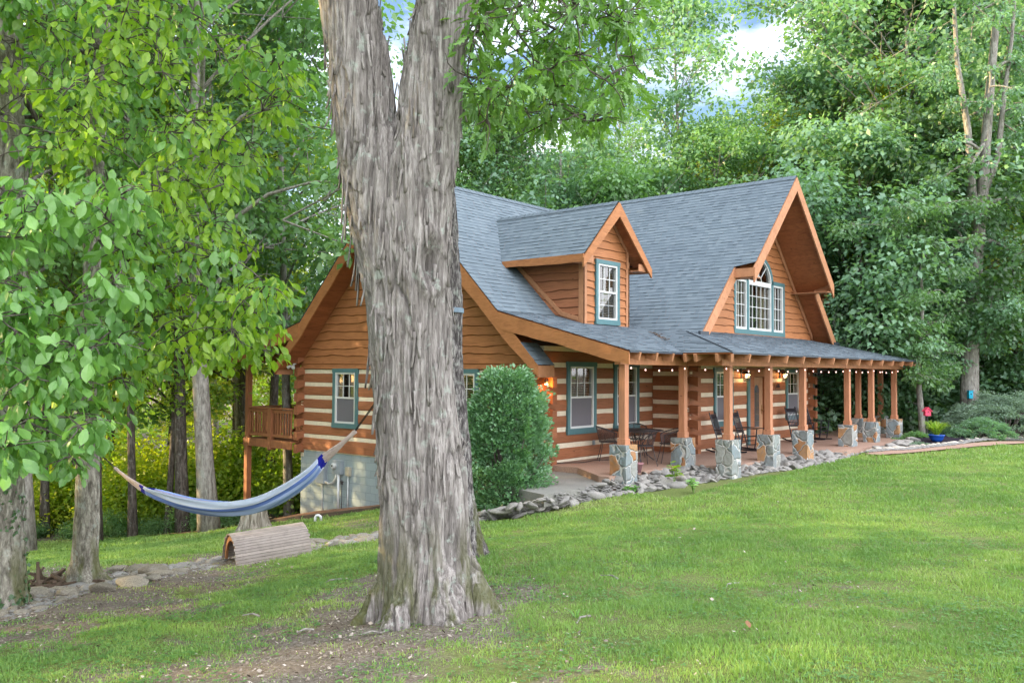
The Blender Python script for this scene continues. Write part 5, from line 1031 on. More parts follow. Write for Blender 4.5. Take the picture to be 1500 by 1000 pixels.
# ------------------------------------------------------------------ patio, walks, beds
def sheet(name, poly, z, th, mat, label, zf=None):
    """poly of (x,y); top at z (or zf) with thickness"""
    k = len(poly); tz = [z if zf is None else zf(x, y) for x, y in poly]; mb = MB(); mb.add([(x, y, t) for (x, y), t in zip(poly, tz)]+[(x, y, t-th) for (x, y), t in zip(poly, tz)], [tuple(range(k)), tuple(range(k, 2*k))[::-1]]+[(i, i+k, (i+1) % k+k, (i+1) % k) for i in range(k)]); o = mb.build(name, mat); return tag(o, label, kind='structure')
sheet('porch_patio', [(0.02, -.02), (0.02, -.001), (4.63, -.001), (4.63, -1.08), (12.77, -1.08), (12.77, -.001), (18.6, -.001), (18.6, -2.95), (15.2, -2.95), (14.9, -3.98)]+[tuple(q[:2]) for q in A_in[3:][::-1]]+[(-.9, -2.1), (.02, -.9)], 0.0, .3, PATIO, 'brown exposed-aggregate porch floor')
wk = [gp(*q)[:2] for q in [(796, 722), (848, 722), (893, 706)]]
sheet('concrete_walk', [(-.03, 1.2), (-.03, -.02), (.1, -1.0), (-.7, -2.3)]+[tuple(BP(2, -.13, *q)[:2]) for q in ((893, 708), (850, 716), (797, 724))]+[(-2.3, .2), (-1.6, 1.2)], -.13, .22, CONC, 'grey concrete walk at the corner of the cabin')
def strip(name, pts, mat, label, lift=.012, kind='structure', half=None, n=24):
    """a path following the ground between two polylines"""
    A, B_ = pts; A = np.array([a[:2] for a in A]); B_ = np.array([b[:2] for b in B_]); V = []; m = 10
    for i in range(n+1):
        t = i/n; a = np.array([np.interp(t, np.linspace(0, 1, len(A)), A[:, c]) for c in (0, 1)]); b = np.array([np.interp(t, np.linspace(0, 1, len(B_)), B_[:, c]) for c in (0, 1)])
        for j in range(m+1): q = a+(b-a)*j/m; V.append((q[0], q[1], 0))
    V = np.array(V); V[:, 2] = ground_h(V[:, 0], V[:, 1])+lift+.02; ii = np.arange((n+1)*(m+1)).reshape(n+1, m+1); q = np.stack([ii[:-1, :-1], ii[:-1, 1:], ii[1:, 1:], ii[1:, :-1]], -1).reshape(-1, 4)
    o = link(name, np_mesh(name, V, q.ravel(), np.full(len(q), 4), rng.random(len(q))), mat, None, True); return tag(o, label, kind=kind)
strip('gravel_path', ([(-1.3, 2.2), (-1.35, 4.5), (-1.55, 7), (-2.3, 9.5), (-2.6, 12.5)], [(.03, 2.2), (.03, 4.5), (.03, 7), (.1, 9.5), (.3, 12.5)]), GRAVEL, 'brown gravel strip along the block basement', .04)
strip('under_deck_gravel', ([(-.0, 9.1), (-.0, 12.5)], [(8, 9.1), (8, 12.5)]), GRAVEL, 'bare brown ground under the deck', .03, n=8)
ed = MB()
for a, b_ in zip([(-1.33, 2.6), (-1.37, 4.5), (-1.57, 7), (-2.0, 8.6)][:-1], [(-1.33, 2.6), (-1.37, 4.5), (-1.57, 7), (-2.0, 8.6)][1:]): ed.beam((*a, gz(*a)+.02), (*b_, gz(*b_)+.02), .035, .16)
tag(ed.build('path_edging', wood('edging_board', (.11, .08, .06))), 'dark wooden edging board between lawn and gravel strip', 'edging')
strip('mulch_bed', (bed_front, [np.array(q) for q in [(14.6, -3.3), (15.4, -2.9), (17, -1.2), (19.5, -.6), (23, -1.2), (27, -2.2)]]), MULCH, 'dark mulch bed at the end of the porch', .02)
strip('brick_walk', (path_front, [q+np.array([.25, .55, 0]) for q in path_front]), PATIO, 'narrow reddish walk between lawn and mulch bed', .02)

# ------------------------------------------------------------------ rocks
ICO = None
def rock_mesh(i, flat=.5, el=1.3):
    me = bpy.data.meshes.new('rock'); import bmesh; bm = bmesh.new(); bmesh.ops.create_icosphere(bm, subdivisions=3, radius=1); P = np.array([v.co[:] for v in bm.verts]); n = fbm(P*1.1+i*7.7, 3, i); 
    Q = P*(1+(n-.5)*1.0)[:, None]; 
    for _ in range(6):  # split faces
        d = rng.normal(size=3); d /= np.linalg.norm(d); h = rng.uniform(.72, .95); k = Q@d; Q = Q-np.outer(np.maximum(k-h, 0), d)*.7
    Q *= [el, 1, flat]
    for v, q in zip(bm.verts, Q): v.co = q
    bm.to_mesh(me); bm.free(); me.polygons.foreach_set('use_smooth', np.ones(len(me.polygons), bool)); me['i'] = i
    return me
RM = [rock_mesh(i, rng.uniform(.34, .62), rng.uniform(1.05, 1.7)) for i in range(10)]
RMm = {}
def rock(p, s, mat, label, group, tilt=.3):
    i = int(rng.integers(10)); key = (i, mat.name)
    if key not in RMm: m = RM[i].copy(); m.materials.clear(); m.materials.append(mat); RMm[key] = m
    o = bpy.data.objects.new('rock', RMm[key]); COL.objects.link(o); o.location = tuple(float(c) for c in p); o.scale = (s, s*rng.uniform(.8, 1.15), s*rng.uniform(.8, 1.2)); o.rotation_euler = (rng.normal(0, tilt), rng.normal(0, tilt), rng.uniform(0, 6.28)); return tag(o, label, 'rock', group)
FILL = []
def rock_fill(p, s, mat):
    i = int(rng.integers(10)); me = RM[i]; n = len(me.vertices); V = np.zeros(n*3, np.float32); me.vertices.foreach_get('co', V); V = V.reshape(-1, 3)*s*np.array([1, rng.uniform(.8, 1.15), rng.uniform(.8, 1.2)]); a = rng.uniform(0, 6.28); c, q = math.cos(a), math.sin(a); V = np.stack([V[:, 0]*c-V[:, 1]*q, V[:, 0]*q+V[:, 1]*c, V[:, 2]], 1)+np.array(p)
    F = np.zeros(len(me.polygons)*3, np.int32); me.polygons.foreach_get('vertices', F); FILL.append((V, F))
def share(lst, keep):
    """the ones that show largest first"""
    k = sorted(range(len(lst)), key=lambda i: -lst[i][1]/max(1.0, float((np.array(lst[i][0])-CAM)@_fw))); return [lst[i] for i in k[:keep]], [lst[i] for i in k[keep:]]
def seg_point(A, B_, t, s):
    a = np.array([np.interp(t, np.linspace(0, 1, len(A)), np.array(A)[:, c]) for c in range(3)]); b = np.array([np.interp(t, np.linspace(0, 1, len(B_)), np.array(B_)[:, c]) for c in range(3)]); return a+(b-a)*s
def hband(A, B_, t, s):
    q = seg_point(A, B_, t, s); h0 = gz(q[0], q[1]); return np.array([q[0], q[1], max(h0, h0*(1-s)+(q[2]-.02)*s) if s > 0 else h0])
pts = []
for k in range(9000):
    t, s = rng.random(), rng.random(); q = hband(A_out, A_in, t, s); r = rng.uniform(.06, .13)*(1.15 if t < .5 else 1)
    if all((q[0]-p[0])**2+(q[1]-p[1])**2 > (.86*(r+pr))**2 for p, pr in pts): pts.append((q, r))
    if len(pts) >= 250: break
big_, small_ = share(pts, 150)
for q, r in small_: rock_fill(q+[0, 0, .01+r*.12], r, ROCKM)
for q, r in big_: rock(q+[0, 0, .01+r*.12], r, ROCKM, 'pale rounded rock in the stone border along the porch', 'rocks bordering the porch', .32)
print('band A rocks', len(pts))
pts2 = []
A2 = [gp(*q) for q in [(1248, 666), (1300, 660), (1345, 655)]]; B2 = [gp(*q)+np.array([0, 0, .03]) for q in [(1252, 655), (1300, 647), (1345, 638)]]
for k in range(900):
    t, s = rng.random(), rng.random(); q = hband(A2, B2, t, s); r = rng.uniform(.10, .19)
    if all((q[0]-p[0])**2+(q[1]-p[1])**2 > (.8*(r+pr))**2 for p, pr in pts2): pts2.append((q, r))
    if len(pts2) >= 70: break
big_, small_ = share(pts2, 34)
for q, r in small_: rock_fill(q+[0, 0, .04], r, ROCKM)
for q, r in big_: rock(q+[0, 0, .04], r, ROCKM, 'flat grey slab in the rock pile at the far end of the porch', 'slabs at the far end of the porch', .2)
for i in range(0): pass
tt = np.linspace(0, 1, 64)
for t in tt[:62:2]:
    q = seg_point(bed_front, bed_front, t*.86, 0); q[2] = gz(q[0], q[1]); rock(q+[0, 0, .05], rng.uniform(.07, .11), ROCKC, 'small cream edging stone along the mulch bed', 'cream stones edging the mulch bed', .2)
# creek of stones on the left
ptsC = []
for k in range(2600):
    t, s = rng.random(), rng.uniform(.1, 1); 
    if .66 < t < .72: continue
    q = seg_point(C_out, C_in, t, s); q[2] = gz(q[0], q[1]); r = rng.uniform(.045, .10) if t < .66 else rng.uniform(.09, .15)
    if t < .15 and rng.random() < .6: continue
    if all((q[0]-p[0])**2+(q[1]-p[1])**2 > (.9*(r+pr))**2 for p, pr in ptsC): ptsC.append((q, r))
    if len(ptsC) >= 130: break
big_, small_ = share(ptsC, 66)
for q, r in small_: rock_fill(q, r, ROCKB)
for q, r in big_: rock(q+[0, 0, .0], r, ROCKB if rng.random() < .7 else ROCKM, 'weathered creek stone in the dry stone line below the hammock', 'stones of the dry creek line', .15)
# ring of rocks round the mossy tree
for i in range(9):
    a = -2.6+i*.42; p = tbp+np.array([math.cos(a)*.95, math.sin(a)*.95, 0]); p[2] = gz(p[0], p[1])+.03; rock(p, rng.uniform(.10, .16), ROCKB, 'rounded brown rock in the ring round the mossy tree', 'rocks ringing the mossy tree', .15)
_V = []; _F = []; _b = 0
for V_, F_ in FILL: _V.append(V_); _F.append(F_+_b); _b += len(V_)
_F = np.concatenate(_F); tag(link('small_rocks', np_mesh('small_rocks', np.concatenate(_V), _F, np.full(len(_F)//3, 3)), ROCKM, None, True), kind='stuff', label='smaller rocks packed among the larger border stones')
# pebbles between them
def pebbles():
    V = []; F = []; vals = []; base = np.array([(1, 0, 0), (-1, 0, 0), (0, 1, 0), (0, -1, 0), (0, 0, .6), (0, 0, -.6), (.7, .7, .1), (-.7, .7, .1), (.7, -.7, .1), (-.7, -.7, .1)]); fc = [(0, 6, 4), (6, 2, 4), (2, 7, 4), (7, 1, 4), (1, 9, 4), (9, 3, 4), (3, 8, 4), (8, 0, 4), (6, 0, 5), (2, 6, 5), (7, 2, 5), (1, 7, 5), (9, 1, 5), (3, 9, 5), (8, 3, 5), (0, 8, 5)]
    n = 0
    def one(q, r):
        nonlocal n
        c, s = math.cos(n), math.sin(n); e = rng.uniform(.7, 1.4); B_ = base*[r*e, r, r*.8]; B_ = np.stack([B_[:, 0]*c-B_[:, 1]*s, B_[:, 0]*s+B_[:, 1]*c, B_[:, 2]], 1)+q; V.append(B_); F.append(np.array(fc)+10*n); n += 1
    for k in range(3800):
        q = hband(A_out, A_in, rng.random(), rng.random()); one(q+[0, 0, .01], rng.uniform(.018, .05))
    for k in range(1500): q = seg_point(C_out, C_in, rng.uniform(.1, 1), rng.random()); q[2] = gz(q[0], q[1]); one(q, rng.uniform(.012, .04))
    for k in range(900): q = hband(A2, B2, rng.random(), rng.random()); one(q, rng.uniform(.03, .07))
    for k in range(1500): q = seg_point(bed_front, path_front, rng.uniform(0, .9), rng.uniform(-.05, .4)); q[2] = gz(q[0], q[1])+.05; one(q, rng.uniform(.03, .065))
    V = np.concatenate(V); F = np.concatenate(F); me = np_mesh('pebbles', V, F.ravel(), np.full(len(F), 3), rng.random(len(F))); tag(link('pebbles', me, ROCKM), kind='stuff', label='small pebbles filling the gaps between the rocks')
pebbles()

# ------------------------------------------------------------------ hammock
def hammock():
    La = W(168, 685, 11.3); Rb = W(520, 632, 10.8); o = thing('hammock', 'blue and white striped cloth hammock slung between two trees', 'hammock', (La+Rb)/2)
    ctr = [(210, 716, 11.25), (226, 724, 11.2), (270, 739, 11.15), (330, 748, 11.05), (385, 741, 10.98), (430, 717, 10.92), (462, 693, 10.88), (476, 672, 10.85)]; P = np.array([W(*q) for q in ctr]); T0 = np.linspace(0, 1, len(P)); T = np.linspace(0, 1, 60); P = np.stack([np.interp(T, T0, P[:, k]) for k in range(3)], 1)
    for _ in range(14): P[1:-1] = P[1:-1]*.5+.25*(P[2:]+P[:-2])
    ax = (Rb-La)*[1, 1, 0]; ax /= np.linalg.norm(ax); sd_ = np.array([-ax[1], ax[0], 0]); sd_ = sd_ if sd_@_fw < 0 else -sd_
    g = G('hammock_stripes'); a = g.attr(); c = g.ramp(a, [(0, (.50, .57, .72)), (.1, (.62, .66, .76)), (.16, (.09, .16, .45)), (.26, (.35, .45, .70)), (.38, (.16, .26, .58)), (.5, (.30, .36, .62)), (.6, (.10, .15, .42)), (.66, (.62, .65, .74)), (.82, (.12, .13, .38)), (.88, (.6, .52, .58)), (.94, (.3, .42, .75)), (1, (.6, .64, .74))]); c.node.color_ramp.interpolation = 'CONSTANT'; nn = g.noise(g.coord(), 90, 3, .7); m = g.fin(g.mix(g.math('MULTIPLY', nn, .35), c, (.25, .3, .45)), .9, g.bump(nn, .4, .004), .1)
    NA, NT = 30, 60
    def surf(t, s):
        c = np.array([np.interp(t, T, P[:, k]) for k in range(3)]); w = .085+.13*math.sin(math.pi*min(max(t, 0), 1))**.7; dp = .07+.10*math.sin(math.pi*t)**.8; a = math.pi*(s*1.06-.03)
        fold = .010*math.sin(s*23+t*9)+.006*math.sin(s*41-t*17); return c+sd_*(math.cos(a)*(w+fold))+np.array([0, 0, 1])*(dp*.5-math.sin(a)*(dp+fold)+(.03*math.cos(a)))
    def cloth(t0, t1, nm, mat, const=None):
        V = [surf(t0+(t1-t0)*i/NT, j/NA)-np.array(o.location) for i in range(NT+1) for j in range(NA+1)]; F = []; vv = []
        for i in range(NT):
            for j in range(NA): k = i*(NA+1)+j; F.append((k, k+1, k+NA+2, k+NA+1)); vv.append(j/NA)
        q = link(nm, np_mesh(nm, np.array(V), np.array(F).ravel(), np.full(len(F), 4), vv), mat, o, True); sl_ = q.modifiers.new('s', 'SOLIDIFY'); sl_.thickness = .006; return q
    cloth(.075, .945, 'cloth', m); NAVY = simple('navy_cloth', (.015, .018, .27), .85, .1, 40, .3, .3); cloth(-.02, .075, 'end_band', NAVY); cloth(.945, 1.02, 'end_band', NAVY)
    for t, tip, d in ((-.02, La, -1), (1.02, Rb, 1)):
        mb = MB()
        for j in range(13): e = surf(t, j/12); mb.tube([e, e+(tip-e)*.5+[0, 0, -.01], tip+rng.normal(0, .008, 3)], [.007, .009, .012], 5)
        mb.build('cords', ROPE, o)
    mb = MB(); st_ = tb[0][6]+(tb[0][5]-tb[0][6])*.15
    for e in (0, .02): mb.tube([Rb+[0, 0, e], st_+np.array([-.1, -.1, e*2.])], .006, 5)
    mb.tube([La, W(155, 672, 11.4), W(131, 655, 11.5)], .008, 5); mb.build('hanging_rope', CABLE, o)
    mb = MB(); c, r = W(651.3, 455, D2), 25.8*K2; mb.lathe([(r+.012, -.03), (r+.02, -.028), (r+.02, .028), (r+.012, .03)], 24, c); mb.build('tree_strap', simple('grey_strap', (.16, .22, .28), .7), o)
hammock()

# ------------------------------------------------------------------ slatted arch, stumps
def arch_bridge():
    th = math.radians(30); f1 = W(346, 831, 12.6); rr2 = _r*[1, 1, 0]/np.linalg.norm(_r[:2]); ff2 = _fw*[1, 1, 0]/np.linalg.norm(_fw[:2]); ax = rr2*math.cos(th)+ff2*math.sin(th); w = ff2*math.cos(th)-rr2*math.sin(th); L_ = 1.14; wd = 1.0; f2 = f1+ax*L_+[0, 0, .085]; z0 = min(f1[2], gz(f1[0], f1[1]))
    o = thing('arched_slat_tunnel', 'weathered half-round tunnel of narrow wood slats lying over the stone line', 'garden ornament', f1+w*wd/2); slope = (f2[2]-f1[2])/L_; H = .46
    mb = MB(O=f1, U=ax+np.array([0, 0, slope]), N=w); n = 30
    for i in range(n):
        a0 = math.pi*(i+.06)/n; a1 = math.pi*(i+.94)/n; R1, h1 = wd/2, H
        p = [(wd/2-R*math.cos(a), h*math.sin(a)-.05) for R, h, a in ((R1, h1, a0), (R1, h1, a1), (R1-.022, h1-.022, a1), (R1-.022, h1-.022, a0))]; e = random.uniform(-.01, .01)
        vs = [(0+e, q, z) for q, z in p]+[(L_+e, q, z) for q, z in p]; mb.add(vs, [(0, 1, 2, 3), (7, 6, 5, 4), (0, 4, 5, 1), (1, 5, 6, 2), (2, 6, 7, 3), (3, 7, 4, 0)])
    mb.build('slats', wood('weathered_slat', (.34, .29, .26), (3, 3, 3), .6, .85, False, .5), o)
    ribm = wood('rib_ply', (.32, .15, .07), (3, 3, 3))
    for u in (.03, L_-.07):
        mb = MB(O=f1, U=ax+np.array([0, 0, slope]), N=w); k = 22; V = []; 
        for i in range(k+1):
            a = math.pi*i/k
            for R, h in ((wd/2-.024, H-.024), (wd/2-.11, H-.11)): V.append((u, wd/2-R*math.cos(a), h*math.sin(a)-.05)); V.append((u+.035, wd/2-R*math.cos(a), h*math.sin(a)-.05))
        F = []
        for i in range(k): a = 4*i; F += [(a, a+4, a+5, a+1), (a+2, a+3, a+7, a+6), (a, a+2, a+6, a+4), (a+1, a+5, a+7, a+3)]
        mb.add(V, F, .4); mb.build('rib', ribm, o)
arch_bridge()
def stump(base_px, d, r, h, label, name='tree_stump', rough=.5):
    b_ = W(*base_px, d); b_[2] = gz(b_[0], b_[1]); o = thing(name, label, 'stump', b_); n = 40; V = []; rows = 9
    for i in range(rows+1):
        t = i/rows
        for k in range(n):
            a = 2*math.pi*k/n; fl = 1+.7*(1-t)**3*(1+.5*math.sin(a*5)); rr_ = r*fl*(1+.10*(vnoise(np.array([[math.cos(a)*3, math.sin(a)*3, t*.7]]), 3)[0]-.5)*2)*(1+.05*math.sin(a*13)); V.append((rr_*math.cos(a), rr_*math.sin(a), -.1+(h+.1)*t*(1+(rough*.25*(vnoise(np.array([[a*4, 0, 1.]]), 6)[0]-.5) if i == rows else 0))))
    F = [(i*n+k, i*n+(k+1) % n, (i+1)*n+(k+1) % n, (i+1)*n+k) for i in range(rows) for k in range(n)]+[tuple(range(rows*n, rows*n+n))]; mb = MB(); mb.add(V, F, .5); mb.build('stump_wood', STUMPM, o, local=True); return o
stump((372, 772), 20.5, .28, .72, 'pale upright cut stump near the gravel under the deck')
def rotten():
    c = W(78, 853, 11.3); c[2] = gz(c[0], c[1]); o = thing('rotten_stump', 'low crumbling brown stump between the ivy tree and the mossy tree', 'stump', c)
    mb = MB()
    for i in range(46):
        a = rng.uniform(0, 6.28); r = rng.uniform(.05, .34); p = np.array([r*math.cos(a)*1.3, r*math.sin(a), rng.uniform(0, .05)]); d = np.array([rng.normal(0, .6), rng.normal(0, .4), rng.uniform(0, .3)]); d /= np.linalg.norm(d); L_ = rng.uniform(.12, .36); mb.beam(p, p+d*L_, rng.uniform(.02, .06), rng.uniform(.015, .04))
    mb.build('rotten_wood', simple('rotten_wood', (.13, .095, .07), .95, .1, 14, .6, .6), o, local=True)
rotten()
for i in range(7):
    px, py = [(865, 905), (905, 850), (460, 925), (1082, 856), (500, 850), (560, 930), (380, 905)][i]; p = gp(px, py); a = rng.uniform(0, 3.1); L_ = rng.uniform(.12, .32); mb = MB(); mb.tube([p+np.array([0, 0, .02]), p+np.array([math.cos(a)*L_*.5, math.sin(a)*L_*.5, .03]), p+np.array([math.cos(a+.3)*L_, math.sin(a+.3)*L_, .015])], [.011, .009, .005], 6)
    tag(mb.build('fallen_stick', BARKG), 'small dry stick lying on the grass near the big tree', 'stick', 'sticks on the lawn')
# ------------------------------------------------------------------ shrub at the corner of the cabin
def big_shrub():
    b_ = W(742, 748, 16.6); b_[2] = gz(b_[0], b_[1]); o = thing('rounded_shrub', 'tall rounded glossy evergreen shrub at the corner of the cabin', 'shrub', b_); H = W(742, 536, 16.6)[2]-b_[2]; R = .73; C = []; D_ = []; N_ = []; V_ = []
    cs = []; 
    for k in range(330):
        t = rng.random()**.85; a = rng.uniform(0, 6.28); rr_ = R*(1.02-.08*abs(t-.35)-.80*max(0, t-.58)**1.5*2.6)*(.74+.34*rng.random())*(1 if t > .05 else .8); cs.append((rr_*math.cos(a), rr_*math.sin(a), .1+t*(H-.22)))
    for k in range(90): cs.append((rng.normal(0, .3), rng.normal(0, .3), rng.uniform(.1, H-.5)))
    cs = np.array(cs); cs += rng.normal(0, .05, cs.shape); A = cluster_leaves(cs, rng.uniform(.11, .24, len(cs)), 74, .07, .9, -.25, .5); C_, Dd, Nn = A[0], A[1], A[2]; out_ = C_*[1, 1, 0]; Dd = Dd+out_*.35+np.array([0, 0, .12]); Nn = Nn+out_*1.6
    link('foliage', leaf_mesh('foliage', C_, Dd, Nn, A[3], A[4]*1.15, 'far', A[5]), LEAFH, o); s = MB()
    for k in range(26): s.tube(curve_pts((rng.normal(0, .06), rng.normal(0, .06), -.1), cs[k*3], 0, 4, .1), [.03, .02, .012, .006], 5, False)
    s.build('stem', BARKW, o, local=True)
big_shrub()
# junipers, planter, birdhouse, blue box
def mound(px, py, d, R, H, leaf, label, n=9000, size=.09, cat='shrub', name='juniper_shrub'):
    b_ = W(px, py, d); b_[2] = gz(b_[0], b_[1]); o = thing(name, label, cat, b_); k = 150; a = rng.uniform(0, 6.28, k); r = R*np.sqrt(rng.random(k)); z = H*(1-(r/R)**2)**.6*rng.uniform(.55, 1.0, k); cs = np.stack([r*np.cos(a), r*np.sin(a), z*.92], 1); A = cluster_leaves(cs, R*.15, n//k, size, .35, -.05, .6); Dd = A[1]+np.stack([A[0][:, 0], A[0][:, 1], A[0][:, 2]*0+.1], 1)*.15
    link('foliage', leaf_mesh('foliage', A[0], Dd, A[2], A[3], A[4]*.5, 'far', A[5]), leaf, o); s = MB()
    for j in range(16): s.tube([(0, 0, -.05), cs[j]*.5+[0, 0, .05], cs[j]], [.04, .025, .01], 5, False)
    s.build('stem', BARKW, o, local=True); return o
mound(1475, 629, 28.3, 1.95, 1.72, LEAFJ, 'large spreading silvery juniper at the right edge of the mulch bed', 22000)
mound(1440, 630, 26.7, .9, .76, LEAFB, 'smaller darker green juniper in front of the large silvery one', 9000, .07)
mound(1398, 626, 28.6, .6, .5, LEAFB, 'low dark juniper at the left foot of the large silvery one', 5000, .07)
mound(1348, 647, 24.4, .3, .14, LEAFJ, 'small creeping groundcover plant among the slabs', 1200, .05, 'plant', 'groundcover_plant')
for i, (px, d) in enumerate([(1316, 27), (1330, 27.5), (1342, 27)]): mound(px, 632, d, .4, .25, LEAFW, 'leafy green groundcover clump behind the far stone piers', 1500, .1, 'plant', 'groundcover_plant')['group'] = 'groundcover clumps behind the piers'
def blade_plant(loc, n, H, spread, leaf, name, label, w=.014, group=None):
    o = thing(name, label, 'plant', loc, group); V = []; T = []
    for i in range(n):
        a = rng.uniform(0, 6.28); h = H*rng.uniform(.6, 1.1); s = spread*rng.uniform(.4, 1.1); d = np.array([math.cos(a), math.sin(a), 0]); sd_ = np.array([-d[1], d[0], 0])*w; b0 = d*rng.uniform(0, .05); pts_ = [b0, b0+d*s*.3+[0, 0, h*.6], b0+d*s*.7+[0, 0, h*.95], b0+d*s*1.15+[0, 0, h*.8]]; k = len(V)
        for p, q in zip(pts_, (1, .9, .6, .1)): V += [p-sd_*q, p+sd_*q]
        for j in range(3): T.append((k+2*j, k+2*j+1, k+2*j+3, k+2*j+2))
    link('blades', np_mesh('blades', np.array(V), np.array(T).ravel(), np.full(len(T), 4), np.repeat(rng.random(n), 3)), leaf, o); return o
pp = BP(2, .05, 1372, 641); pp = W(1372, 639, 25.3); pp[2] = gz(pp[0], pp[1])+.04
pot = thing('planter_pot', 'cobalt blue glazed bowl planter in the mulch bed', 'planter', pp); mb = MB(); mb.lathe([(.10, 0), (.14, .02), (.19, .09), (.215, .17), (.235, .18), (.235, .205), (.21, .205), (.20, .16), (.02, .16)], 24); mb.build('bowl', BLUEG, pot, True, True)
mb = MB(); mb.lathe([(.2, .15), (.17, .17), (.01, .175)], 18); mb.build('potting_soil', MULCH, pot, True, True)
blade_plant(pp+np.array([0, 0, .16]), 130, .44, .5, LEAFY, 'potted_grass_plant', 'arching yellow-green grassy plant growing in the cobalt blue bowl', .012)
bh = W(1358, 604, 27.2); b_ = bh.copy(); b_[2] = gz(b_[0], b_[1])
o = thing('birdhouse', 'bright pink birdhouse on a thin post beside the slender crooked trunk', 'birdhouse', b_); mb = MB(O=bh, U=_r*[1, 1, 0], N=_fw*[1, 1, 0]); mb.prism([(-.085, -.1), (.085, -.1), (.085, .06), (0, .14), (-.085, .06)], -.08, .08, .3); mb.build('box', PINK, o)
mb = MB(O=bh, U=_r*[1, 1, 0], N=_fw*[1, 1, 0]); mb.prism([(-.12, .03), (0, .15), (.12, .03), (.12, .05), (0, .175), (-.12, .05)], -.11, .11, .5); mb.build('roof', PINK, o); mb = MB(O=bh, U=_r*[1, 1, 0], N=_fw*[1, 1, 0]); mb.tube([(0, -.085, .02), (0, -.0795, .02)], .022, 12); mb.build('entrance_hole', BLACKP, o); mb = MB(); mb.tube([b_-[0, 0, .2], bh-[0, 0, .1]], .018, 8); mb.build('post', IRON, o)
bx = W(1421, 578, 29.62); o = thing('trunk_box', 'small bright blue nest box fixed to the grey trunk behind the junipers', 'nest box', bx); mb = MB(O=bx, U=_r*[1, 1, 0], N=_fw*[1, 1, 0]); mb.box(-.07, .07, -.07, .06, -.13, .13); mb.build('box', BLUEP, o, bevel=.008); mb = MB(O=bx, U=_r*[1, 1, 0], N=_fw*[1, 1, 0]); mb.prism([(-.09, .131), (.09, .131), (.09, .15), (-.09, .15)], -.1, .06); mb.build('lid', BLUEP, o); mb = MB(O=bx, U=_r*[1, 1, 0], N=_fw*[1, 1, 0]); mb.tube([(0, -.075, .03), (0, -.0705, .03)], .025, 12); mb.build('entrance_hole', BLACKP, o)
# weeds in front of the rock border
def weed(px, py, H, label, tall=True):
    b_ = gp(px, py); o = thing('broadleaf_weed', label, 'weed', b_); mb = MB(); C = []; D_ = []; N_ = []; L_ = []
    for i in range(4 if tall else 6):
        a = rng.uniform(0, 6.28); h = H*rng.uniform(.5, 1); p = [np.zeros(3), np.array([.04*math.cos(a), .04*math.sin(a), h*.5]), np.array([.09*math.cos(a), .09*math.sin(a), h])]; mb.tube(p, [.008, .006, .004], 5)
        for j in range(7): t = rng.uniform(.25, 1); c = p[1]*(1-t)+p[2]*t; b2 = rng.uniform(0, 6.28); C.append(c); D_.append([math.cos(b2), math.sin(b2), rng.uniform(-.3, .5)]); N_.append([rng.normal(0, .4), rng.normal(0, .4), 1]); L_.append(rng.uniform(.09, .2)*(1 if tall else .7))
    L_ = np.array(L_); link('leaves', leaf_mesh('leaves', np.array(C), np.array(D_), np.array(N_), L_, L_*.5, 'leaf'), LEAFY if tall else LEAFN, o); mb.build('stem', GRASSB, o, local=True)
weed(988, 712, .5, 'tall broad-leaved weed in front of the rocks between two piers'); weed(1016, 722, .3, 'shorter leafy weed just right of the tall one', False); weed(925, 722, .14, 'low weed sprouting from the rocks before the nearest pier', False)
for i, (px, py) in enumerate([(845, 905), (1130, 975)]): blade_plant(gp(px, py), 14, .075, .10, LEAFN, 'grass_tuft', 'taller tuft of coarse grass in the thin lawn', .005, 'coarse tufts in the lawn')
for px, py in ((1098, 926),):
    p = gp(px, py)+np.array([0, 0, .035]); me = leaf_mesh('dry_leaf', np.zeros((1, 3)), np.array([[.6, .5, .15]]), np.array([[.2, -.3, 1.]]), np.array([.085]), np.array([.05]), 'leaf', np.array([.3]), -.2); o = link('dry_leaf', me, simple('dry_brown_leaf', (.20, .10, .05), .8)); o.location = tuple(p); tag(o, 'single curled brown leaf lying on the grass', 'leaf')
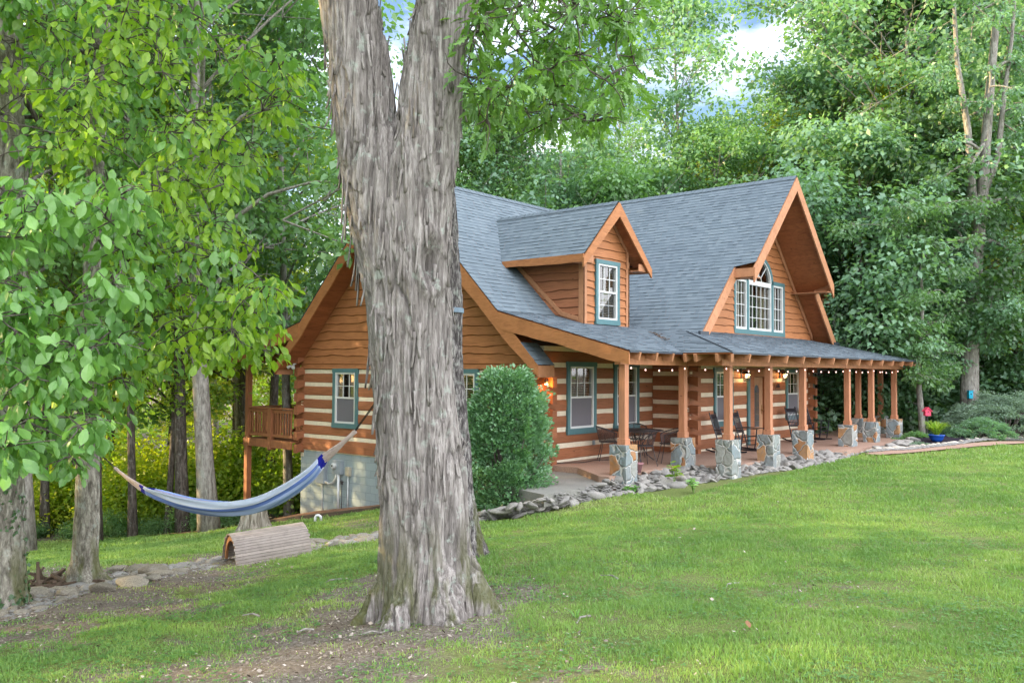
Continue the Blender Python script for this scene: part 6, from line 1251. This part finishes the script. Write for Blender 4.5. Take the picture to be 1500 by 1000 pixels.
# ------------------------------------------------------------------ rocking chairs (face -Y)
def make_rocker():
    o = thing('rocking_chair', '', 'rocking chair'); P_ = BLACKP; T = lambda y: math.tan(math.radians(17))*y
    b = MB(); b.add([(-.25, -.27, .43), (.25, -.27, .43), (.21, .2, .38), (-.21, .2, .38), (-.25, -.27, .455), (.25, -.27, .455), (.21, .2, .405), (-.21, .2, .405)], [(0, 3, 2, 1), (4, 5, 6, 7), (0, 1, 5, 4), (1, 2, 6, 5), (2, 3, 7, 6), (3, 0, 4, 7)]); b.build('seat', P_, o, local=True, bevel=.006)
    y0, z0, y1, z1 = .2, .06, .52, 1.14
    def bk(z): t = (z-z0)/(z1-z0); return y0-.03+(y1-y0+.03)*t
    b = MB()
    for s in (-1, 1): b.tube([(s*.22, bk(.4), .4), (s*.22, bk(.8), .8), (s*.225, bk(1.12), 1.12), (s*.225, bk(1.16), 1.16)], [.018, .019, .019, .012], 8)
    b.beam((-.21, bk(1.04), 1.04), (.21, bk(1.04), 1.04), .016, .13, up=(0, -.3, 1)); b.beam((-.21, bk(.53), .53), (.21, bk(.53), .53), .016, .05, up=(0, -.3, 1)); br_ = b.build('backrest', P_, o, local=True)
    for i in range(6):
        b = MB(); x = -.165+.066*i; b.beam((x, bk(.55), .55), (x, bk(.98), .98), .028, .01, up=(1, 0, 0)) if False else b.add([(x-.015, bk(.55)-.006, .55), (x+.015, bk(.55)-.006, .55), (x+.015, bk(.99)-.006, .99), (x-.015, bk(.99)-.006, .99), (x-.015, bk(.55)+.006, .55), (x+.015, bk(.55)+.006, .55), (x+.015, bk(.99)+.006, .99), (x-.015, bk(.99)+.006, .99)], [(0, 1, 2, 3), (7, 6, 5, 4), (0, 4, 5, 1), (1, 5, 6, 2), (2, 6, 7, 3), (3, 7, 4, 0)]); b.build('slat', P_, br_, local=True)
    for s in (-1, 1):
        b = MB(); b.tube([(s*.26, -.22, .06), (s*.265, -.27, .4), (s*.27, -.29, .64)], [.018, .022, .018], 8); b.build('leg', P_, o, local=True)
        b = MB(); b.tube([(s*.22, .19, .05), (s*.22, bk(.4), .42)], [.018, .02], 8); b.build('leg', P_, o, local=True)
        b = MB(); b.add([(s*.245-.02*0-.03, -.34, .64), (s*.245+.05, -.34, .64), (s*.245+.03, bk(.66), .655), (s*.245-.03, bk(.66), .655), (s*.245-.03, -.34, .66), (s*.245+.05, -.34, .66), (s*.245+.03, bk(.66), .675), (s*.245-.03, bk(.66), .675)], [(0, 3, 2, 1), (4, 5, 6, 7), (0, 1, 5, 4), (1, 2, 6, 5), (2, 3, 7, 6), (3, 0, 4, 7)]); b.build('armrest', P_, o, local=True)
        b = MB(); pts_ = [(s*.24, y, .022+.16*(y+.02)**2*.9+(.015 if y > .5 else 0)) for y in np.linspace(-.42, .62, 11)]
        for a, c in zip(pts_[:-1], pts_[1:]): b.beam(a, c, .028, .042)
        b.build('rocker', P_, o, local=True)
        for z in (.17, .28): b = MB(); b.tube([(s*.25, -.235, z), (s*.22, bk(z)+.01, z)], .010, 6); b.build('stretcher', P_, o, local=True)
    for z, y in ((.2, -.24), (.31, -.255), (.2, .2)): b = MB(); b.tube([(-.25, y, z), (.25, y, z)], .010, 6); b.build('stretcher', P_, o, local=True)
    return o
rk0 = make_rocker()
for i, (x, y, rz, lb) in enumerate([(5.35, -1.85, .10, 'black rocking chair left of the post, half hidden behind it, nearest to the metal table'), (6.6, -1.85, .05, 'black rocking chair in front of the oak door'), (10.2, -1.8, -.42, 'black rocking chair facing out between two posts, right of the door'), (11.6, -1.75, -.12, 'black rocking chair farthest along the porch, by the last cabin window')]):
    o = rk0 if i == 0 else copy_tree(rk0); o.location = (x, y, 0); o.rotation_euler = (0, 0, rz); o.scale = (.9, .9, .9); o['label'] = lb; o['group'] = 'black rocking chairs on the porch'
# ------------------------------------------------------------------ wrought iron table and chairs
def mesh_tex(): pass
g = G('iron_mesh'); vc = g.n('ShaderNodeTexChecker', {'Vector': g.coord(), 'Scale': 90.0}); tr = g.n('ShaderNodeBsdfTransparent'); df = g.n('ShaderNodeBsdfPrincipled', {'Base Color': (.04, .032, .034, 1), 'Roughness': .5}); mm_ = g.n('ShaderNodeMixShader', {0: g.math('MULTIPLY', g.math('SUBTRACT', 1.0, g.math('MULTIPLY', vc.outputs['Fac'], .9)), .75), 1: tr.outputs[0], 2: df.outputs[0]}); g.l(mm_.outputs[0], g.out.inputs[0]); MESHM = g.m
tab = thing('metal_table', 'round dark wrought-iron patio table behind the nearest post', 'table', (2.2, -1.05, 0)); mb = MB(); mb.lathe([(.58, .695), (.61, .70), (.61, .715), (.585, .72), (.01, .72)], 36); mb.build('tabletop', IRON, tab, True, True)
for i in range(4):
    a = math.pi/4+i*math.pi/2; c, s = math.cos(a), math.sin(a); mb = MB(); mb.tube([(c*.42, s*.42, .70), (c*.2, s*.2, .52), (c*.12, s*.12, .36), (c*.22, s*.22, .15), (c*.4, s*.4, .01)], [.013, .012, .012, .012, .014], 6); mb.build('leg', IRON, tab, True, True)
mb = MB(); mb.tube([(.13*math.cos(t), .13*math.sin(t), .36) for t in np.linspace(0, 6.28, 17)], .008, 5); mb.tube([(.3*math.cos(t), .3*math.sin(t), .62) for t in np.linspace(0, 6.28, 21)], .008, 5); mb.build('leg_ring', IRON, tab, True, True)
def make_iron_chair():
    o = thing('metal_chair', '', 'chair'); mb = MB(); n = 20
    V = [(.22*math.cos(t)*(1.05 if math.sin(t) < 0 else .95), .22*math.sin(t), .44) for t in np.linspace(0, 2*math.pi, n, endpoint=False)]; mb.add(V+[(x, y, .432) for x, y, z in V], [tuple(range(n)), tuple(range(n, 2*n))[::-1]]+[(i, (i+1) % n, (i+1) % n+n, i+n) for i in range(n)]); mb.build('seat', MESHM, o, local=True)
    mb = MB(); mb.tube([(x, y, .436) for x, y, z in V]+[(V[0][0], V[0][1], .436)], .011, 6); mb.build('seat_frame', IRON, o, local=True)
    # barrel-shaped back: rim swept round and down to the front
    mb = MB(); ring = []; low = []
    for t in np.linspace(-.25*math.pi+math.pi*.0, math.pi*1.25, 19):
        k = abs(t-math.pi/2)/(math.pi*.75); ring.append((.29*math.cos(t), .27*math.sin(t)+.03, .80-.16*k**1.5)); low.append((.215*math.cos(t), .215*math.sin(t), .45))
    V = [];
    for a, b_ in zip(ring, low): V += [a, b_]
    mb.add(V, [(2*i, 2*i+2, 2*i+3, 2*i+1) for i in range(len(ring)-1)]); bk_ = mb.build('backrest', MESHM, o, local=True); mb = MB(); mb.tube(ring, .012, 6); mb.tube([ring[0], low[0]], .01, 5); mb.tube([ring[-1], low[-1]], .01, 5); mb.tube([ring[9], low[9]], .008, 5); mb.build('back_frame', IRON, bk_, local=True)
    for sx, sy in ((-1, -1), (1, -1), (-1, 1), (1, 1)): mb = MB(); mb.tube([(sx*.15, sy*.15, .43), (sx*.17, sy*.18, .25), (sx*.22, sy*.24, .0)], [.010, .009, .010], 6); mb.build('leg', IRON, o, local=True)
    return o
ic0 = make_iron_chair()
for i, (x, y, rz, lb) in enumerate([(1.75, -.55, .7, 'dark metal mesh chair left of the table, nearest the cabin window'), (1.35, -1.75, 2.6, 'dark metal mesh chair with its back to the lawn, just right of the nearest pier'), (2.3, -1.85, 3.9, 'dark metal mesh chair right of the table, beside the second pier'), (2.9, -.55, -.9, 'dark metal mesh chair tucked behind the table')]):
    o = ic0 if i == 0 else copy_tree(ic0); o.location = (x, y, 0); o.rotation_euler = (0, 0, rz); o['label'] = lb; o['group'] = 'metal chairs around the patio table'
def pot_(name, x, y, prof, mat, label, group=None):
    o = thing(name, label, 'pot', (x, y, 0), group); mb = MB(); mb.lathe(prof, 20); mb.build('pot_body', mat, o, True, True); return o
pot_('flower_pot', .12, -2.36, [(.07, 0), (.11, .17), (.125, .175), (.125, .2), (.11, .2), (.02, .15)], TERRA, 'small empty mauve clay pot beside the nearest pier')
# ------------------------------------------------------------------ lamps
def lantern(x, lb):
    o = thing('wall_lantern', lb, 'lantern', (x, -1.09, 1.99), 'wall lanterns beside the door'); mb = MB(O=(x, -1.09, 1.99), U=(1, 0, 0), N=(0, -1, 0)); mb.box(-.05, .05, 0, .02, -.08, .2); mb.tube([(0, .02, .14), (0, .1, .19), (0, .17, .15)], .01, 6); mb.prism([(-.085, .06), (.085, .06), (.05, .12), (-.05, .12)], .085, .255); mb.box(-.06, .06, .11, .23, -.155, -.135)
    for s in (-1, 1):
        for n_ in (.1, .24): mb.beam((s*.075, n_, .06), (s*.055, n_+(.015 if n_ < .2 else -.015), -.14), .009, .009)
    mb.build('frame', BLACKP, o); mb = MB(O=(x, -1.09, 1.99), U=(1, 0, 0), N=(0, -1, 0)); mb.add([(-.07, .105, .055), (.07, .105, .055), (.07, .235, .055), (-.07, .235, .055), (-.052, .118, -.13), (.052, .118, -.13), (.052, .222, -.13), (-.052, .222, -.13)], [(0, 1, 5, 4), (1, 2, 6, 5), (2, 3, 7, 6), (3, 0, 4, 7)]); mb.build('glass_shade', GLASS, o)
    mb = MB(); mb.lathe([(.001, -.045), (.022, -.03), (.03, 0), (.022, .03), (.012, .045)], 12, (x, -1.09-.17, 1.975)); mb.build('bulb', BULB, o, True)
    ld = bpy.data.lights.new('lantern_light', 'POINT'); ld.energy = 7; ld.color = (1, .55, .2); ld.shadow_soft_size = .03; lo = bpy.data.objects.new('lantern_light', ld); COL.objects.link(lo); lo.location = (x, -1.09-.17, 2.03); tag(lo, kind='helper')
lantern(7.62, 'lit black lantern on the log wall left of the oak door'); lantern(10.3, 'lit black lantern right of the oak door, above the house number')
cl_ = thing('corner_lamp', 'small amber lamp glowing under the eave at the near cabin corner', 'lamp', (-.18, -.20, 1.90)); mb = MB(); mb.lathe([(.03, -.10), (.05, -.06), (.045, .0), (.03, .03)], 12, (-.18, -.2, 1.9)); mb.build('lamp_body', BLACKP, cl_, True); mb = MB(); mb.lathe([(.001, -.125), (.03, -.12), (.034, -.105), (.001, -.1)], 12, (-.18, -.2, 1.9)); mb.build('bulb', BULB, cl_, True)
ld = bpy.data.lights.new('corner_light', 'POINT'); ld.energy = 9; ld.color = (1, .38, .06); ld.shadow_soft_size = .04; lo = bpy.data.objects.new('corner_light', ld); COL.objects.link(lo); lo.location = (-.2, -.26, 1.78)
def floods(x, y, z, lb, s=1):
    o = thing('flood_light', lb, 'flood light', (x, y, z)); mb = MB(); mb.lathe([(.05, 0), (.05, .03), (.02, .035)], 12, (x, y, z)); mb.build('base', GREYQ, o, True)
    for k in (-1, 1):
        mb = MB(); a = np.array([x, y, z]); d = np.array([-.12*s, k*.12, -.08]); d1 = d/np.linalg.norm(d); mb.tube([a, a+d*.5, a+d*.55, a+d+d1*.03, a+d+d1*.035], [.012, .012, .03, .055, .05], 12); mb.build('lamp_head', GREYQ, o, True)
floods(-.28, 9.0, 2.23, 'white twin flood light under the rear corner of the left gable'); floods(17.9, 0.1, 2.2, 'twin flood light under the far eave corner')
# string of bulbs along the porch beam
sl_ = thing('string_light', 'string of small pink-white bulbs hung along the porch beam', 'string lights', (6, -3.2, 2.2)); pts_ = []
A_ = [(-.3, -2.47, 2.20), (1.9, -2.47, 2.2), (2.0, -3.42, 2.2), (4.2, -3.42, 2.2), (6.4, -3.42, 2.2), (9.7, -3.42, 2.2), (11.8, -3.42, 2.2), (14.2, -3.42, 2.2), (14.35, -2.4, 2.2)]
wm = MB(); cnt = 0
for a, b_ in zip(A_[:-1], A_[1:]):
    a, b_ = np.array(a), np.array(b_); L_ = np.linalg.norm(b_-a); n = max(2, int(L_/.52)); last = None
    for i in range(n+1):
        t = i/n; p = a+(b_-a)*t-np.array([0, 0, .05*4*t*(1-t)*min(1, L_/2)])
        if last is not None: wm.tube([last, p], .004, 4)
        last = p
        if i < n and cnt < 60:
            wm.tube([p, p-[0, 0, .03]], .008, 5); q = MB(); q.lathe([(.005, -.03), (.014, -.042), (.016, -.055), (.010, -.067), (.001, -.07)], 8, tuple(p)); q.build('bulb', BULBS, sl_, True); cnt += 1
wm.build('wire', CABLE, sl_)
# house number plate: wrought digits on the log
hn = thing('house_number', 'small dark wrought-iron house number on the log under the right lantern', 'house number', (10.1, -1.1, 1.68)); cu = bpy.data.curves.new('digits', 'FONT'); cu.body = '186'; cu.size = .19; cu.extrude = .006; cu.shear = .3; cu.align_x = 'CENTER'; cu.align_y = 'CENTER'; cu.materials.append(BLACKP); d0 = bpy.data.objects.new('tmpd', cu); COL.objects.link(d0); dm = bpy.data.meshes.new_from_object(d0.evaluated_get(bpy.context.evaluated_depsgraph_get())); bpy.data.objects.remove(d0); d_ = bpy.data.objects.new('digits', dm); COL.objects.link(d_); d_.parent = hn; d_.location = (0, -.02, 0); d_.rotation_euler = (math.pi/2, 0, 0)
mb = MB(); mb.tube([(9.9, -1.125, 1.79), (9.86, -1.125, 1.70), (9.9, -1.125, 1.60), (9.95, -1.125, 1.58)], .007, 5); mb.tube([(9.95, -1.125, 1.56), (10.15, -1.125, 1.575), (10.3, -1.125, 1.56)], .005, 5); mb.build('scroll', BLACKP, hn)
# extension cord, outlet box
co = thing('extension_cord', 'black cord coiled at the cabin corner and trailing along the patio', 'cord', (.1, -.05, .3)); mb = MB(); mb.tube([(.14, -.03, .36), (.13, -.05, .2)]+[(.16+.06*math.sin(t), -.05, .14+.12*math.cos(t)) for t in np.linspace(0, 11, 26)]+[(.3, -.15, .02), (.9, -.45, .012), (1.5, -.35, .012), (2.0, -.7, .012)], .009, 5); mb.build('cable', CABLE, co); mb = MB(); mb.box(.11, .15, -.04, -.005, .34, .44); mb.build('plug', simple('pink_plug', (.6, .25, .25), .5), co)
o = thing('outlet_box', 'small grey outlet on the chinking behind the metal chair', 'outlet', (1.9, -.01, .37)); mb = MB(); mb.box(1.87, 1.94, -.04, .0, .32, .43); mb.build('cover', GREYP, o, bevel=.004)
# ------------------------------------------------------------------ electrical gear on the basement wall
def onwall(name, y0, y1, z0, z1, dep, mat, label, cat):
    o = thing(name, label, cat, (0.02, (y0+y1)/2, z0)); mb = MB(**SX(.02, -1)); mb.box(y0, y1, 0.0, dep, z0, z1); mb.build('housing', mat, o, bevel=.008); mb = MB(**SX(.02, -1)); mb.box(y0+.02, y1-.02, dep+.001, dep+.01, z0+.03, z1-.03); mb.build('cover', mat, o); return o
onwall('breaker_box', 7.78, 8.18, -1.12, -.24, .12, GREYP, 'tall grey electrical box on the block wall behind the hammock end', 'electrical box')
m_ = onwall('meter_base', 7.05, 7.42, -.80, -.42, .12, GREYP, 'grey meter base with round electric meter on the block wall', 'electric meter'); mb = MB(); mb.tube([(-.10, 7.3, -.58), (-.17, 7.3, -.58), (-.2, 7.3, -.58)], [.085, .085, .06], 16); mb.build('meter_dial', GLASS if False else GREYQ, m_)
mb = MB(); mb.tube([(-.205, 7.3, -.57), (-.206, 7.3, -.57)], .03, 10); mb.build('dial_face', BLACKP, m_); mb = MB(); mb.tube([(-.05, 7.2, -.8), (-.05, 7.2, -1.85)], .035, 10); mb.build('conduit', WPIPE, m_, True); mb = MB(); mb.tube([(-.06, 7.78, -1.06), (-.07, 7.6, -1.1), (-.07, 7.42, -1.05), (-.07, 7.3, -.92), (-.07, 7.26, -.8)], .03, 8); mb.build('elbow_conduit', GREYQ, m_, True)
q_ = onwall('phone_box', 6.72, 6.9, -.82, -.58, .09, simple('tan_plastic', (.42, .39, .31), .5), 'small tan utility box right of the electric meter', 'utility box'); mb = MB(); mb.tube([(-.03, 6.81, -.82), (-.03, 6.81, -1.78)], .016, 8); mb.build('conduit', WPIPE, q_, True)
o = thing('garden_stake', 'black wrought stake with a star-shaped top leaning by the block wall', 'stake', (-.12, 6.98, -1.7)); mb = MB(); mb.tube([(-.1, 6.98, -1.9), (-.1, 6.98, -.98)], .012, 6); mb.build('rod', IRON, o); mb = MB(); 
for i in range(5): a = i*1.2566+.3; mb.tube([(-.1, 6.98, -1.0), (-.1, 6.98+.08*math.cos(a), -1.0+.08*math.sin(a))], [.03, .006], 5)
mb.build('star_top', IRON, o)
o = thing('wall_pipe', 'thin pale conduit running down the block wall from the tall electrical box', 'pipe', (-.01, 8.0, -1.9)); mb = MB(); mb.tube([(-.0, 7.98, -1.12), (-.0, 7.98, -2.0)], .014, 8); mb.build('conduit', GREYQ, o, True)
p = gp(466, 764); o = thing('vent_pipe', 'white plastic elbow pipe sticking out of the grass near the block wall', 'pipe', p); mb = MB(); u_ = _r*[1, 1, 0]; mb.tube([p+u_*-.07+[0, 0, -.1], p+u_*-.07+[0, 0, .10], p+u_*-.04+[0, 0, .15], p+u_*.02+[0, 0, .15], p+u_*.06+[0, 0, .12], p+u_*.075+[0, 0, .02]], .032, 10); mb.build('pipe_body', WPIPE, o, True)
o = thing('coiled_hose', 'black hose coiled flat on the brown ground under the deck', 'hose', (-.6, 10.2, gz(-.6, 10.2))); mb = MB(); z0 = gz(-.6, 10.2); mb.tube([(-.6+(.42+.02*math.sin(t*3))*math.cos(t), 10.2+.5*math.sin(t), z0+.07+.012*t) for t in np.linspace(0, 15, 60)], .022, 6); mb.build('hose_coil', CABLE, o)
# leaves caught in the valley
mb = MB()
for i in range(40):
    t = rng.random(); Y = -1.6+t*.9; X = 4.257+1.053*Y+rng.normal(0, .08); z = 2.49+(Y+2.7)*.94/3.5+.03; a = rng.uniform(0, 6.28); L_ = rng.uniform(.03, .12); mb.beam((X, Y, z), (X+L_*math.cos(a), Y+L_*math.sin(a), z+.01+rng.uniform(0, .03)), .01, .008)
tag(mb.build('roof_debris', simple('dead_leaf_brown', (.12, .075, .05), .9)), 'dry leaves and twigs caught in the porch roof valley', 'debris', kind='stuff')
